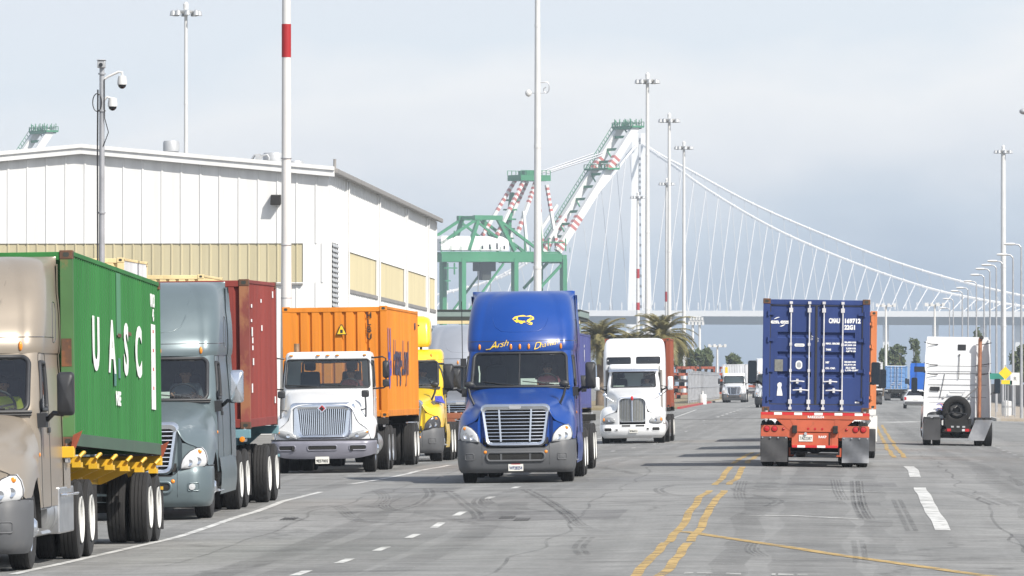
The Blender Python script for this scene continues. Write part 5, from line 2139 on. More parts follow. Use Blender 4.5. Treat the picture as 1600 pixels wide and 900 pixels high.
def mirror_main(root, sx, x0, z0, y, housing, w_=0.22, h=0.55, arm_z=1.86, door_x=1.14, chrome_arm=False, loops=False, hx=1.50, split=False):
    b = MB()
    pth = rrect(0, 0, w_ / 2, h / 2, 0.05)
    rows = []
    for (dy, f) in ((0.085, 0.92), (0.06, 1.0), (-0.03, 0.98), (-0.075, 0.8), (-0.085, 0.02)):
        rows.append([(sx * hx + p[0] * f, y + dy, z0 + p[1] * f) for p in pth + pth[:1]])
    b.grid(rows)
    mir = b.build('mirror', housing, root, angle=1.2)
    MB().add([(sx * hx + p[0] * 0.9, y + 0.086, z0 + p[1] * 0.94) for p in pth], [tuple(range(len(pth)))]).build('mirror_glass', M['mirror_glass'], mir, smooth=False)
    if split:
        MB().box(sx * hx - w_ / 2, sx * hx + w_ / 2, y + 0.05, y + 0.092, z0 - h * 0.2 - 0.02, z0 - h * 0.2 + 0.02).build('divider', M['black_plastic'], mir, smooth=False)
    a = MB()
    if loops:
        a.tube([(sx * door_x, y + 0.1, z0 + h * 0.66), (sx * (hx - 0.08), y, z0 + h * 0.72), (sx * hx, y, z0 + h * 0.62), (sx * hx, y + 0.02, z0), (sx * hx, y, z0 - h * 0.98), (sx * (hx - 0.06), y, z0 - h * 1.06), (sx * door_x, y + 0.1, z0 - h * 1.1)], 0.018, 8)
    else:
        a.tube([(sx * (door_x - 0.02), y + 0.25, arm_z), (sx * (door_x + 0.1), y + 0.2, arm_z), (sx * (hx - 0.16), y + 0.04, arm_z + 0.08), (sx * (hx - 0.03), y, z0 - h / 2 + 0.02)], 0.032, 10)
        a.box(*sorted((sx * (door_x - 0.03), sx * (door_x + 0.09))), y + 0.1, y + 0.36, arm_z - 0.10, arm_z + 0.08)
    a.build('mirror_arm', M['chrome'] if chrome_arm else M['black_plastic'], mir)
    return mir


def seat(root, x, y, z=1.62, m=None):
    b = MB()
    for (cx, w_, y0, y1, z0, z1) in ((x, 0.26, y - 0.28, y + 0.22, z - 0.08, z + 0.04),):
        b.box(cx - w_, cx + w_, y0, y1, z0, z1)
    b.hexa([(x - 0.25, y + 0.14, z + 0.04), (x + 0.25, y + 0.14, z + 0.04), (x + 0.25, y + 0.27, z + 0.04), (x - 0.25, y + 0.27, z + 0.04),
            (x - 0.22, y + 0.24, z + 0.78), (x + 0.22, y + 0.24, z + 0.78), (x + 0.22, y + 0.36, z + 0.78), (x - 0.22, y + 0.36, z + 0.78)])
    b.box(x - 0.13, x + 0.13, y + 0.24, y + 0.34, z + 0.80, z + 1.0)
    b.box(x - 0.18, x + 0.18, y - 0.2, y + 0.15, z - 0.55, z - 0.085)
    b.build('seat', m or M['seat_cloth'], root, bevel=0.05)


def steering(root, x, y, z):
    pts = []
    n = 24
    for k in range(n):
        a = 2 * pi * k / n
        pts.append((x + 0.23 * cos(a), y - 0.23 * sin(a) * 0.42, z + 0.23 * sin(a) * 0.9))
    b = MB().tube(pts, 0.017, 8, closed=True).tube([(x, y - 0.02, z), (x, y - 0.3, z - 0.18)], 0.04, 8)
    for a in (0.2, pi - 0.2, -pi / 2):
        b.tube([(x, y, z), (x + 0.22 * cos(a), y - 0.22 * sin(a) * 0.42, z + 0.22 * sin(a) * 0.9)], 0.016, 6)
    b.build('steering_wheel', M['black_plastic'], root)


def tank(root, sx, y0, y1, r=0.31, x=0.86, z=0.66, m=None):
    b = MB().lathe([(0, 0.001), (0, r * 0.9), (0.04, r), (y1 - y0 - 0.04, r), (y1 - y0, r * 0.9), (y1 - y0, 0.001)], 'y', 28, (sx * x, y0, z))
    t = b.build('fuel_tank', m or M['aluminium'], root)
    s_ = MB()
    for k in (0.22, 0.78):
        y = lerp(y0, y1, k)
        s_.lathe([(0, r + 0.006), (0.06, r + 0.006)], 'y', 28, (sx * x, y, z))
    s_.build('strap', M['galv'], t)


def frame_rails(root, y0, y1, axles, fifth=True, z=0.98):
    b = MB()
    for x in (-0.43, 0.43):
        b.box(x - 0.04, x + 0.04, y0, y1, z - 0.28, z)
    for y in [y0 + 0.4, (y0 + y1) / 2, y1 - 0.1]:
        b.box(-0.39, 0.39, y, y + 0.08, z - 0.25, z - 0.03)
    b.box(-0.35, 0.35, y0 + 0.1, y0 + 1.6, 0.45, 1.1)          # engine and sump
    b.build('frame_rail', M['underbody'], root, smooth=False)
    for y in axles:
        axle(root, y)
    if fifth:
        c = (axles[0] + axles[-1]) / 2
        b = MB().lathe([(0, 0.001), (0, 0.46), (0.05, 0.48), (0.08, 0.44), (0.08, 0.001)], 'z', 28, (0, c, z + 0.10)).box(-0.4, 0.4, c - 0.2, c + 0.2, z - 0.02, z + 0.101)
        b.build('fifth_wheel', M['underbody'], root)


def tractor_flaps(root, y, m=None, z0=0.95, z1=0.2, bent=False):
    for sx in (-1, 1):
        x0, x1 = sorted((sx * 0.62, sx * 1.22))
        yy = y
        rows = []
        for i in range(6):
            k = i / 5
            dy = 0.05 * k
            if bent and sx < 0:
                dy = 0.30 * k
            rows.append([(lerp(x0, x1, j / 4) + (0.30 * k if bent and sx < 0 else 0), yy + dy + 0.012 * sin(j + i), lerp(z0, z1, k)) for j in range(5)])
        mm = MB().grid(rows).grid([[(p[0], p[1] + 0.012, p[2]) for p in r] for r in rows])
        mm.build('mudflap', (M['steel_flap'] if bent and sx < 0 else None) or m or M['mud_rubber'], root)


def plate(root, y, z, word, x=0.0, top=None, ink=None):
    p = MB().box(x - 0.155, x + 0.155, y, y + 0.012, z - 0.08, z + 0.08).build('license_plate', M['plate_white'], root, smooth=False, bevel=0.004)
    text(word, 0.105, ink or M['ink_blue'], p, (x, y - 0.003, z - 0.015), FRONT, 'plate_lettering', bold=0.002, fit=(0.27, 0.068))
    if top:
        MB().box(x - 0.09, x + 0.09, y - 0.002, y + 0.002, z + 0.055, z + 0.07).build('plate_stripe', M['ink_red'], p, smooth=False)
    return p


def marker(root, S, x, z, name='marker_light', w_=0.028, h=0.062):
    c = S.front(x, z, 0.0)
    MB().ball(c, w_, 0.03, h, 12, 8).build(name, M['amber'], root)


# ------------------------------------------------------------------ drivers
def person(label, shirt, loc, yaw, tilt=0.0):
    """a seated driver with both hands forward on the wheel, one continuous skinned body"""
    o = thing('person', label, 'person', loc, yaw, None)
    J = [((0, 0.02, 0.10), .150), ((0, 0.05, 0.30), .150), ((0, 0.05, 0.47), .155), ((0, 0.04, 0.57), .085), ((0, 0.01, 0.64), .058), ((0, -0.02, 0.73), .092), ((0, -0.02, 0.83), .082)]
    E = [(i, i + 1) for i in range(6)]
    for sx in (-1, 1):
        b = len(J)
        J += [((sx * 0.19, 0.04, 0.53), .07), ((sx * 0.26, -0.14, 0.33), .048), ((sx * 0.20, -0.36, 0.40), .034), ((sx * 0.18, -0.44, 0.42), .036)]
        E += [(2, b), (b, b + 1), (b + 1, b + 2), (b + 2, b + 3)]
        b = len(J)
        J += [((sx * 0.10, -0.02, 0.08), .095), ((sx * 0.14, -0.46, 0.14), .068), ((sx * 0.13, -0.58, -0.28), .048), ((sx * 0.13, -0.76, -0.33), .040)]
        E += [(0, b), (b, b + 1), (b + 1, b + 2), (b + 2, b + 3)]
    me = bpy.data.meshes.new('body')
    me.from_pydata([j[0] for j in J], E, [])
    t = bpy.data.objects.new('body', me)
    COL.objects.link(t)
    md = t.modifiers.new('skin', 'SKIN')
    if not me.skin_vertices:
        bm_ = __import__('bmesh').new()
        bm_.from_mesh(me)
        bm_.verts.layers.skin.verify()
        bm_.to_mesh(me)
        bm_.free()
    for i, v in enumerate(me.skin_vertices[0].data):
        v.radius = (J[i][1], J[i][1])
        v.use_root = (i == 0)
    sb = t.modifiers.new('sub', 'SUBSURF')
    sb.levels = sb.render_levels = 2
    bpy.context.view_layer.update()
    dg = bpy.context.evaluated_depsgraph_get()
    full = bpy.data.meshes.new_from_object(t.evaluated_get(dg))
    bpy.data.objects.remove(t)
    mb = MB()
    mb.add([v.co.copy() for v in full.vertices], [tuple(p.vertices) for p in full.polygons])
    nv = [v.normal.copy() for v in full.vertices]
    # nose, brow and ears
    mb.hexa([(-0.018, -0.105, 0.715), (0.018, -0.105, 0.715), (0.018, -0.08, 0.712), (-0.018, -0.08, 0.712),
             (-0.006, -0.108, 0.765), (0.006, -0.108, 0.765), (0.006, -0.09, 0.765), (-0.006, -0.09, 0.765)])
    for sx in (-1, 1):
        mb.ball((sx * 0.088, -0.01, 0.745), 0.012, 0.024, 0.034, 8, 6)
        # fingers closed round the wheel rim, and the thumb
        for k in range(4):
            x = sx * (0.205 - k * 0.016)
            z = 0.445 - k * 0.016
            l = (0.030, 0.036, 0.034, 0.027)[k]
            mb.tube([(x, -0.45, z), (x, -0.45 - l, z + 0.006), (x - sx * 0.004, -0.455 - l * 1.15, z - 0.02), (x - sx * 0.004, -0.452 - l * 0.6, z - 0.036)], [.0095, .009, .0085, .007], 6)
        mb.tube([(sx * 0.165, -0.44, 0.435), (sx * 0.148, -0.465, 0.452), (sx * 0.150, -0.49, 0.448)], [.011, .010, .008], 6)
    mb.build('body', M['skin'], o, angle=3)
    co = [v.co for v in full.vertices]

    def cloth(name, test, m, grow):
        keep = [test(c) for c in co]
        c = MB()
        c.v = [tuple(co[i] + nv[i] * grow) for i in range(len(co))]
        c.f = [tuple(p.vertices) for p in full.polygons if all(keep[i] for i in p.vertices)]
        used = sorted({i for f in c.f for i in f})
        mp = {i: k for k, i in enumerate(used)}
        c.v = [c.v[i] for i in used]
        c.f = [tuple(mp[i] for i in f) for f in c.f]
        c.build(name, m, o, angle=3)
    cloth('shirt', lambda c: c.z > 0.14 and c.z < 0.615 and c.y > -0.20, shirt, 0.014)
    cloth('trousers', lambda c: c.z < 0.19 and c.y > -0.66 and c.z > -0.29, M['trousers'], 0.012)
    hb = MB()
    rows = []
    for i in range(7):
        p = lerp(0.05, pi / 2, i / 6)
        rows.append([(0.102 * cos(p) * cos(a), -0.008 + 0.112 * cos(p) * sin(a), 0.775 + 0.105 * sin(p)) for a in [2 * pi * k / 16 for k in range(17)]])
    rows.insert(0, [(0.1 * cos(a) * (1 if sin(a) > -0.3 else 0.97), 0.0 + 0.108 * sin(a), 0.775 if sin(a) < -0.2 else 0.70) for a in [2 * pi * k / 16 for k in range(17)]])
    hb.grid(rows)
    hb.build('hair', M['hair'], o, angle=3)
    fb = MB()
    for sx in (-1, 1):
        fb.ball((sx * 0.033, -0.103, 0.755), 0.013, 0.008, 0.009, 8, 6)
    fb.box(-0.026, 0.026, -0.1085, -0.098, 0.684, 0.690)
    fb.build('face_features', M['hair'], o)
    return o
# ------------------------------------------------------------------ the aerodynamic tractor (rounded hood, trapezoid grille)
GRP = 'semi truck tractors on the port road'


def nose(root, m, row, back=0.05, zlow=0.70, inner=0.30):
    """painted panel that closes the front of a hood between grille, lamps and bumper; row = front edge points"""
    half = row[len(row) // 2:]
    xs = [p[0] for p in half]
    pts = []
    n = 40
    for k in range(n + 1):
        x = lerp(inner, xs[-1] - 0.012, k / n)
        i = 0
        while i < len(xs) - 2 and xs[i + 1] < x:
            i += 1
        f = (x - xs[i]) / max(xs[i + 1] - xs[i], 1e-6)
        p = Vector(half[i]).lerp(Vector(half[i + 1]), min(max(f, 0), 1))
        pts.append((x, p.y, p.z))
    for sx in (-1, 1):
        rows = []
        for j in range(9):
            f = j / 8
            rows.append([(sx * x, y + back , lerp(zlow, z - 0.002, f)) for (x, y, z) in pts])
        MB().grid(rows).build('nose_panel', m, root, angle=1.0)


def grille_aero(root, y=-0.085, frame=None, slat=None):
    frame = frame or M['chrome']
    def fy(x):
        return y + 0.105 * (x / 0.75) ** 2

    def F(x, z, o=0.0):
        return (x, fy(x) + 0.07 * (z - 0.78) + o, z)
    out = rrect(0, 1.19, 0.68, 0.435, 0.12, taper=-0.085)
    inn = rrect(0, 1.175, 0.60, 0.335, 0.06, taper=-0.085)
    # matching counts
    n = min(len(out), len(inn))

    def resample(p, n):
        m = len(p)
        q = []
        d = [0]
        for i in range(m):
            a, b = p[i], p[(i + 1) % m]
            d.append(d[-1] + math.hypot(a[0] - b[0], a[1] - b[1]))
        for k in range(n):
            s_ = d[-1] * k / n
            i = 0
            while d[i + 1] < s_:
                i += 1
            f = (s_ - d[i]) / max(d[i + 1] - d[i], 1e-9)
            a, b = p[i], p[(i + 1) % m]
            q.append((lerp(a[0], b[0], f), lerp(a[1], b[1], f)))
        return q
    out, inn = resample(out, 72), resample(inn, 72)
    mid = [((a[0] * 0.6 + b[0] * 0.4), (a[1] * 0.6 + b[1] * 0.4)) for a, b in zip(out, inn)]
    mb = MB()
    rows = [[F(*p, 0.12) for p in out + out[:1]], [F(*p, 0.01) for p in out + out[:1]],
            [F(*p, -0.03) for p in mid + mid[:1]], [F(*p, 0.0) for p in inn + inn[:1]], [F(*p, 0.09) for p in inn + inn[:1]]]
    mb.grid(rows)
    g = mb.build('grille', frame, root, angle=1.0)
    MB().grid([[F(x, z, 0.085) for x in [lerp(-0.68, 0.68, k / 12) for k in range(13)]] for z in (0.8, 1.56)]).build('grille_mesh', M['underbody'], g, smooth=False)
    sl = MB()
    for k in range(9):
        z = lerp(0.865, 1.50, (k + 0.5) / 9)
        hw = 0.60 + 0.05 * (z - 1.18) / 0.335
        pts = [lerp(-hw, hw, i / 12) for i in range(13)]
        sl.grid([[F(x, z - 0.012, 0.04) for x in pts], [F(x, z - 0.004, 0.005) for x in pts], [F(x, z + 0.008, 0.008) for x in pts], [F(x, z + 0.014, 0.05) for x in pts]])
    sl.build('slats', slat or M['chrome'], g, angle=0.3)
    v = MB()
    for sx in (-1, 1):
        a = Vector(F(sx * 0.30, 0.855, 0.0))
        b = Vector(F(sx * 0.335, 1.505, 0.0))
        v.beam(a, b, 0.035, 0.03, (0, 1, 0))
    v.build('bars', slat or M['chrome'], g, smooth=False)
    pth = rrect(0, 1.565, 0.125, 0.036, 0.034)
    MB().prism([F(p[0], p[1], -0.032) for p in pth], (0, -0.012, 0)).build('badge', M['galv'], g, smooth=False)
    return g


def hood_aero(root, m):
    rows = []
    T = [  # y, then (x, z) for seven points from the centre line to the fender edge
        (-0.02, (0, 1.60), (.42, 1.60), (.70, 1.56), (.78, 1.28), (.98, 1.24), (1.13, 1.12), (1.17, .90)),
        (0.04, (0, 1.63), (.43, 1.63), (.72, 1.58), (.81, 1.33), (1.0, 1.29), (1.17, 1.15), (1.20, .90)),
        (0.40, (0, 1.70), (.50, 1.69), (.79, 1.62), (.88, 1.44), (1.06, 1.42), (1.20, 1.28), (1.225, .88)),
        (0.72, (0, 1.75), (.53, 1.74), (.84, 1.66), (.93, 1.50), (1.09, 1.48), (1.21, 1.34), (1.235, .95)),
        (1.00, (0, 1.79), (.55, 1.78), (.87, 1.70), (.97, 1.53), (1.11, 1.50), (1.215, 1.36), (1.235, 1.12)),
        (1.30, (0, 1.84), (.58, 1.83), (.90, 1.74), (1.0, 1.57), (1.12, 1.51), (1.21, 1.37), (1.235, 1.16)),
        (1.60, (0, 1.88), (.60, 1.87), (.93, 1.78), (1.03, 1.61), (1.13, 1.51), (1.20, 1.35), (1.23, 1.10)),
        (1.86, (0, 1.92), (.64, 1.91), (.97, 1.82), (1.06, 1.66), (1.14, 1.52), (1.19, 1.3), (1.215, .80)),
        (2.12, (0, 1.96), (.68, 1.95), (1.0, 1.87), (1.09, 1.70), (1.145, 1.54), (1.17, 1.3), (1.18, .70)),
        (2.20, (0, 1.97), (.70, 1.96), (1.01, 1.88), (1.09, 1.70), (1.145, 1.54), (1.17, 1.3), (1.18, .70))]
    for r in T:
        y = r[0]
        half = [(p[0], y + 0.16 * max(0, p[0] / 1.2) ** 2 * (1 if y < 0.5 else 0.3), p[1]) for p in r[1:]]
        if y < 0.1:      # the nose wraps round to the headlamps
            half = [(p[0], y + (0.30 * max(0, (p[0] - 0.7) / 0.5) ** 1.5 if p[0] > 0.7 else 0.1 * (p[0] / 0.7) ** 2), p[2]) for p in half]
        rows.append([(-p[0], p[1], p[2]) for p in reversed(half[1:])] + half)
    mb = MB().grid(rows)
    nose(root, m, rows[0], 0.022, 0.72, 0.62)
    return mb.build('hood', m, root, sub=2, angle=3)


def headlamps_aero(root, lens, y=0.0):
    for sx in (-1, 1):
        o = [(.76, .85), (.765, .92), (.79, 1.0), (.84, 1.07), (.92, 1.145), (1.02, 1.19), (1.09, 1.19), (1.14, 1.12), (1.165, 1.02), (1.165, .94), (1.13, .885), (1.0, .865), (.88, .852)]

        def Y(x):
            return y - 0.02 + 0.30 * max(0, (x - 0.7) / 0.5) ** 1.5
        cx = sum(p[0] for p in o) / len(o)
        cz = sum(p[1] for p in o) / len(o)
        rows = []
        for f, dy in ((1.06, 0.05), (1.0, -0.015), (0.9, -0.03), (0.6, -0.045), (0.02, -0.05)):
            rows.append([(sx * lerp(cx, p[0], f), Y(lerp(cx, p[0], f)) + dy, lerp(cz, p[1], f)) for p in o + o[:1]])
        h = MB().grid(rows).build('headlight', lens, root, angle=1.2)
        MB().tube([(sx * p[0], Y(p[0]) - 0.012, p[1]) for p in o], 0.010, 5, closed=True).build('bezel', M['lamp_dark'], h)
        b = MB()
        for (x, z, r) in ((.90, .95, .055), (1.03, .98, .06)):
            b.lathe([(0, r), (-0.012, r * 0.96), (-0.004, r * 0.7), (0.0, 0.001)], 'y', 18, (sx * x, Y(x) - 0.045, z))
        b.build('reflector', M['chrome'], h)
        b = MB().ball((sx * 1.05, Y(1.05) - 0.035, 1.13), 0.045, 0.02, 0.035)
        b.build('indicator', M['amber'], h)


def bumper_aero(root, m, low, plate_text=None, accents=True):
    S = Shell([(0.22, 1.16, 0.02, 0.06, 0.34, 0.42), (0.30, 1.21, -0.05, 0.06, 0.34, 0.46), (0.55, 1.235, -0.09, 0.07, 0.34, 0.50), (0.80, 1.235, -0.06, 0.08, 0.34, 0.5), (0.92, 1.225, 0.0, 0.09, 0.34, 0.5)], 0.80)
    ts = [k / 12 for k in range(12)] + [1 + k / 10 for k in range(10)] + [2, 2.4, 2.8, 3.0]
    ts = [-t for t in reversed(ts[1:])] + ts
    rows = []

    def ztop(x):
        u = min(1, max(0, (abs(x) - 0.60) / 0.22))
        return 0.72 + 0.165 * u * u * (3 - 2 * u)
    for k in range(15):
        f = k / 14
        row = []
        for t in ts:
            x = S.P(t, 0.6).x
            z = lerp(0.22, ztop(x), f)
            row.append(S.P(t, z))
        rows.append(row)
    rows.append([p + Vector((0, 0.10, 0.004)) for p in rows[-1]])
    rows.insert(0, [p + Vector((0, 0.12, 0.02)) for p in rows[0]])
    b = MB().grid(rows).build('bumper', m, root, angle=0.9)
    MB().tube([p + Vector((0, .02, .008)) for p in rows[-2]], .012, 5).build('bumper_gap', M['black_plastic'], b)
    sm = MB()
    for sx in (-1, 1):
        sm.tube([S.front(sx * .70, z, .001) for z in (.26, .4, .55, .7, .80)], .004, 4)
    sm.build('bumper_seam', M['black_plastic'], b)
    if accents:
        out = rrect(0, 0.55, 0.60, 0.085, 0.075)
        pane(lambda x, z, o: S.front(x, z, o), out, M['underbody'], b, 'lower_grille', m, 0.028, 0.005)  # flat dark plate, the opening's inner shade put into its colour
        v = MB()
        for sx in (-1, 1):
            v.beam(S.front(sx * 0.30, 0.49, 0.012), S.front(sx * 0.30, 0.61, 0.012), 0.04, 0.012, (0, 1, 0))
        v.build('grille_bar', m, b, smooth=False)
        for sx in (-1, 1):
            out = rrect(sx * 0.96, 0.55, 0.09, 0.065, 0.03)
            pane(lambda x, z, o: S.front(x, z, o), out, m if low is None else low, b, 'step_recess', m, 0.012, 0.003)
            c = S.front(sx * 0.63, 0.645, 0.0)
            MB().ball(c, 0.034, 0.02, 0.034, 12, 8).build('marker_light', M['amber'], b)
    if plate_text:
        p = S.front(0, 0.34, 0.012)
        plate(b, p.y, 0.335, plate_text, 0.0, True)
    return b


def tractor_aero(label, paint, bumper, sleeper=True, group=GRP, plate_text=None, lens=None, roof='high', mirror=None, fog=False,
                 skirt=True, daycab_fairing=False, wheelbase=5.6, grille=None, dark_low=None, antenna=False, sideext=True, rim=None, flap_y=None, div=True,
                 interior=True, bent=False, name='semi_truck', tandem=1.32, hood_mirrors=True):
    o = thing(name, label, 'truck', (0, 0, 0), 0, group)
    AX0 = 1.30
    D1 = AX0 + wheelbase - tandem / 2
    D2 = D1 + tandem
    yb = 4.95 if sleeper else 3.55
    # cab
    CABL = [(0.75, 1.17, 2.05, 0.14, .2, .2), (1.94, 1.145, 2.06, 0.16, .24, .26), (2.30, 1.125, 2.30, 0.17, .24, .26), (2.66, 1.10, 2.60, 0.18, .24, .26), (2.76, 1.10, 2.68, 0.18, .24, .26)]
    if not sleeper and not daycab_fairing or (not sleeper):
        CABL += [(2.90, 1.08, 2.80, .18, .24, .26), (2.97, 1.02, 2.95, .2, .24, .26)]
    S = Shell(CABL, yb)
    ws = rrect(0, 2.305, 0.985, 0.345, 0.10, taper=0.02)
    door_w = rrect(2.86 if True else 0, 2.28, 0.36, 0.30, 0.07, skew=0.10)

    def h_front(p, t):
        return abs(t) < 1.85 and inside(ws, p.x, p.z)

    def h_side(p, t):
        return abs(t) > 2.0 and inside(door_w, p.y, p.z)
    mb = MB()
    S.mesh(mb, 56, (h_front, h_side), nf=22, nc=8, ns=40, top=not sleeper)
    cab = mb.build('cab', paint, o, angle=0.7)
    pane(lambda x, z, q: S.front(x, z, q), ws, M['glass'], o, 'windshield', gr=0.036)
    if div:
        a = [S.front(0, z, 0.012) for z in (1.97, 2.15, 2.3, 2.45, 2.64)]
        MB().tube(a, 0.016, 6).build('windshield_bar', M['black_plastic'], o)
    cw = MB()
    for (z, q) in ((1.925, .02), (1.955, .035)):
        cw.tube([S.front(x, z, q) for x in [lerp(-1.04, 1.04, k / 20) for k in range(21)]], .022, 6)
    cw.build('cowl', M['black_plastic'], o)
    wp = MB()
    for sx in (-1, 1):
        wp.tube([S.front(sx * 0.42 + 0.3, 1.99, 0.03), S.front(sx * 0.42 + 0.05, 2.01, 0.04), S.front(sx * 0.42 - 0.35, 2.06, 0.03)], 0.010, 5)
    wp.build('wiper', M['black_plastic'], o)
    for sg in (-1, 1):
        pane(lambda y, z, q: S.side(y, z, sg, q), door_w, M['glass'], cab, 'side_window', gr=0.03)
        # door leaf lines and handle
        ln = rrect(2.92, 1.72, 0.50, 0.98, 0.10)
        MB().tube([S.side(p[0], p[1], sg, 0.0) for p in ln], 0.006, 4, closed=True).build('door_seam', M['black_plastic'], cab)
        a = S.side(3.30, 1.72, sg, 0.015)
        MB().box(a.x - 0.015, a.x + 0.015, a.y - 0.1, a.y + 0.06, a.z - 0.035, a.z + 0.035).build('door_handle', M['black_plastic'], cab, bevel=0.008)
    if interior:
        b = MB()
        b.hexa([(-1.02, 2.28, 1.30), (1.02, 2.28, 1.30), (1.02, 2.75, 1.30), (-1.02, 2.75, 1.30), (-1.02, 2.34, 1.93), (1.02, 2.34, 1.93), (1.02, 2.72, 1.86), (-1.02, 2.72, 1.86)])
        b.build('dashboard', M['dash'], o, bevel=0.03)
        b = MB().box(-1.06, 1.06, 4.05 if sleeper else yb - 0.12, (4.1 if sleeper else yb - 0.08), 0.9, 2.74)
        b.box(-1.06, 1.06, 2.3, 4.05 if sleeper else yb - 0.12, 1.02, 1.08)
        b.build('cab_lining', M['interior'], o, smooth=False)
        seat(o, -0.55, 3.35)
        seat(o, 0.55, 3.35)
        steering(o, 0.55, 2.88, 2.02)
        MB().box(0.02, 0.36, 2.38, 2.5, 1.99, 2.10).build('paper', M['paper'], o, smooth=False)
    hood_aero(o, paint)
    # dark liner behind the grille and lamps
    MB().box(-0.66, 0.66, 0.30, 0.42, 0.5, 1.50).build('radiator', M['underbody'], o, smooth=False)
    for sx in (-1, 1):
        MB().grid([[(sx * x, AX0 - 0.66 * cos(a), 0.5 + 0.62 * sin(a)) for a in [pi * k / 12 for k in range(13)]] for x in (0.7, 1.2)]).build('wheel_arch', M['underbody'], o)
    grille_aero(o, frame=grille)
    headlamps_aero(o, lens or M['headlamp'])
    bumper_aero(o, bumper, dark_low, plate_text)
    if fog:
        for sx in (-1, 1):
            MB().lathe([(0, 0.055), (-0.03, 0.05), (-0.035, 0.001)], 'y', 16, (sx * 0.94, -0.01, 0.55)).build('fog_light', M['headlamp'], o)
    # roof
    if sleeper:
        R = Shell([(2.70, 1.115, 2.60, 0.20, .28, .34), (2.76, 1.125, 2.60, 0.2, .28, .34), (2.90, 1.13, 2.64, 0.2, .28, .36), (3.15, 1.125, 2.80, .22, .30, .4), (3.45, 1.10, 3.05, .24, .32, .45),
                   (3.70, 1.06, 3.36, .26, .34, .5), (3.84, 1.01, 3.62, .28, .38, .5), (3.90, .95, 3.80, .28, .40, .45), (3.94, .84, 4.02, .28, .42, .40), (3.955, .70, 4.24, .22, .40, .3)], yb + 0.02)
        R.rear = 1.095
        zs = [lerp(2.70, 3.70, k / 22) for k in range(22)] + [3.70, 3.74, 3.78, 3.82, 3.85, 3.88, 3.90, 3.915, 3.93, 3.94, 3.948, 3.955]
        mb = MB()
        R.mesh(mb, zs=zs, nf=16, nc=10, ns=14)
        rf = mb.build('roof_fairing', paint, o, angle=0.8)
        pts = []
        for (x, z) in ((-0.62, 3.80), (-0.61, 3.6), (-0.58, 3.35), (-0.52, 3.2), (-0.40, 3.12), (-0.2, 3.10), (0, 3.10), (.2, 3.10), (.40, 3.12), (.52, 3.2), (.58, 3.35), (.61, 3.6), (.62, 3.80)):
            pts.append(R.front(x, z, -0.002))
        MB().tube(pts, 0.010, 6, caps=False).build('pressed_line', paint, rf, angle=2)
        MB().tube([R.P(t, 2.905) + R.N(t, 2.905) * 0.001 for t in [k / 10 - 2.6 for k in range(53)]], 0.006, 4, caps=False).build('seam', M['lamp_dark'], rf)
        for x in (-0.86, -0.13, 0.0, 0.13, 0.86) if div else (-0.86, 0.86, 0.0):
            marker(rf, R, x * (1 if abs(x) > .5 else 1.45), 2.79)
        o['_z'] = 1
        del o['_z']
        # sleeper side window and side line
        for sg in (-1, 1):
            pw = rrect(4.05, 3.10, 0.18, 0.26, 0.12, skew=0.3)
            MB().tube([R.side(p[0] + 0.3, p[1], sg, 0.0) for p in pw], 0.008, 4, closed=True).build('sleeper_vent_line', M['lamp_dark'], rf)
        if sideext:
            for sx in (-1, 1):
                zz = [lerp(0.95, 2.68, k / 6) for k in range(7)] + [lerp(2.72, 3.86, k / 12) for k in range(13)]
                rows = []
                for z in zz:
                    wz = (abs(S.P(2.9, min(z, 2.7)).x) if z < 2.7 else abs(R.P(3, z).x)) + 0.012
                    ye = yb + 0.46 - 0.34 * max(0, (z - 3.3) / 0.56) ** 2
                    rows.append([(sx * (wz + q), y, z) for (q, y) in ((0.0, yb - 0.06), (0.012, yb + 0.2), (0.03, ye), (0.005, ye), (-0.015, yb + 0.2), (-0.03, yb - 0.06))])
                MB().grid(rows).build('side_extender', paint, o, angle=0.7)
    else:
        for x in (-0.80, -0.2, 0.0, 0.2, 0.80):
            marker(o, S, x, 2.80)
        if daycab_fairing:
            R = Shell([(3.04, .70, 3.0, .04, .10, .2), (3.10, .75, 2.97, .04, .10, .2), (3.3, .77, 3.0, .05, .12, .2), (3.66, .76, 3.12, .06, .14, .2), (3.78, .73, 3.20, .07, .18, .2), (3.84, .66, 3.30, .07, .2, .2), (3.87, .56, 3.42, .07, .2, .15)], 3.75)
            mb = MB()
            R.mesh(mb, 20, nf=10, nc=8, ns=8)
            rf = mb.build('roof_fairing', paint, o, angle=0.8)
            b = MB()
            for x in (-0.5, 0.5):
                b.box(x - 0.03, x + 0.03, 3.3, 3.4, 2.9, 3.10)
            b.build('fairing_strut', M['black_plastic'], rf, smooth=False)
            mk = MB()
            for z in (3.62, 3.56):
                a = R.front(0.32, z, 0.004)
                mk.box(a.x - 0.11, a.x + 0.16 - (z < 3.6) * .05, a.y - 0.006, a.y + 0.02, z - 0.014, z + 0.014)
            mk.build('lettering', M['ink_black'], rf, smooth=False)
    # skirts, steps, tanks
    y0, y1 = 2.25, D1 - 0.70
    for sx in (-1, 1):
        tank(o, sx, 3.2, y1 - 0.05)
        b = MB()
        b.hexa([(sx * 0.62, 2.1, 0.42), (sx * 1.20, 2.1, 0.42), (sx * 1.20, 3.1, 0.42), (sx * 0.62, 3.1, 0.42),
                (sx * 0.62, 2.15, 0.46), (sx * 1.17, 2.15, 0.46), (sx * 1.17, 3.1, 0.46), (sx * 0.62, 3.1, 0.46)])
        b.box(*sorted((sx * 0.7, sx * 1.15)), 2.2, 3.05, 0.72, 0.76)
        b.box(*sorted((sx * 1.02, sx * 1.14)), 2.16, 2.24, 0.46, 0.95)
        b.build('step', M['aluminium'], o, smooth=False, bevel=0.008)
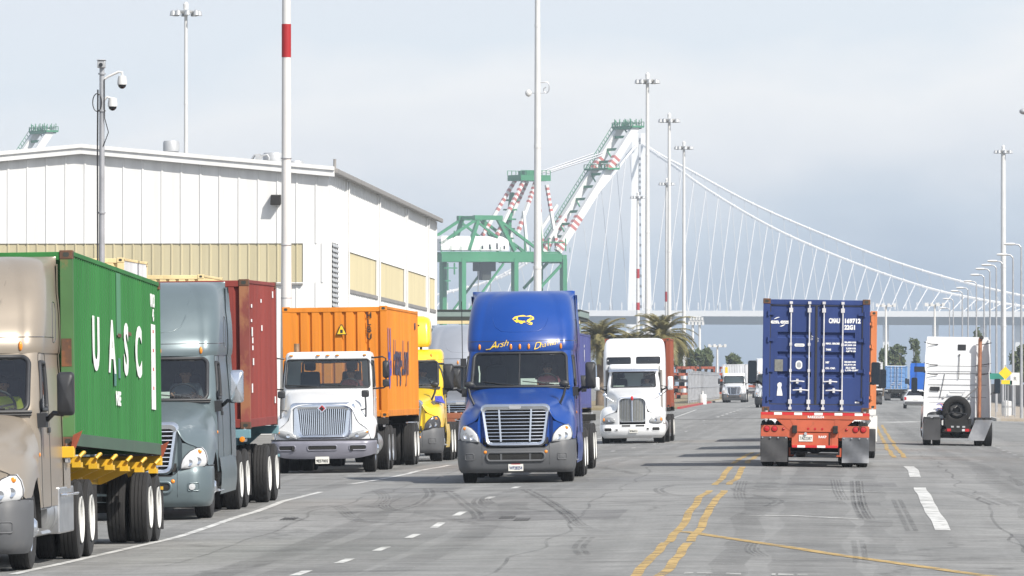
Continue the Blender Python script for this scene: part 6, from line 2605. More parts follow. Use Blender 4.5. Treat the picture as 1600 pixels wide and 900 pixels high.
        if skirt:
            b = MB().grid([[(sx * (1.18 + 0.03 * sin(pi * k)), y, lerp(0.36, 0.98, k)) for y in (2.5, y1)] for k in (0, .3, .6, 1)])
            b.build('side_skirt', paint, o)
        else:
            b = MB().box(*sorted((sx * 0.66, sx * 1.19)), 4.2, y1 + 0.02, 0.38, 0.98)
            b.build('tool_box', M['aluminium'], o, smooth=False, bevel=0.02)
            MB().tube([(sx * 1.2, 4.25, 0.88), (sx * 1.26, 4.3, 0.88), (sx * 1.26, y1 - 0.1, 0.88), (sx * 1.2, y1, 0.88)], 0.02, 8).build('rail', M['chrome'], o)
    frame_rails(o, 0.7, D2 + 0.75, (AX0, D1, D2))
    steer_wheel(o, AX0)
    for y in (D1, D2):
        dual_wheel(o, y, rim)
    tractor_flaps(o, D2 + 0.68, bent=bent)
    MB().box(-0.45, 0.45, D2 + 0.66, D2 + 0.72, 0.52, 0.80).build('rear_crossmember', M['underbody'], o, smooth=False)
    for sx in (-1, 1):
        for x in (0.33, 0.40):
            MB().cyl((sx * x, D2 + 0.72, 0.56), (sx * x, D2 + 0.74, 0.56), 0.05, 14).build('tail_light', M['red_lens'], o)
        mirror_main(o, sx, 0, 2.18, 2.25, mirror or M['black_plastic'])
        # hood mirrors on curved stalks
        if hood_mirrors:
            hm = MB().ball((sx * 0.99, 1.0, 2.02), 0.11, 0.06, 0.075, 14, 8).build('hood_mirror', M['black_plastic'], o)
            MB().tube([(sx * 1.02, 1.0, 1.97), (sx * 0.98, 0.98, 1.80), (sx * 0.90, 0.95, 1.62), (sx * 0.92, 1.0, 1.55)], 0.026, 8).build('stalk', M['black_plastic'], hm)
        MB().ball((sx * 1.215, 1.75, 1.42), 0.012, 0.05, 0.03).build('marker_light', M['amber'], o)
    if antenna:
        MB().tube([(-1.20, 2.3, 2.5), (-1.20, 2.3, 3.75)], 0.009, 5).build('antenna', M['black_plastic'], o)
        MB().box(-1.24, -1.12, 2.26, 2.36, 2.40, 2.56).build('antenna_base', M['black_plastic'], o, smooth=False)
    o['_shell'] = 0
    del o['_shell']
    geo = dict(S=S, R=R if (sleeper or daycab_fairing) else None, D1=D1, D2=D2, yb=yb, cab=cab)
    return o, geo


# ------------------------------------------------------------------ the square day cab with the wide chrome grille
def tractor_square(label, paint, group=GRP):
    o = thing('semi_truck', label, 'truck', (0, 0, 0), 0, group)
    AX0, D1, D2, yb = 1.15, 5.05, 6.40, 3.15
    S = Shell([(0.75, 1.04, 1.72, 0.08, .10, .12), (1.92, 1.02, 1.74, 0.10, .10, .12), (2.58, 0.985, 1.98, 0.10, .10, .12), (2.64, .98, 1.98, .10, .12, .14), (2.71, .96, 2.0, .10, .14, .2), (2.75, .90, 2.12, .10, .14, .2)], yb)
    ws = rrect(0, 2.25, 0.945, 0.315, 0.05, taper=0.02)
    dw = rrect(2.35, 2.24, 0.33, 0.29, 0.05, skew=0.06)
    rw = rrect(0, 2.26, 0.66, 0.26, 0.06)
    mb = MB()
    S.mesh(mb, 50, (lambda p, t: abs(t) < 1.95 and inside(ws, p.x, p.z), lambda p, t: abs(t) > 2 and inside(dw, p.y, p.z)), back_hole=lambda x, z: inside(rw, x, z), nf=22, nc=6, ns=30)
    cab = mb.build('cab', paint, o, angle=0.6)
    pane(lambda x, z, q: S.front(x, z, q), ws, M['glass'], o, 'windshield', gr=0.026)
    pane(lambda x, z, q: Vector((x, yb + q, z)), rw, M['glass'], cab, 'rear_window', gr=0.03)
    wp = MB()
    for x0 in (-0.55, 0.35):
        wp.tube([S.front(x0 + 0.3, 1.95, 0.03), S.front(x0, 1.97, 0.035), S.front(x0 - 0.4, 1.985, 0.03)], 0.012, 5)
    wp.build('wiper', M['black_plastic'], o)
    for sg in (-1, 1):
        pane(lambda y, z, q: S.side(y, z, sg, q), dw, M['glass'], cab, 'side_window', gr=0.025)
        ln = rrect(2.38, 1.70, 0.46, 0.92, 0.08)
        MB().tube([S.side(p[0], p[1], sg, 0.0) for p in ln], 0.006, 4, closed=True).build('door_seam', M['black_plastic'], cab)
        a = S.side(2.7, 1.65, sg, 0.012)
        MB().box(a.x - .012, a.x + .012, a.y - .09, a.y + .05, a.z - .03, a.z + .03).build('door_handle', M['chrome'], cab, bevel=0.006)
    for x in (-0.84, -0.22, 0, 0.22, 0.84):
        c = S.front(x, 2.665, 0.0)
        MB().ball(c, 0.05, 0.05, 0.022, 12, 8).build('marker_light', M['amber'], o)
    MB().box(-0.96, 0.96, 2.0, yb - 0.06, 1.0, 1.06).build('cab_lining', M['interior'], o, smooth=False)
    MB().hexa([(-0.95, 1.95, 1.2), (0.95, 1.95, 1.2), (.95, 2.3, 1.2), (-.95, 2.3, 1.2), (-.95, 1.98, 1.93), (.95, 1.98, 1.93), (.95, 2.28, 1.88), (-.95, 2.28, 1.88)]).build('dashboard', M['dash'], o, bevel=0.03)
    seat(o, -0.48, 2.72, 1.52)
    seat(o, 0.48, 2.72, 1.52)
    steering(o, 0.48, 2.25, 1.92)
    MB().box(-0.16, 0.1, 2.2, 2.22, 2.48, 2.56).build('inner_mirror', M['black_plastic'], o)
    # hood
    T = [(0.02, (0, 1.55), (.5, 1.55), (.70, 1.46), (.76, 1.20), (.88, 1.08), (1.04, 1.00), (1.08, .74)),
         (0.12, (0, 1.60), (.52, 1.60), (.75, 1.52), (.80, 1.28), (.92, 1.18), (1.09, 1.08), (1.13, .74)),
         (0.45, (0, 1.66), (.55, 1.65), (.80, 1.58), (.85, 1.38), (.97, 1.30), (1.12, 1.20), (1.16, .80)),
         (0.80, (0, 1.73), (.58, 1.72), (.84, 1.64), (.88, 1.44), (1.0, 1.35), (1.13, 1.24), (1.17, 1.06)),
         (1.15, (0, 1.79), (.61, 1.78), (.87, 1.70), (.91, 1.48), (1.0, 1.35), (1.13, 1.25), (1.17, 1.12)),
         (1.50, (0, 1.85), (.64, 1.84), (.91, 1.76), (.94, 1.5), (1.0, 1.34), (1.12, 1.22), (1.17, 1.02)),
         (1.70, (0, 1.90), (.66, 1.89), (.94, 1.82), (.97, 1.56), (1.0, 1.34), (1.08, 1.18), (1.12, .72)),
         (1.80, (0, 1.92), (.68, 1.91), (.96, 1.84), (.98, 1.6), (1.0, 1.34), (1.04, 1.16), (1.06, .70))]
    rows = []
    for r in T:
        half = [(p[0], r[0] + (0.10 * max(0, (p[0] - 0.7) / 0.4) if r[0] < 0.2 else 0), p[1]) for p in r[1:]]
        rows.append([(-p[0], p[1], p[2]) for p in reversed(half[1:])] + half)
    nose(o, paint, rows[0], 0.02, 0.70, 0.67)
    MB().grid(rows).build('hood', paint, o, sub=2, angle=3)
    MB().box(-0.66, 0.66, 0.28, 0.38, 0.5, 1.4).build('radiator', M['underbody'], o, smooth=False)
    for sx in (-1, 1):
        MB().grid([[(sx * x, AX0 - 0.62 * cos(a), 0.5 + 0.60 * sin(a)) for a in [pi * k / 12 for k in range(13)]] for x in (0.66, 1.14)]).build('wheel_arch', M['underbody'], o)
    # grille: chrome surround, sloping sides, many upright bars
    def F(x, z, q=0.0):
        return (x, -0.04 + 0.10 * (x / 0.72) ** 2 + 0.10 * (z - 0.8) + q, z)
    out = rrect(0, 1.165, 0.715, 0.425, 0.10, taper=-0.03)
    inn = rrect(0, 1.16, 0.52, 0.285, 0.05, taper=-0.06)

    def rs(p, n=72):
        m = len(p)
        d = [0]
        for i in range(m):
            a, c = p[i], p[(i + 1) % m]
            d.append(d[-1] + math.hypot(a[0] - c[0], a[1] - c[1]))
        q = []
        for k in range(n):
            s_ = d[-1] * k / n
            i = 0
            while d[i + 1] < s_:
                i += 1
            f = (s_ - d[i]) / max(d[i + 1] - d[i], 1e-9)
            a, c = p[i], p[(i + 1) % m]
            q.append((lerp(a[0], c[0], f), lerp(a[1], c[1], f)))
        return q
    out, inn = rs(out), rs(inn)
    mid = [((a[0] * .45 + c[0] * .55), (a[1] * .45 + c[1] * .55)) for a, c in zip(out, inn)]
    g = MB().grid([[F(*p, .10) for p in out + out[:1]], [F(*p, .0) for p in out + out[:1]], [F(*p, -.045) for p in mid + mid[:1]], [F(*p, -.01) for p in inn + inn[:1]], [F(*p, .07) for p in inn + inn[:1]]]).build('grille', M['chrome'], o, angle=1.0)
    MB().grid([[F(x, z, .06) for x in [lerp(-.56, .56, k / 10) for k in range(11)]] for z in (.86, 1.47)]).build('grille_mesh', M['underbody'], g, smooth=False)
    v = MB()
    for k in range(23):
        u = lerp(-1, 1, (k + .5) / 23)
        v.beam(F(u * 0.485, 0.872, 0.015), F(u * 0.535, 1.448, 0.015), 0.022, 0.03, (0, 1, 0))
    v.build('bars', M['chrome'], g, smooth=False)
    v = MB()
    v.beam(F(0, 0.872, 0.0), F(0, 1.448, 0.0), 0.026, 0.03, (0, 1, 0))
    v.build('centre_bar', M['chrome'], g, smooth=False)
    # diamond emblem
    zc = 1.46
    def dia(r, q):
        return [F(-r, zc, q), F(0, zc - r, q), F(r, zc, q), F(0, zc + r, q)]
    e = MB().prism([Vector(p) for p in dia(0.105, -0.06)], (0, -0.02, 0)).build('emblem', M['chrome'], g, smooth=False)
    MB().prism([Vector(p) for p in dia(0.072, -0.082)], (0, -0.004, 0)).build('emblem_field', M['ink_red'], e, smooth=False)
    MB().box(-0.012, 0.012, -0.135, -0.045, zc - 0.045, zc + 0.045).box(-0.045, -0.015, -0.128, -0.045, zc - 0.012, zc + 0.012).box(0.015, 0.045, -0.128, -0.045, zc - 0.012, zc + 0.012).build('emblem_bar', M['ink_black'], e, smooth=False)
    # headlamps: long wedges
    for sx in (-1, 1):
        oo = [(.57, .77), (.57, .82), (.66, .89), (.80, .945), (.95, .97), (1.03, .965), (1.05, .93), (1.03, .88), (.96, .82), (.84, .78), (.68, .765)]
        Y = lambda x: 0.02 + 0.10 * max(0, (x - .7) / .4)
        cx, cz = .82, .87
        rows = [[(sx * lerp(cx, p[0], f), Y(lerp(cx, p[0], f)) + dy, lerp(cz, p[1], f)) for p in oo + oo[:1]] for f, dy in ((1.05, .05), (1, -.01), (.85, -.03), (.02, -.04))]
        h = MB().grid(rows).build('headlight', M['headlamp_grey'], o, angle=1.2)
        MB().ball((sx * .98, Y(.98) - .015, .92), .05, .02, .035).build('indicator', M['amber'], h)
        MB().lathe([(0, .05), (-.01, .048), (0, .001)], 'y', 16, (sx * .78, Y(.78) - .035, .85)).build('reflector', M['chrome'], h)
    # bumper
    B = Shell([(0.30, 1.10, -0.10, 0.10, .30, .4), (0.36, 1.15, -0.14, 0.10, .30, .4), (0.55, 1.19, -0.17, 0.10, .30, .42), (0.70, 1.20, -0.16, 0.10, .30, .42), (0.735, 1.18, -0.12, .10, .3, .4)], 0.60)
    ts = [k / 12 for k in range(12)] + [1 + k / 10 for k in range(10)] + [2, 2.5, 3.0]
    ts = [-t for t in reversed(ts[1:])] + ts
    rows = []
    for k in range(11):
        f = k / 10
        rows.append([B.P(t, lerp(0.32 + 0.10 * min(1, max(0, abs(t) - 0.8)), 0.735, f)) for t in ts])
    rows.append([p + Vector((0, .1, 0.003)) for p in rows[-1]])
    rows.insert(0, [p + Vector((0, .1, 0.02)) for p in rows[0]])
    bu = MB().grid(rows).build('bumper', M['purple_grey_bumper'], o, angle=0.9)
    MB().tube([p + Vector((0, .0, .012)) for p in rows[-2]], .020, 5).build('bumper_gap', M['black_plastic'], bu)
    for (cx, hw) in ((0, .33), (-.80, .19), (.80, .19)):
        pane(lambda x, z, q: B.front(x, z, q), rrect(cx, .57, hw, .055, .04), M['underbody'], bu, 'lower_grille', M['purple_grey_bumper'], .016, .004)  # dark plates on the bumper face, colour standing for shade in the openings
    for sx in (-1, 1):
        c = B.front(sx * .66, .56, .01)
        MB().box(c.x - .03, c.x + .03, c.y - .02, c.y + .03, .50, .61).build('tow_hook', M['underbody'], bu, bevel=.008)
    p = B.front(0, .36, .012)
    plate(bu, p.y - 0.01, .29, '9E57002', 0.0, False, M['ink_black'])
    # mirrors
    for sx in (-1, 1):
        mirror_main(o, sx, 0, 2.33, 1.95, M['black_plastic'], .15, .40, door_x=1.0, loops=True, hx=1.33)
        MB().box(sx * 1.33 - .075, sx * 1.33 + .075, 1.88, 2.0, 1.93, 2.10).build('wide_angle_mirror', M['black_plastic'], o, bevel=.03)
        b = MB().box(sx * .95 - .085, sx * .95 + .085, .40, .52, 1.70, 1.86).build('hood_mirror', M['black_plastic'], o, bevel=.03)
        MB().tube([(sx * .95, .45, 1.72), (sx * .965, .40, 1.5), (sx * .965, .36, 1.28), (sx * .94, .34, 1.15)], .020, 8).tube([(sx * .96, .40, 1.44), (sx * .80, .45, 1.40)], .016, 6).ball((sx * .94, .34, 1.13), .045).build('stalk', M['black_plastic'], b)
    MB().cyl((-0.80, yb + .1, .9), (-0.80, yb + .1, 2.95), .065, 14).build('exhaust_stack', M['old_stack'], o)
    # undergear
    for sx in (-1, 1):
        tank(o, sx, 2.5, 4.1, .29, .82, .64, M['aluminium'])
        MB().box(*sorted((sx * .66, sx * 1.10)), 1.85, 2.45, .45, .49).box(*sorted((sx * .66, sx * 1.06)), 1.85, 2.45, .72, .76).build('step', M['aluminium'], o, smooth=False)
    frame_rails(o, .6, D2 + .7, (AX0, D1, D2))
    steer_wheel(o, AX0, 1.0)
    for y in (D1, D2):
        dual_wheel(o, y, RIM_ALLOY, 1.05)
    tractor_flaps(o, D2 + .68)
    MB().box(-.45, .45, D2 + .66, D2 + .72, .52, .8).build('rear_crossmember', M['underbody'], o, smooth=False)
    return o, dict(S=S, D1=D1, D2=D2, yb=yb)


# ------------------------------------------------------------------ the long nosed tractor with the twin panel grille
def tractor_long(label, paint, group=GRP):
    o = thing('semi_truck', label, 'truck', (0, 0, 0), 0, group)
    AX0, D1, D2, yb = 1.30, 6.2, 7.55, 4.95
    S = Shell([(0.75, 1.02, 2.05, .06, .10, .12), (2.06, .98, 2.06, .10, .14, .16), (2.62, .92, 2.32, .12, .14, .16), (2.80, .92, 2.30, .12, .14, .18), (2.92, .88, 2.5, .12, .16, .2)], 3.3)
    ws = rrect(0, 2.345, .80, .27, .06, taper=.03)
    dw = rrect(2.75, 2.32, .30, .26, .05)
    mb = MB()
    S.mesh(mb, 50, (lambda p, t: abs(t) < 1.9 and inside(ws, p.x, p.z), lambda p, t: abs(t) > 2 and inside(dw, p.y, p.z)), back=False, nf=22, nc=6, ns=24)
    cab = mb.build('cab', paint, o, angle=.6)
    pane(lambda x, z, q: S.front(x, z, q), ws, M['glass'], o, 'windshield', gr=.024)
    for sg in (-1, 1):
        pane(lambda y, z, q: S.side(y, z, sg, q), dw, M['glass'], cab, 'side_window', gr=.022)
        MB().tube([S.side(p[0], p[1], sg, 0) for p in rrect(2.78, 1.75, .42, .95, .06)], .006, 4, closed=True).build('door_seam', M['black_plastic'], cab)
    v = MB().grid([[S.front(x, z, q) for x in [lerp(-.86, .86, k / 14) for k in range(15)]] for z, q in ((2.74, .02), (2.70, .09), (2.66, .12), (2.665, .10))])
    v.build('sun_visor', M['chrome'], o)
    # sleeper, wider and taller than the cab
    R = Shell([(0.95, 1.13, 3.15, .02, .12, .15), (2.6, 1.14, 3.15, .04, .16, .2), (2.95, 1.14, 3.12, .08, .2, .25), (3.3, 1.13, 3.2, .12, .24, .3), (3.6, 1.11, 3.45, .16, .26, .34), (3.78, 1.06, 3.75, .18, .28, .34), (3.86, .97, 4.0, .18, .32, .3), (3.89, .80, 4.25, .15, .3, .25)], yb)
    wl_, wr_ = rrect(-.56, 3.05, .44, .125, .05), rrect(.53, 3.06, .44, .125, .05)
    mb = MB()
    zs = [lerp(.95, 3.6, k / 30) for k in range(30)] + [3.6, 3.66, 3.72, 3.78, 3.82, 3.85, 3.87, 3.88, 3.89]
    R.mesh(mb, zs=zs, nf=12, nc=8, ns=12)
    sl = mb.build('sleeper', paint, o, angle=.7)
    for p in (wl_, wr_):
        pane(lambda x, z, q: R.front(x, z, q), p, M['dark_glass'], sl, 'roof_window', gr=.014)
    MB().box(-.9, .9, 2.3, 3.25, 1.0, 1.06).box(-.95, .95, 3.16, 3.2, 1.0, 2.85).build('cab_lining', M['interior'], o, smooth=False)
    MB().box(-.88, .88, 2.3, 2.6, 1.2, 2.02).build('dashboard', M['dash'], o, bevel=.03)
    seat(o, -.48, 2.85, 1.60)
    seat(o, .48, 2.85, 1.60)
    steering(o, .48, 2.38, 2.0)
    MB().box(-.75, -.35, 2.33, 2.45, 2.03, 2.13).build('paper', M['paper'], o, smooth=False)
    MB().box(.3, .7, 2.33, 2.45, 2.03, 2.08).build('paper', M['paper'], o, smooth=False)
    # hood narrow between round fenders
    T = [(-.02, (0, 1.68), (.36, 1.67), (.50, 1.58), (.55, 1.15), (.80, 1.12), (1.06, 1.02), (1.14, .72)),
         (.10, (0, 1.74), (.38, 1.73), (.54, 1.64), (.60, 1.22), (.84, 1.22), (1.12, 1.12), (1.18, .72)),
         (.50, (0, 1.80), (.42, 1.79), (.60, 1.70), (.66, 1.32), (.88, 1.34), (1.15, 1.24), (1.20, .74)),
         (.90, (0, 1.86), (.46, 1.85), (.66, 1.76), (.72, 1.38), (.92, 1.38), (1.16, 1.28), (1.21, 1.05)),
         (1.30, (0, 1.92), (.52, 1.91), (.72, 1.82), (.78, 1.40), (.94, 1.38), (1.16, 1.28), (1.21, 1.13)),
         (1.75, (0, 1.99), (.60, 1.98), (.80, 1.88), (.86, 1.44), (.96, 1.34), (1.14, 1.2), (1.20, .95)),
         (2.05, (0, 2.05), (.68, 2.04), (.90, 1.94), (.95, 1.5), (.98, 1.3), (1.06, 1.1), (1.10, .74)),
         (2.14, (0, 2.07), (.70, 2.06), (.93, 1.96), (.97, 1.52), (1.0, 1.3), (1.03, 1.1), (1.04, .74))]
    rows = []
    for r in T:
        half = [(p[0], r[0] + (.34 * max(0, (p[0] - .5) / .65) ** 1.3 if r[0] < .2 else 0), p[1]) for p in r[1:]]
        rows.append([(-p[0], p[1], p[2]) for p in reversed(half[1:])] + half)
    nose(o, paint, rows[0], 0.02, 0.66, 0.475)
    MB().grid(rows).build('hood', paint, o, sub=2, angle=3)
    MB().box(-.5, .5, .42, .5, .5, 1.3).build('radiator', M['underbody'], o, smooth=False)
    def F(x, z, q=0):
        return (x, -.06 + .10 * (x / .5) ** 2 + .06 * (z - .8) + q, z)
    out = rrect(0, 1.24, .50, .46, .13, taper=.02)
    inn = rrect(0, 1.235, .455, .41, .11, taper=.02)
    n = min(len(out), len(inn))
    k_ = len(out)
    inn = [(p[0] * .90, 1.235 + (p[1] - 1.24) * .90) for p in out]
    g = MB().grid([[F(*p, .12) for p in out + out[:1]], [F(*p, -.01) for p in out + out[:1]], [F(*p, -.02) for p in inn + inn[:1]], [F(*p, .04) for p in inn + inn[:1]]]).build('grille', M['chrome'], o, angle=.8)
    M.setdefault('grille_weave', mat('grille_weave', (.20, .20, .18), .45, .6, .25, 60))
    MB().grid([[F(x, z, .03) for x in [lerp(-.47, .47, k / 10) for k in range(11)]] for z in (.80, 1.68)]).build('grille_mesh', M['grille_weave'], g, smooth=False)
    v = MB()
    v.beam(F(0, .8, -.02), F(0, 1.66, -.02), .045, .04, (0, 1, 0))
    for sx in (-1, 1):
        for k in range(7):
            x = sx * (.07 + k * .057)
            v.beam(F(x, .82, .02), F(x, 1.63, .02), .008, .012, (0, 1, 0))
    v.build('bars', M['chrome'], g, smooth=False)
    MB().ball(F(0, 1.66, -.05), .05, .03, .085).build('badge', M['ink_red'], g)
    for sx in (-1, 1):
        oo = [(.64, .78), (.63, .86), (.70, .95), (.84, .99), (1.0, .98), (1.09, .94), (1.11, .84), (1.08, .77), (.95, .74), (.78, .745)]
        Y = lambda x: -.02 + .34 * max(0, (x - .5) / .65) ** 1.3
        cx, cz = .87, .87
        h = MB().grid([[(sx * lerp(cx, p[0], f), Y(lerp(cx, p[0], f)) + dy, lerp(cz, p[1], f)) for p in oo + oo[:1]] for f, dy in ((1.05, .05), (1, -.02), (.85, -.04), (.02, -.05))]).build('headlight', M['headlamp_grey'], o, angle=1.2)
        MB().ball((sx * 1.04, Y(1.04) - .03, .88), .05, .03, .07).build('indicator', M['amber'], h)
        MB().lathe([(0, .07), (-.01, .066), (0, .001)], 'y', 16, (sx * .84, Y(.84) - .05, .87)).build('reflector', M['chrome'], h)
    B = Shell([(.20, 1.06, .06, .10, .34, .42), (.30, 1.16, -.06, .10, .34, .42), (.5, 1.22, -.12, .10, .34, .45), (.70, 1.21, -.08, .1, .34, .45)], .8)
    mb = MB()
    B.mesh(mb, 12, back=False, top=False, nf=10, nc=8, ns=3)
    bu = mb.build('bumper', paint, o, angle=.9)
    MB().grid([[B.P(t, .70), B.P(t, .70) + Vector((0, .14, .012))] for t in [k / 10 - 2 for k in range(41)]]).build('bumper_top', M['lamp_dark'], bu)
    for (cx, cz, hw, hh) in ((-.23, .645, .17, .038), (.28, .645, .17, .038), (-.90, .51, .14, .065), (.86, .53, .14, .065), (-.58, .5, .05, .035), (.56, .53, .05, .04)):
        pane(lambda x, z, q: B.front(x, z, q), rrect(cx, cz, hw, hh, hh * .6), M['underbody'], bu, 'opening_plate', paint, .010, .004)  # plates laid on the bumper, coloured dark for the shade inside openings
    plate(bu, B.front(0, .47, .02).y, .47, '9F86521', 0.04, False, M['ink_black'])
    for sx in (-1, 1):
        mirror_main(o, sx, 0, 2.20, 2.3, M['white_paint'], .20, .50, door_x=.95, hx=1.36, arm_z=1.95, chrome_arm=False)
        MB().tube([(sx * .95, 2.4, 2.12), (sx * 1.30, 2.3, 2.06)], .016, 6).tube([(sx * .95, 2.3, 1.72), (sx * 1.30, 2.3, 1.98)], .014, 6).build('mirror_brace', M['black_plastic'], o)
        MB().cyl((sx * 1.0, 3.0, .8), (sx * 1.0, 3.0, 2.7), .055, 12).build('intake_pipe', M['trim_grey'], o)
        b = MB().ball((sx * 1.02, .7, 1.78), .08, .06, .08).build('hood_mirror', M['chrome'], o)
        MB().tube([(sx * 1.0, .7, 1.74), (sx * .70, .75, 1.55)], .014, 6).build('stalk', M['chrome'], b)
        tank(o, sx, 3.1, 5.2, .32, .88, .62, M['aluminium'])
        MB().box(*sorted((sx * .7, sx * 1.18)), 2.2, 3.05, .44, .48).build('step', M['aluminium'], o, smooth=False)
    for sx in (-1, 1):
        MB().grid([[(sx * x, AX0 - .64 * cos(a), .5 + .62 * sin(a)) for a in [pi * k / 12 for k in range(13)]] for x in (.68, 1.16)]).build('wheel_arch', M['underbody'], o)
    frame_rails(o, .7, D2 + .7, (AX0, D1, D2))
    steer_wheel(o, AX0)
    for y in (D1, D2):
        dual_wheel(o, y, RIM_ALLOY)
    tractor_flaps(o, D2 + .68)
    return o, dict(S=S, R=R, D1=D1, D2=D2, yb=yb)
# ------------------------------------------------------------------ putting the traffic in its lanes
def mat4(o):
    return Matrix.Translation(o.location) @ o.rotation_euler.to_matrix().to_4x4()


def ride(o, carrier, x, y, z, rz=0.0):
    """rest a thing on a carrier at the carrier's local point"""
    m = mat4(carrier) @ Matrix.Translation((x, y, z)) @ Matrix.Rotation(rz, 4, 'Z')
    o.location = m.to_translation()
    o.rotation_euler = m.to_euler()
    return o


def drive(label, shirt, truck, x=0.55, y=3.34, z=1.60):
    return ride(person(label, shirt, (0, 0, 0), 0), truck, x, y, z)


GC = 'shipping containers carried in the traffic'

M['faded_blue'] = mat('faded_blue', (0.06, 0.17, 0.15), .6, 0, .2, 3)
M['post_green'] = mat('post_green', (0.06, 0.15, 0.05), 0.7, 0, .25, 1.2, rust=0.45, rustcol=(0.22, 0.12, 0.05), stretch=(1, 1, .5))
# ---- tan tractor, yellow chassis, green container (left edge)
t1, g1 = tractor_aero('tan tractor with a grey bumper cut by the left edge, hauling the green container', M['tan_paint'], M['grey_plastic'], hood_mirrors=False, skirt=False, wheelbase=5.95)
sit(t1, -11.31, 87.9, 0, (1.3, 7.3))
t1.scale = (1, 1, 1.022)
M['chassis_yellow'] = mat('chassis_yellow', (0.62, 0.36, 0.015), 0.5, 0, 0.12, 2, dirt=0.3, rust=0.15)
c1 = chassis('yellow container chassis with orange flags under the green container', 12.3, M['chassis_yellow'], (10.4, 11.65), deck=1.30, leg_y=3.2)
sit(c1, -11.22, 92.75, 0, (1.8, 11.0), 0.20, 0.0)
for k in range(6):
    y = 0.9 + k * 2.1
    MB().box(0.55, 1.20, y, y + 0.12, 1.07, 1.17).box(1.10, 1.22, y - 0.06, y + 0.2, 1.02, 1.09).hexa([(0.56, y + .02, 0.85), (0.6, y + .02, 0.85), (0.6, y + .1, 0.85), (0.56, y + .1, 0.85), (0.56, y + .02, 1.07), (1.1, y + .02, 1.07), (1.1, y + .1, 1.07), (0.56, y + .1, 1.07)]).tube([(1.2, y - 0.05, 1.16), (1.25, y, 1.22), (1.25, y + .12, 1.22), (1.18, y + 0.2, 1.18)], 0.025, 6).build('outrigger', M['chassis_yellow'], c1, smooth=False)
MB().hexa([(-.55, 1.6, .72), (.55, 1.6, .72), (.55, 4.2, .72), (-.55, 4.2, .72), (-.55, .2, 1.12), (.55, .2, 1.12), (.55, 4.2, 1.12), (-.55, 4.2, 1.12)]).build('gooseneck', M['chassis_yellow'], c1, smooth=False, bevel=.02)
for y in (0.02, 12.14):
    MB().hexa([(1.18, y, 1.27), (1.24, y, 1.27), (1.24, y + .03, 1.27), (1.18, y + .03, 1.27), (1.22, y - .1, 1.44), (1.34, y - .06, 1.50), (1.34, y - .03, 1.50), (1.22, y - .07, 1.44)]).build('corner_guide', M['chassis_orange'], c1, smooth=False)
b = container('green container with white lettering along its side behind the tan tractor', 12.19, M['cont_green'], GC, 1, 'post_green', casting='frame_rusty')
ride(b, c1, 0, 0.05, 1.30)
for ch in ('U', 'A', 'S', 'C'):
    k = 'UASC'.index(ch)
    text(ch, 0.98, M['ink_white'], b, (CW - 0.003, (2.95, 5.1, 7.05, 8.85)[k], 1.39 + 0.01 * k), RIGHT, 'lettering', sx=1.35, bold=0.035)
text('NSE', 0.26, M['ink_white'], b, (CW - 0.003, 5.9, 0.72), RIGHT, 'lettering', sx=1.5, bold=0.012)
for yy, z0 in ((5.35, .90), (5.95, 1.02)):
    MB().box(CW - .005, CW - .003, yy, yy + .3, z0, z0 + .28).build('faded_mark', M['faded_blue'], b, smooth=False)
MB().box(CW - .005, CW, 10.75, 11.35, 0.66, 1.92).build('white_bar', M['ink_white'], b, smooth=False)
mb = MB()
for k in range(4):
    mb.box(CW - .002, CW + .002, 10.95, 11.1, 0.95 + k * .28, 1.0 + k * .28)
mb.build('bar_marks', M['ink_red'], b, smooth=False)
text('UACU', 0.26, M['ink_white'], b, (CW - 0.003, 11.0, 2.26), RIGHT, 'code', sx=0.9, bold=0.008)
text('45', 0.24, M['ink_white'], b, (CW - 0.003, 11.1, 2.05), RIGHT, 'code', sx=0.9, bold=0.008)
MB().box(CW - .155, CW - .02, -.0045, .004, 1.05, 1.42).build('rust_patch', M['frame_rusty'], b, smooth=False)
MB().box(CW - .005, CW - .004, 5.75, 6.35, 1.62, 2.50).build('repaint_patch', mat('repaint', (.06, .20, .10), .6, 0, .2, 1.5, dirt=.3, stretch=(1, 1, .3)), b, smooth=False)
for yy, zz in ((5.9, 1.60), (7.3, 1.66)):
    MB().box(CW - .004, CW - .002, yy, yy + .5, zz, zz + .05).build('rust_scar', M['frame_rusty'], b, smooth=False)
# dark bottom side rail seen below the panel
MB().hexa([(CW + .001, .2, .0), (CW + .006, .2, .0), (CW + .006, 12, .0), (CW + .001, 12, 0), (CW + .001, .2, .165), (CW + .006, .2, .165), (CW + .006, 12, .165), (CW + .001, 12, .165)]).build('bottom_rail', mat('rail_green', (0.045, 0.085, 0.055), .6, 0, .2, 1, dirt=.4, rust=.2), b, smooth=False)
drive('driver in a yellow vest at the wheel of the tan tractor', M['shirt_hiviz'], t1)

M['post_rust'] = mat('post_rust', (0.21, 0.05, 0.04), 0.7, 0, .25, 1.2, rust=0.75, rustcol=(0.30, 0.13, 0.06), stretch=(1, 1, .5))
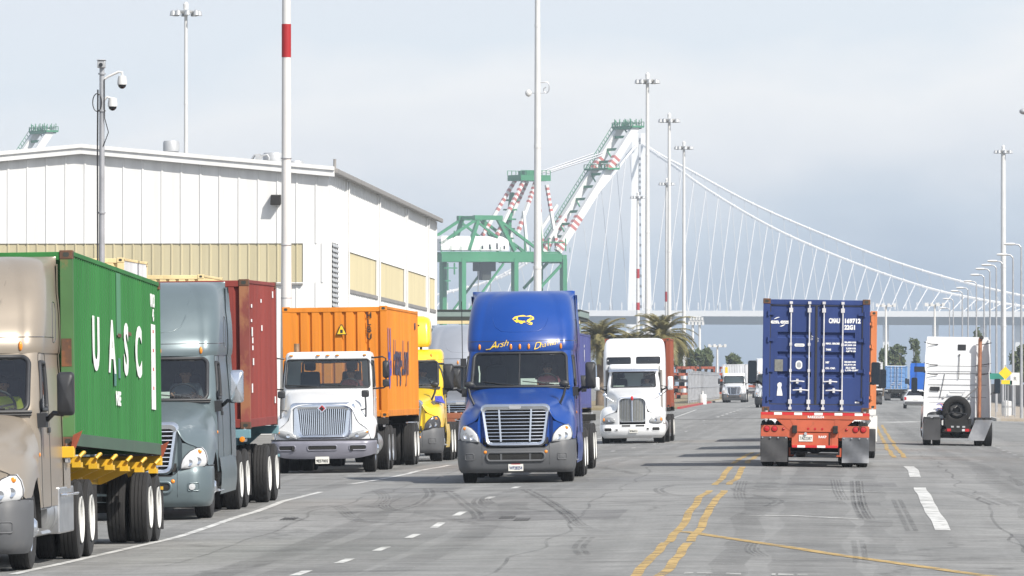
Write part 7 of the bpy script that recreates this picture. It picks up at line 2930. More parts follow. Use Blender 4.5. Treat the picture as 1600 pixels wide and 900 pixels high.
# ---- grey tractor with the short red container
t2, g2 = tractor_aero('grey blue tractor with a painted bumper and chrome mirrors ahead of the red container', M['grey_paint'], M['grey_paint'], hood_mirrors=False, mirror=M['chrome'], fog=True, wheelbase=5.6, antenna=False)
sit(t2, -11.33, 114.2, 0, (1.3, 7.0))
t2.scale = (1, 1, 0.985)
M['chassis_blue'] = mat('chassis_blue', (0.13, 0.25, 0.29), 0.5, 0, 0.15, 2, dirt=0.35, rust=0.15)
c2_ = chassis('dull blue container chassis under the red container', 6.3, M['chassis_blue'], (4.1, 5.75), deck=1.36, leg_y=2.3)
sit(c2_, -11.25, 121.4, 0, (0.5, 4.9))
for sx in (-1, 1):
    MB().lathe([(0, .05), (-.02, .045), (-.025, .001)], 'y', 14, (sx * 1.08, -0.002, 1.18)).build('marker_light', M['amber'], c2_)
b = container('weathered dark red container with rusty corner post behind the grey tractor', 6.06, M['cont_red'], GC, 1, 'post_rust', casting='frame_rusty')
ride(b, c2_, 0, 0.05, 1.36)
for (yy, zz, hh) in ((0.55, 2.1, .06), (0.5, 1.85, .05), (0.62, 1.6, .16), (0.7, 1.48, .1), (0.7, 1.36, .08), (0.8, 1.1, .12), (0.5, .62, .16), (2.6, 2.2, .06), (2.7, 1.7, .1), (5.2, 2.3, .12), (5.5, .4, .12)):
    MB().box(CW - .005, CW - .001, yy, yy + .22, zz, zz + hh).build('white_scrap', M['ink_white'], b, smooth=False)
drive('driver at the wheel of the grey blue tractor', M['shirt_grey'], t2)

# ---- white day cab with the orange container
t3, g3 = tractor_square('white day cab tractor with a wide chrome grille before the orange container', M['white_paint'])
sit(t3, -11.48, 158.6, 0, (1.15, 6.0))
c3 = chassis('black container chassis under the orange container', 12.3, M['underbody'], (10.5, 11.75), deck=1.22, leg_y=3.2)
sit(c3, -11.50, 163.2, 0, (1.8, 11.1))
b = container('bright orange container with dark lettering along its side behind the white day cab', 12.19, M['cont_orange'], GC, 1)
ride(b, c3, 0, 0.05, 1.22)
pth = [(-.09, 2.28), (.09, 2.28), (0, 2.42)]
w1 = MB().prism([(x + .16, -.03, z) for x, z in ((-.125, 1.93), (.125, 1.93), (.02, 2.17), (-.02, 2.17))], (0, .01, 0)).build('warning_triangle', M['ink_black'], b, smooth=False)
MB().prism([(x + .16, -.034, z) for x, z in ((-.10, 1.945), (.10, 1.945), (.012, 2.145), (-.012, 2.145))], (0, .003, 0)).build('triangle_field', M['sign_yellow'], w1, smooth=False)
MB().box(.13, .19, -.036, -.0342, 1.97, 2.05).build('bolt_mark', M['ink_black'], w1, smooth=False)
for i, ch in enumerate('HLBU 138'):
    if ch != ' ':
        text(ch, 0.19, M['ink_black'], b, (0.80, -.003, 2.37 - i * 0.165), FRONT, 'code', bold=0.004)
# logo: two interlaced uprights; then the lettering
lg = MB()
X0 = CW - .004
for pts in (((0.42, 2.05), (0.42, 1.45), (0.62, 1.25), (0.62, 0.85), (0.9, 0.72), (1.25, 0.85), (1.25, 1.05)), ((1.28, 2.05), (1.28, 1.5), (1.02, 1.3), (1.02, 0.85), (.8, .72)), ((0.42, 1.42), (1.28, 1.42)), ((0.62, 1.18), (1.5, 1.18), (1.5, 1.36), (1.28, 1.5))):
    lg.tube([(X0, p[0], p[1]) for p in pts], 0.001, 4)
lg = MB()
def bar2(a, b_, wd=0.17):
    d = Vector((0, b_[0] - a[0], b_[1] - a[1])).normalized()
    n_ = Vector((0, -d.z, d.y)) * wd / 2
    A, B_ = Vector((X0, *a)) - d * .03, Vector((X0, *b_)) + d * .03
    lg.add([A - n_, B_ - n_, B_ + n_, A + n_], [(0, 1, 2, 3)])
    globals()['X0'] += 0.0004
for seg in ((((.45, 2.05), (.45, 1.45))), ((1.25, 2.05), (1.25, 1.45)), ((.45, 1.45), (.68, 1.22)), ((1.25, 1.45), (1.02, 1.22)), ((.68, 1.25), (.68, .86)), ((1.02, 1.25), (1.02, .86)),
            ((.68, .86), (.85, .72)), ((1.02, .86), (.85, .72)), ((.68, 1.44), (1.02, 1.44)), ((1.02, 1.05), (1.45, 1.05)), ((1.45, 1.05), (1.45, 1.3))):
    bar2(*seg)
lg.build('logo', M['ink_logo_blue'], b, smooth=False)
text('Hapag-Lloyd', 1.16, M['ink_navy'], b, (CW - .002, 5.2, 1.36), RIGHT, 'lettering', sx=1.02, shear=0.15, bold=0.02)
text('HLBU', 0.22, M['ink_navy'], b, (CW - .002, 11.0, 2.2), RIGHT, 'code', bold=0.004)
drive('driver in a red checked shirt in the white day cab', M['shirt_check'], t3, 0.48, 2.71, 1.50)

# ---- yellow day cab
t4, g4 = tractor_aero('yellow day cab tractor with a rounded roof fairing half hidden by the orange container', M['yellow_paint'], M['grey_plastic'], sleeper=False, daycab_fairing=True, wheelbase=4.3, lens=M['lamp_dark'], div=False)
sit(t4, -11.42, 184.3, 0, (1.3, 5.6))
st = MB().hexa([(1.02, .62, 1.56), (1.04, .62, 1.60), (1.23, 1.5, 1.52), (1.21, 1.5, 1.52), (1.0, .62, 1.72), (1.02, .62, 1.72), (1.13, 1.7, 1.72), (1.11, 1.7, 1.72)])
st.build('hood_stripe', M['ink_logo_blue'], t4, smooth=False)
drive('driver in the yellow day cab tractor', M['shirt_grey'], t4)

# ---- silver sleeper tractor behind the yellow one
t5, g5 = tractor_aero('silver high roof tractor between the yellow and the blue tractor', M['silver_paint'], M['grey_plastic'], lens=M['lamp_dark'])
sit(t5, -11.05, 209.5, 0, (1.3, 7.0))
for sx in (-1, 1):
    MB().tube([(sx * 1.2, .55, 1.32), (sx * 1.0, .20, 1.34), (sx * .86, .06, 1.18), (sx * .80, .02, 1.0)], .03, 6).build('blue_trim', M['bright_blue_paint'], t5)
M['chassis_rust'] = mat('chassis_rust', (0.26, 0.09, 0.045), 0.6, 0, 0.2, 2, dirt=0.3, rust=0.3)
c5 = chassis('rusty red empty container chassis between the yellow and the blue tractors', 6.3, M['chassis_rust'], (4.0, 5.3), deck=1.28, leg_y=2.2)
sit(c5, -11.3, 190.6, 0, (0.6, 4.7))

# ---- the blue tractor in the middle of the picture
t6, g6 = tractor_aero('blue high roof tractor with yellow emblem and script in the middle of the road', M['blue_paint'], M['grey_plastic'], plate_text='WP28254', antenna=True, wheelbase=5.6)
sit(t6, -6.55, 146.0, 0, (1.3, 6.9))
t6.scale = (1, 1, 1.014)
R6 = g6['R']
def roof_text(body, x, z, size, sx, roll):
    c = R6.front(x, z, 0.006)
    n = R6.N(R6.t_of_x(x, z), z)
    q = n.to_track_quat('Z', 'Y')
    m = q.to_matrix().to_4x4()
    e = (m @ Matrix.Rotation(roll, 4, 'Z')).to_euler()
    text(body, size, M['ink_yellow'], t6, c, e, 'script_lettering', sx=sx, shear=0.55, bold=-0.002)
for k, (ch, dx, dz, s_) in enumerate((('A', -.13, -.015, .21), ('r', -.015, 0.0, .19), ('s', .055, .015, .19), ('h', .14, .03, .19))):
    roof_text(ch, -.45 + dx, 2.825 + dz, s_, 1.15, radians(14))
pts = [R6.front(x, z, .006) for x, z in ((-.72, 2.735), (-.64, 2.745), (-.56, 2.79), (-.5, 2.80), (-.44, 2.80))]
MB().tube(pts, .009, 5).build('script_stroke', M['ink_yellow'], t6)
for k, (ch, dx, dz, s_) in enumerate((('D', -.19, -.035, .20), ('h', -.095, -.02, .15), ('a', -.03, -.012, .15), ('l', .025, 0.006, .15), ('i', .055, 0.01, .15), ('w', .115, .015, .15), ('a', .18, .03, .15), ('l', .23, .05, .15))):
    roof_text(ch, .535 + dx, 2.83 + dz, s_, 1.05, radians(13))
em = MB()
def epoly(pl, off):
    vs = []
    for (x, y) in pl:
        xx, zz = (x - 532) / 205 * .46 + .065, 3.34 - (y - 357) / 95 * .215
        vs.append(R6.front(xx, zz, off))
    return vs
o1 = [(430, 345), (450, 325), (490, 316), (530, 310), (560, 320), (600, 314), (630, 330), (634, 350), (612, 358), (588, 368), (622, 384), (615, 402), (590, 400), (560, 382), (535, 378), (525, 390), (505, 388), (490, 375), (470, 380), (448, 362)]
em.add(epoly(o1, .006), [tuple(range(len(o1)))])
e_ = em.build('lion_emblem', M['ink_yellow'], t6, smooth=False)
em = MB()
for pl in ([(478, 340), (498, 330), (524, 344), (515, 360), (490, 356)], [(530, 350), (548, 336), (572, 356), (560, 370)], [(440, 346), (462, 340), (470, 352), (455, 358)], [(545, 374), (560, 368), (612, 396), (590, 394)], [(596, 336), (616, 332), (622, 340), (604, 346)]):
    em.add(epoly(pl, .009), [tuple(range(len(pl)))])
em.build('emblem_cut', M['blue_paint'], e_, smooth=False)
MB().box(.02, .32, 2.36, 2.50, 2.0, 2.13).box(.62, .92, 2.40, 2.55, 2.0, 2.03).build('papers', M['paper'], t6, smooth=False)
MB().tube([S_ for S_ in [g6['S'].front(-.88, z, -.10) for z in (2.12, 2.2, 2.3, 2.4, 2.46)]], .016, 6).build('grab_handle', M['paper'], t6)
drive('driver in a pink shirt at the wheel of the blue tractor with the emblem', M['shirt_pink'], t6)
c6 = chassis('black empty container chassis behind the blue tractor', 9.0, M['underbody'], (7.5, 8.75), deck=1.24, leg_y=3.2)
sit(c6, -6.62, 152.6, 0, (0.6, 8.1))

# ---- long nosed white tractor with the brown container
t7, g7 = tractor_long('white long nosed tractor with two dark roof windows and the brown container behind', M['white_paint'])
sit(t7, -7.3, 258.0, 0, (1.3, 6.9))
c7 = chassis('dark container chassis under the brown container', 6.3, M['underbody'], (4.3, 5.6), deck=1.3, leg_y=2.2)
sit(c7, -7.25, 264.3, 0, (0.6, 5.0))
b = container('brown container behind the white long nosed tractor near the palms', 6.06, M['cont_brown'], GC, 1)
ride(b, c7, 0, 0.05, 1.3)
drive('driver in the white long nosed tractor', M['shirt_grey'], t7, 0.48, 2.84, 1.58)

# ---- dark blue container just behind the blue tractor, in the parked lane
c8 = chassis('dark chassis under the slate blue container seen past the blue tractor', 12.3, M['underbody'], (10.5, 11.75), deck=1.34, leg_y=3.0)
sit(c8, -9.75, 238.0, 0, (1.6, 11))
b = container('slate blue container whose side shows just right of the blue tractor', 12.19, M['cont_blue2'], GC, 1)
ride(b, c8, 0, .05, 1.34)
text('i', .9, M['ink_white'], b, (CW - .002, 6.0, 1.9), RIGHT, 'lettering', sx=3)
MB().box(CW - .005, CW, 8.0, 10.4, 1.0, 1.28).build('white_label', M['ink_white'], b, smooth=False)
t8, _ = tractor_aero('white tractor hidden behind the blue one, hauling the slate blue container', M['white_paint'], M['grey_plastic'], interior=False)
sit(t8, -9.75, 232.2, 0, (1.3, 6.9))

# ---- blue container going away in the centre, on the orange red chassis
M['chassis_salmon'] = mat('chassis_salmon', (0.47, 0.098, 0.045), 0.6, 0, 0.12, 2.2, dirt=0.4, dirtcol=(0.30, 0.12, 0.08), rust=0.22)
CX, CYR = -0.40, 160.85
c9 = chassis('orange red container chassis with round tail lights under the dark blue container', 6.2, M['chassis_salmon'], (3.9, 5.15), deck=1.25, flaps=False, leg_y=2.0)
sit(c9, CX, CYR + 6.2, pi, (0.6, 4.5))
sit(c9, CX, CYR + 6.2, pi, (0.6, 5.15))
LB = 6.205                                  # local y of the rear face
cs = M['chassis_salmon']
mb = MB()
mb.box(-1.235, 1.245, LB - .1, LB, 1.09, 1.245)
mb.build('rear_beam', cs, c9, smooth=False, bevel=.008)
mb = MB()
for sx in (-1, 1):
    mb.hexa([(sx * .50, LB - .06, .94), (sx * .44, LB - .06, .94), (sx * .44, LB - .01, .94), (sx * .50, LB - .01, .94), (sx * .58, LB - .06, 1.09), (sx * .44, LB - .06, 1.09), (sx * .44, LB - .01, 1.09), (sx * .58, LB - .01, 1.09)])
    mb.box(*sorted((sx * .53, sx * 1.235)), LB - .08, LB - .02, .67, .945)
    mb.box(*sorted((sx * .38, sx * .53)), LB - .09, LB - .03, .46, .945)
mb.box(-.38, .38, LB - .075, LB - .02, .83, .925)
mb.box(-.38, .38, LB - .085, LB - .035, .50, .79)
mb.box(-.52, .52, LB - .06, LB, .44, .50)
mb.build('light_bar', cs, c9, smooth=False, bevel=.006)
MB().box(-.38, .38, LB - .12, LB - .09, .46, .94).build('recess', M['underbody'], c9, smooth=False)
for sx in (-1, 1):
    MB().box(*sorted((sx * .41, sx * .52)), LB - .02, LB + .05, .77, .95).build('dock_bumper', M['rubber'], c9, smooth=False, bevel=.012)
    for (x, r) in ((1.10, .064), (.925, .064), (.72, .028)):
        l = MB().lathe([(0, r), (.018, r * .95), (.026, r * .6), (.028, .001)], 'y', 20, (sx * x, LB - .02, .865)).build('tail_light', M['red_lens'], c9)
        MB().lathe([(0, r * 1.12), (.008, r * 1.12), (.008, r)], 'y', 20, (sx * x, LB - .0195, .865)).build('rim', M['underbody'], l)
    x0, x1 = sorted((sx * .62, sx * 1.235))
    rows = []
    for i in range(9):
        k = i / 8
        rows.append([(lerp(x0, x1, j / 6), LB + .02 + .015 * sin(j * 1.1 + i * .8) + (.10 * max(0, k - .75) if sx < 0 else 0) + .02 * k, lerp(.69, .11, k)) for j in range(7)])
    f = MB().grid(rows).grid([[(p[0], p[1] - .014, p[2]) for p in r] for r in rows])
    fl = f.build('mudflap', M['mud_rubber'] if sx > 0 else M['steel_flap'], c9)
    bt = MB()
    for j in range(4):
        bt.cyl((lerp(x0 + .04, x1 - .04, j / 3), LB + .01, .665), (lerp(x0 + .04, x1 - .04, j / 3), LB + .045, .665), .018, 8)
    bt.build('bolt', M['galv'], fl)
for x in (-.155, 0, .165):
    MB().lathe([(0, .03), (.012, .028), (.014, .001)], 'y', 14, (-x, LB - .02, .875)).build('marker_light', M['red_lens'], c9)
tp = MB()
tw = MB()
for i, (xa, xb) in enumerate(((-1.23, -.94), (-.94, -.76), (-.76, -.48), (-.48, -.30), (-.30, -.02), (-.02, .17), (.17, .44), (.44, .62), (.62, .90), (.90, 1.08), (1.08, 1.24))):
    (tw if i % 2 else tp).box(-xb, -xa, LB, LB + .003, 1.185, 1.243)
for i, (xa, xb) in enumerate(((-.52, -.40), (-.40, -.22), (-.22, .05), (.05, .24), (.24, .52))):
    (tw if i % 2 else tp).box(-xb, -xa, LB, LB + .003, .445, .497)
tp.build('red_tape', M['ink_red'], c9, smooth=False)
tw.build('white_tape', M['ink_white'], c9, smooth=False)
BACK = (radians(90), 0, radians(180))
text('RAEZ25204', .085, M['ink_white'], c9, (-.015, LB + .004, 1.145), BACK, 'chassis_number', bold=.003, fit=(.37, .055))
text('RAKP', .075, M['ink_white'], c9, (-.17, LB - .032, .69), BACK, 'chassis_lettering', bold=.003)
p = MB().box(.05, .365, LB - .034, LB - .022, .585, .735).build('license_plate', M['plate_white'], c9, smooth=False)
text('7A02387', .105, M['ink_black'], p, (.207, LB - .020, .65), BACK, 'plate_lettering', sx=.72)
MB().cyl((.215, LB - .03, .755), (.215, LB + .01, .76), .035, 10).build('plate_lamp', M['galv'], c9)
MB().box(-.345, -.325, LB - .03, LB - .015, .50, .80).build('release_handle', M['underbody'], c9, smooth=False)

b = container('dark blue container seen from its doors, with white lettering and lock rods', 6.06, M['cont_blue'], GC, -1, casting='frame_rusty')
b.location = (CX, CYR, 0)
b.rotation_euler = (0, 0, 0)
m = mat4(c9) @ Matrix.Translation((0, 6.11, 1.25)) @ Matrix.Rotation(pi, 4, 'Z')
b.location = m.to_translation()
b.rotation_euler = m.to_euler()
fy = -.004 + .026
def dtext(body, x, z, size, sx=1.0, bold=.003, nm='code', align='LEFT', y=.024):
    text(body, size, M['ink_white'], b, (x, y, z), FRONT, nm, bold=bold, align=align, fit=(sx, size))
def LX(px):
    return (px - 1273.5) / 68.4
def LZ(py):
    return (640 - py) / 68.4 + .02
dtext('CMA', LX(1202), LZ(501), .072, .205, .012, 'logo_lettering')
dtext('CGM', LX(1217), LZ(501), .072, .195, .012, 'logo_lettering')
def arc(pts, wmax):
    mb = MB()
    n_ = len(pts)
    rows = [[], []]
    for i, (x, z) in enumerate(pts):
        w_ = wmax * sin(pi * (i + .25) / (n_ - .5))
        rows[0].append((x, .023, z - w_))
        rows[1].append((x, .023, z + w_))
    mb.grid(rows)
    return mb
arc([(LX(1207 + k * 1.0), LZ(496.5) + .045 * sin(k / 9 * 1.6)) for k in range(10)], .012).build('logo_swoosh', M['ink_white'], b, smooth=False)
arc([(LX(1216 + k * 1.0), LZ(507.5) + .045 * (1 - cos(k / 9 * 1.6))) for k in range(10)], .014).build('logo_swoosh', M['ink_white'], b, smooth=False)
dtext('CMAU', LX(1292.7), LZ(497.8), .118, .255, .006)
dtext('169712', LX(1317.8), LZ(497.8), .118, .360, .006)
MB().box(LX(1346.2), LX(1351.2), .0215, .0225, LZ(502.5), LZ(493)).build('check_digit_box', M['ink_white'], b, smooth=False)
text('6', .13, M['cont_blue'], b, (LX(1348.7), .020, LZ(497.8)), FRONT, 'check_digit', bold=.002, fit=(.05, .10))
dtext('22G1', LX(1317), LZ(507.8), .112, .245, .006)
for (w1_, px, py, s_) in (('MAX. GROSS', 1288.5, 533.5, .062), ('TARE', 1288.5, 543, .062), ('NET', 1288.5, 563, .062), ('CU. CAP.', 1288.5, 572, .062),
                         ('30,480 KG', 1317.5, 531.5, .062), ('67,200 LB', 1317.5, 535.8, .062), ('2,220 KG', 1320, 541, .062), ('4,890 LB', 1320, 545.3, .062),
                         ('28,260 KG', 1317.5, 562, .062), ('62,310 LB', 1317.5, 566.3, .062), ('33.2 CBM', 1320, 571, .062), ('1,170 CUFT', 1319, 575.2, .062)):
    dtext(w1_, LX(px), LZ(py), .045, {10: .315, 9: .265, 8: .225, 4: .12, 3: .085}.get(len(w1_), .25), .003)
# stickers and plates on the left door
def sticker(pth_, y, m_, nm):
    MB().prism([(p[0], y, p[1]) for p in pth_], (0, .003, 0)).build(nm, m_, b, smooth=False)
sticker(rrect(LX(1247.5), LZ(536.5), .115, .034, .03), .019, M['ink_white'], 'oval_sticker')
sticker(rrect(LX(1247.5), LZ(536.5), .085, .010, .008), .0185, M['galv'], 'sticker_print')
sticker(rrect(LX(1247), LZ(567.5), .075, .098, .07), .019, M['ink_white'], 'round_sticker')
sticker(rrect(LX(1247), LZ(567.5), .05, .062, .045), .0185, M['galv'], 'sticker_print')
sticker(rrect(LX(1215.5), LZ(568.5), .095, .135, .006), .019, mat('data_plate', (.22, .22, .20), .5, .4, .2, 20), 'data_plate')
sticker(rrect(LX(1338.5), LZ(625), .05, .018, .01), .019, M['ink_white'], 'small_sticker')
q = [(1214, 597), (1217, 595), (1220, 596), (1220.5, 600), (1219.5, 603), (1220.5, 607), (1221.5, 612), (1222, 616), (1213, 616), (1213.5, 609), (1214.5, 603), (1213.5, 600)]
sticker([(LX(x), LZ(y)) for x, y in q], .019, M['ink_white'], 'white_decal')
for (px, py, sz) in ((1267, 525, .07), (1276, 528, .06)):
    text('U.V', sz, M['ink_white'], b, (LX(px), .02, LZ(py)), (radians(90), radians(-80), 0), 'scribble', bold=.0)

t9, _ = tractor_aero('white tractor pulling the dark blue container away, its mirrors showing on both sides', M['white_paint'], M['grey_plastic'], interior=True, roof='high', sleeper=False)
sit(t9, -.47, 174.0, pi, (1.3, 6.9))

# ---- second container truck ahead, mostly hidden
M['chassis_white'] = mat('chassis_white', (.62, .62, .60), .5, 0, .1, 2, dirt=.25)
c10 = chassis('white chassis peeking out right of the dark blue container', 12.3, M['chassis_white'], (10.4, 11.7), deck=1.3)
sit(c10, -.08, 198.5, pi, (1.8, 11))
for sx in (-1, 1):
    b_ = MB().grid([[(sx * x, 11.05 - 1.15 * cos(a), .45 + .68 * min(1, 1.5 * sin(a))) for a in [pi * k / 14 for k in range(15)]] for x in (.62, 1.26)])
    b_.grid([[(sx * 1.262, 11.05 - 1.15 * cos(a) * f, .45 + .68 * min(1, 1.5 * sin(a)) * f + .2 * (1 - f)) for a in [pi * k / 14 for k in range(15)]] for f in (1, .8)])
    b_.build('fender', M['chassis_white'], c10)
b = container('orange container of the truck ahead, a thin strip right of the dark blue container', 12.19, M['cont_orange2'], GC, 1)
ride(b, c10, 0, .05, 1.3)
t10, _ = tractor_aero('white tractor of the truck ahead, one mirror showing right of the dark blue container', M['white_paint'], M['grey_plastic'], interior=False)
sit(t10, -.08, 205.5, pi, (1.3, 6.9))

# ---- two more container trucks farther up the same lane; only their shadows reach past the blue box
for i, (yr, nm) in enumerate(((233.5, 'third'), (270.5, 'fourth'))):
    for src, dy, what in ((c10, 0.0, 'chassis'), (b, None, 'container'), (t10, 7.0, 'tractor')):
        k = copy_tree(src)
        k['label'] = f'{what} of the {nm} container truck in the centre lane, screened by the dark blue container'
        if dy is not None:
            sit(k, -.25, yr + dy, pi, (1.8, 11) if what == 'chassis' else (1.3, 6.9))
            cc = k if what == 'chassis' else cc
        else:
            ride(k, cc, 0, .05, 1.3)

# ---- white bobtail tractor from behind
t11, g11 = tractor_aero('white high roof tractor without trailer seen from behind, spare tyre on its frame', M['white_paint'], M['white_paint'], bent=True, wheelbase=5.3, rim=RIM_ALLOY)
sit(t11, 4.45, 257.9, pi, (1.3, 6.6))
t11.scale = (1, 1, 0.982)
yb = g11['yb'] + .02
D2 = g11['D2']
MB().box(-.30, -.01, yb, yb + .02, 3.47, 3.68).build('rear_hatch', M['black_plastic'], t11, smooth=False, bevel=.01)
MB().box(.62, .97, yb, yb + .04, 1.98, 2.13).build('rear_vent', M['black_plastic'], t11, smooth=False, bevel=.02)
MB().tube([(-.07, yb + .03, 3.28), (-.06, yb + .04, 2.8), (-.05, yb + .03, 2.42)], .012, 6).ball((-.07, yb + .03, 3.3), .03).build('gladhand_hose', M['black_plastic'], t11)
mb = MB()
for z in (2.88, 2.62, 2.2, 1.75):
    mb.box(-1.05, 1.05, yb - .005, yb + .004, z, z + .012)
mb.tube([(.45, yb + .01, 2.6), (.52, yb + .012, 2.2), (.62, yb + .01, 1.7)], .012, 5)
mb.build('panel_seam', M['lamp_dark'], t11, smooth=False)
MB().cyl((-.80, yb + .22, .95), (-.80, yb + .22, 3.78), .068, 16).tube([(-.80, yb + .22, 3.76), (-.80, yb + .24, 3.86), (-.84, yb + .32, 3.92)], .07, 14).build('exhaust_stack', M['copper_stack'], t11)
MB().tube([(-.80, yb + .22, 3.82), (-.82, yb + .26, 3.90), (-.86, yb + .34, 3.94)], .074, 14).build('exhaust_tip', M['underbody'], t11)
mb = MB()
for z in (3.70, 2.95, 2.60):
    mb.tube([(.70, yb + .02, z - .03), (.95, yb + .06, z - .02), (1.2, yb + .3, z + .05)], .016, 5)
    mb.tube([(-.66, yb + .10, z - .03), (-.95, yb + .25, z), (-1.2, yb + .42, z + .05)], .016, 5)
mb.build('brace_rod', M['black_plastic'], t11)
sp_ = link('spare_tyre', TYRE, t11)
sp_.location = (.02, yb + .75, 1.28)
sp_.rotation_euler = (0, radians(8), radians(90))
_rd = RIM_DRIVE.copy()
_rd.materials.clear()
_rd.materials.append(M['dark_rim'])
sr = link('spare_rim', _rd, sp_)
sr.rotation_euler = (0, 0, pi)
MB().tube([(-.75, yb + .2, 2.15), (-.3, yb + .6, 1.75), (.1, yb + .9, 1.35)], .02, 6).build('air_hose', M['black_plastic'], t11)
MB().ball((.82, yb + .5, 1.08), .26, .2, .14).ball((.62, yb + .6, 1.15), .14).build('coiled_hoses', M['black_plastic'], t11)
MB().box(-.42, .42, D2 + .72, D2 + .76, .50, .80).build('rear_plate', M['underbody'], t11, smooth=False)
for x in (.32, -.32):
    MB().box(x - .07, x + .07, D2 + .76, D2 + .775, .52, .62).build('tail_light', M['red_lens'], t11, smooth=False)
MB().box(-.24, -.14, D2 + .76, D2 + .775, .53, .61).build('reverse_light', M['headlamp'], t11, smooth=False)
for x in (.55, .92, -.62, -.98):
    MB().box(x - .03, x + .03, D2 + .60, D2 + .69, .74, .92).build('flap_spring', M['mast_white'], t11, smooth=False)

mb = MB()
for z in (3.30, 3.12, 2.42, 2.02, 1.58):
    mb.box(-1.0, 1.0, yb + .001, yb + .005, z, z + .02)
mb.build('rear_ribs', M['white_paint'], t11, smooth=False)
mb = MB().tube([(.28, yb + .05, 1.96), (.26, yb + .08, 1.92), (-.26, yb + .08, 1.92), (-.28, yb + .05, 1.96)], .018, 6)
mb.build('grab_bar', M['galv'], t11)
for x in (.48, -.46):
    MB().lathe([(0, .045), (.02, .042), (.024, .001)], 'y', 14, (x, yb, 1.74)).build('work_light', M['lamp_grey'], t11)
for k, (mm, x0) in enumerate((('ink_red', .55), ('ink_logo_blue', .62), ('black_plastic', .48))):
    pts = [(x0 + .10 * cos(a * 6), yb + .10 + a * .12, 1.45 - a * .16 + .10 * sin(a * 6)) for a in [i * .09 for i in range(44)]]
    MB().tube(pts, .014, 6).build('air_hose', M[mm], t11)
MB().box(.30, 1.05, yb + .05, yb + .75, .98, 1.10).build('deck_plate', M['galv'], t11, smooth=False)
MB().box(-1.05, -.62, yb + .05, yb + .5, .60, 1.02).box(.66, 1.1, yb + .05, yb + .5, .60, .97).build('battery_box', M['underbody'], t11, smooth=False, bevel=.02)
mb = MB()
for x in (-.2, 0, .2):
    mb.box(x - .05, x + .05, D2 + .765, D2 + .78, .66, .72)
mb.build('frame_plate', M['lamp_grey'], t11, smooth=False)
MB().tube([(.45, yb + .6, 1.12), (.1, D2, 1.20), (-.3, D2 + .3, 1.14)], .025, 6).build('cable', M['black_plastic'], t11)

# ---- far traffic
t12, _ = tractor_aero('small white day cab tractor coming far down the left lane under a pale container', M['white_paint'], M['grey_plastic'], sleeper=False, wheelbase=4.4, interior=False, div=False)
sit(t12, -9.85, 708, 0, (1.3, 5.7))
c12 = chassis('far chassis under the pale container in the left lane', 12.3, M['underbody'], (10.4, 11.7))
sit(c12, -9.8, 712.6, 0, (1.8, 11))
b = container('pale cream container on the small far truck in the left lane', 12.19, M['cont_white'], GC, 1)
ride(b, c12, 0, .05, 1.28)
MB().box(-.95, -.7, -.004, 0, 1.6, 2.3).build('yellow_panel', M['sign_yellow'], b, smooth=False)

t13, _ = tractor_aero('white oncoming tractor half hidden by the left edge of the dark blue container', M['white_paint'], M['black_plastic'], interior=False, sleeper=True)
sit(t13, -4.95, 563, 0, (1.3, 6.9))

c14 = chassis('far chassis under the pale blue container', 12.3, M['underbody'], (10.4, 11.7))
sit(c14, 7.15, 800, pi, (1.8, 11))
b = container('pale blue container far away between the dark blue container and the blue tractor', 12.19, M['cont_paleblue'], GC, 1)
ride(b, c14, 0, .05, 1.28)
t14, _ = tractor_aero('far white tractor ahead of the pale blue container', M['white_paint'], M['grey_plastic'], interior=False)
sit(t14, 7.15, 807, pi, (1.3, 6.9))
t15, _ = tractor_aero('bright blue high roof tractor far away left of the white bobtail', M['bright_blue_paint'], M['grey_plastic'], interior=False)
sit(t15, 8.75, 696, pi, (1.3, 6.9))
MB().box(-.8, .75, g11['yb'] + .02, g11['yb'] + .04, 3.1, 3.62).build('rear_window', M['dark_glass'], t15, smooth=False)
c16 = chassis('far chassis under the white box just right of the dark blue container', 12.3, M['underbody'], (10.4, 11.7))
sit(c16, 3.35, 655, pi, (1.8, 11))
b = container('white container far away just right of the dark blue container', 12.19, M['cont_white'], GC, 1)
ride(b, c16, 0, .05, 1.28)
t16, _ = tractor_aero('far white tractor ahead of the white container', M['white_paint'], M['grey_plastic'], interior=False)
sit(t16, 3.35, 662, pi, (1.3, 6.9))

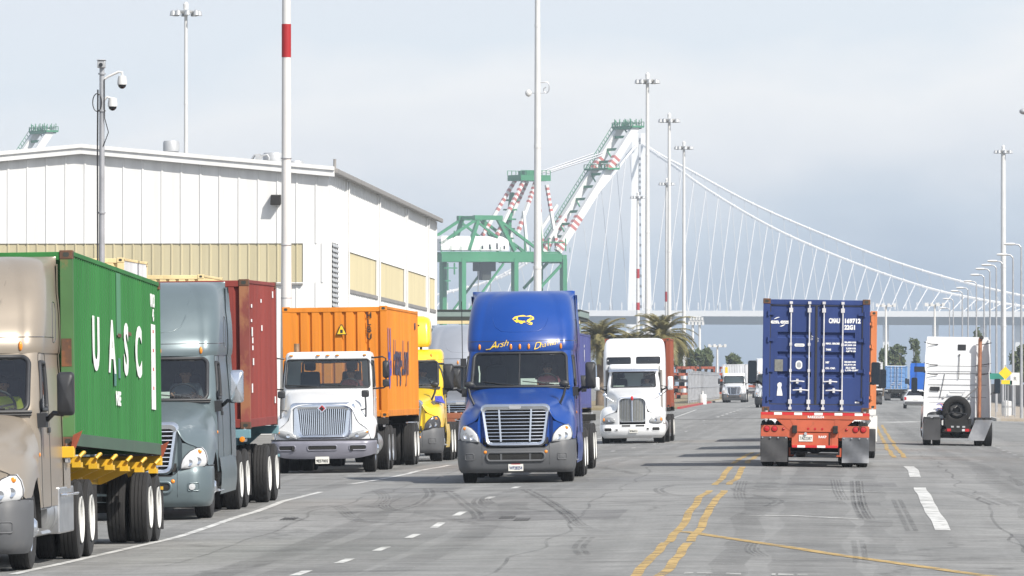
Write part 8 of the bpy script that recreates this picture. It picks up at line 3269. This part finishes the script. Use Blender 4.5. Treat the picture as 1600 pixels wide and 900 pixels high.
# ---- white estate car from behind
def estate(label):
    o = thing('suv', label, 'car')
    m_ = M['white_paint']
    rows = []
    for (y, w_, z0, z1, wr, zr) in ((0, .80, .38, .80, .70, .86), (.15, .90, .30, .88, .78, .93), (1.2, .95, .26, .98, .86, 1.03), (1.9, .95, .26, 1.0, .66, 1.42), (2.4, .95, .26, 1.0, .62, 1.52), (3.8, .95, .26, 1.0, .62, 1.50), (4.35, .93, .28, .98, .62, 1.42), (4.62, .91, .32, .95, .74, 1.0), (4.72, .88, .36, .86, .72, .9)):
        half = [(0, z0), (w_ * .9, z0), (w_, z0 + .15), (w_, (z0 + z1) / 2), (w_ * .985, z1), (wr, zr - .06), (wr * .9, zr), (0, zr + .015)]
        rows.append([(x, y, z) for x, z in half] + [(-x, y, z) for x, z in reversed(half[:-1])])
    mb = MB().grid(rows)
    mb.add(rows[0], [tuple(range(len(rows[0])))])
    mb.add(rows[-1], [tuple(range(len(rows[0])))])
    mb.build('body', m_, o, bevel=.03, angle=.7)
    MB().hexa([(-.74, 4.60, 1.06), (.74, 4.60, 1.06), (.74, 4.62, 1.06), (-.74, 4.62, 1.06), (-.56, 4.40, 1.40), (.56, 4.40, 1.40), (.56, 4.42, 1.40), (-.56, 4.42, 1.40)]).build('rear_window', M['dark_glass'], o, smooth=False)
    MB().hexa([(-.72, 1.35, 1.06), (.72, 1.35, 1.06), (.72, 1.38, 1.06), (-.72, 1.38, 1.06), (-.58, 1.86, 1.40), (.58, 1.86, 1.40), (.58, 1.9, 1.40), (-.58, 1.9, 1.40)]).build('windshield', M['dark_glass'], o, smooth=False)
    for sx in (-1, 1):
        MB().hexa([(sx * .93, 1.75, 1.04), (sx * .90, 1.75, 1.04), (sx * .90, 4.2, 1.04), (sx * .93, 4.2, 1.04), (sx * .70, 2.1, 1.40), (sx * .67, 2.1, 1.40), (sx * .67, 4.1, 1.40), (sx * .70, 4.1, 1.40)]).build('side_window', M['dark_glass'], o, smooth=False)
        MB().box(*sorted((sx * .74, sx * .92)), 4.60, 4.74, .68, .92).build('tail_light', M['red_lens'], o, smooth=False, bevel=.02)
        for y in (.85, 3.7):
            h = MB().cyl((sx * .70, y, .33), (sx * .93, y, .33), .2, 16).build('wheel', M['rim_alloy'], o)
            MB().lathe([(-.11, .2), (-.11, .32), (.0, .335), (.11, .32), (.11, .2)], 'x', 24, (sx * .83, y, .335)).build('tyre', M['rubber'], h)
    MB().box(-.86, .86, 4.66, 4.80, .36, .58).build('bumper', M['grey_plastic'], o, smooth=False, bevel=.04)
    MB().box(-.2, .2, 4.735, 4.745, .68, .78).build('license_plate', M['plate_white'], o, smooth=False)
    return o


car = estate('white estate car seen from behind left of the white bobtail tractor')
sit(car, 6.65, 566, pi, (.85, 3.7))

# ---- cream containers stacked in the yard in front of the warehouse
M['cont_cream'] = container_mats('cont_cream', (0.70, 0.56, 0.30), 0.08, .15)
pr_ = None
for (y, lv, nm) in ((172.0, 0, 'cream container, lower one of the nearer yard stack behind the green container'),
                    (172.0, 1, 'cream container with a grey side, topmost of the nearer yard stack'),
                    (194.0, 0, 'cream container, lower one of the farther yard stack behind the grey tractor'),
                    (194.0, 1, 'cream container on top of the farther yard stack above the grey tractor roof')):
    if pr_ is None:
        k = pr_ = container(nm, 6.06, M['cont_cream'], 'cream containers stacked in the yard', 0)
    else:
        k = copy_tree(pr_)
    k['label'] = nm
    k.location = (-18.57, y, zt(-18.5, y) + .02 + lv * 2.592)
    if y < 180 and lv == 1:
        for c in k.children:
            if c.name.startswith('side_panel'):
                c.data = c.data.copy()
                c.data.materials.clear()
                c.data.materials.append(M['cont_white'])
k = container('light grey container beyond the nearer cream yard stack', 6.06, M['cont_white'], 'cream containers stacked in the yard', 0)
k.location = (-18.6, 179.5, zt(-18.5, 180) + .02)
del k['group']
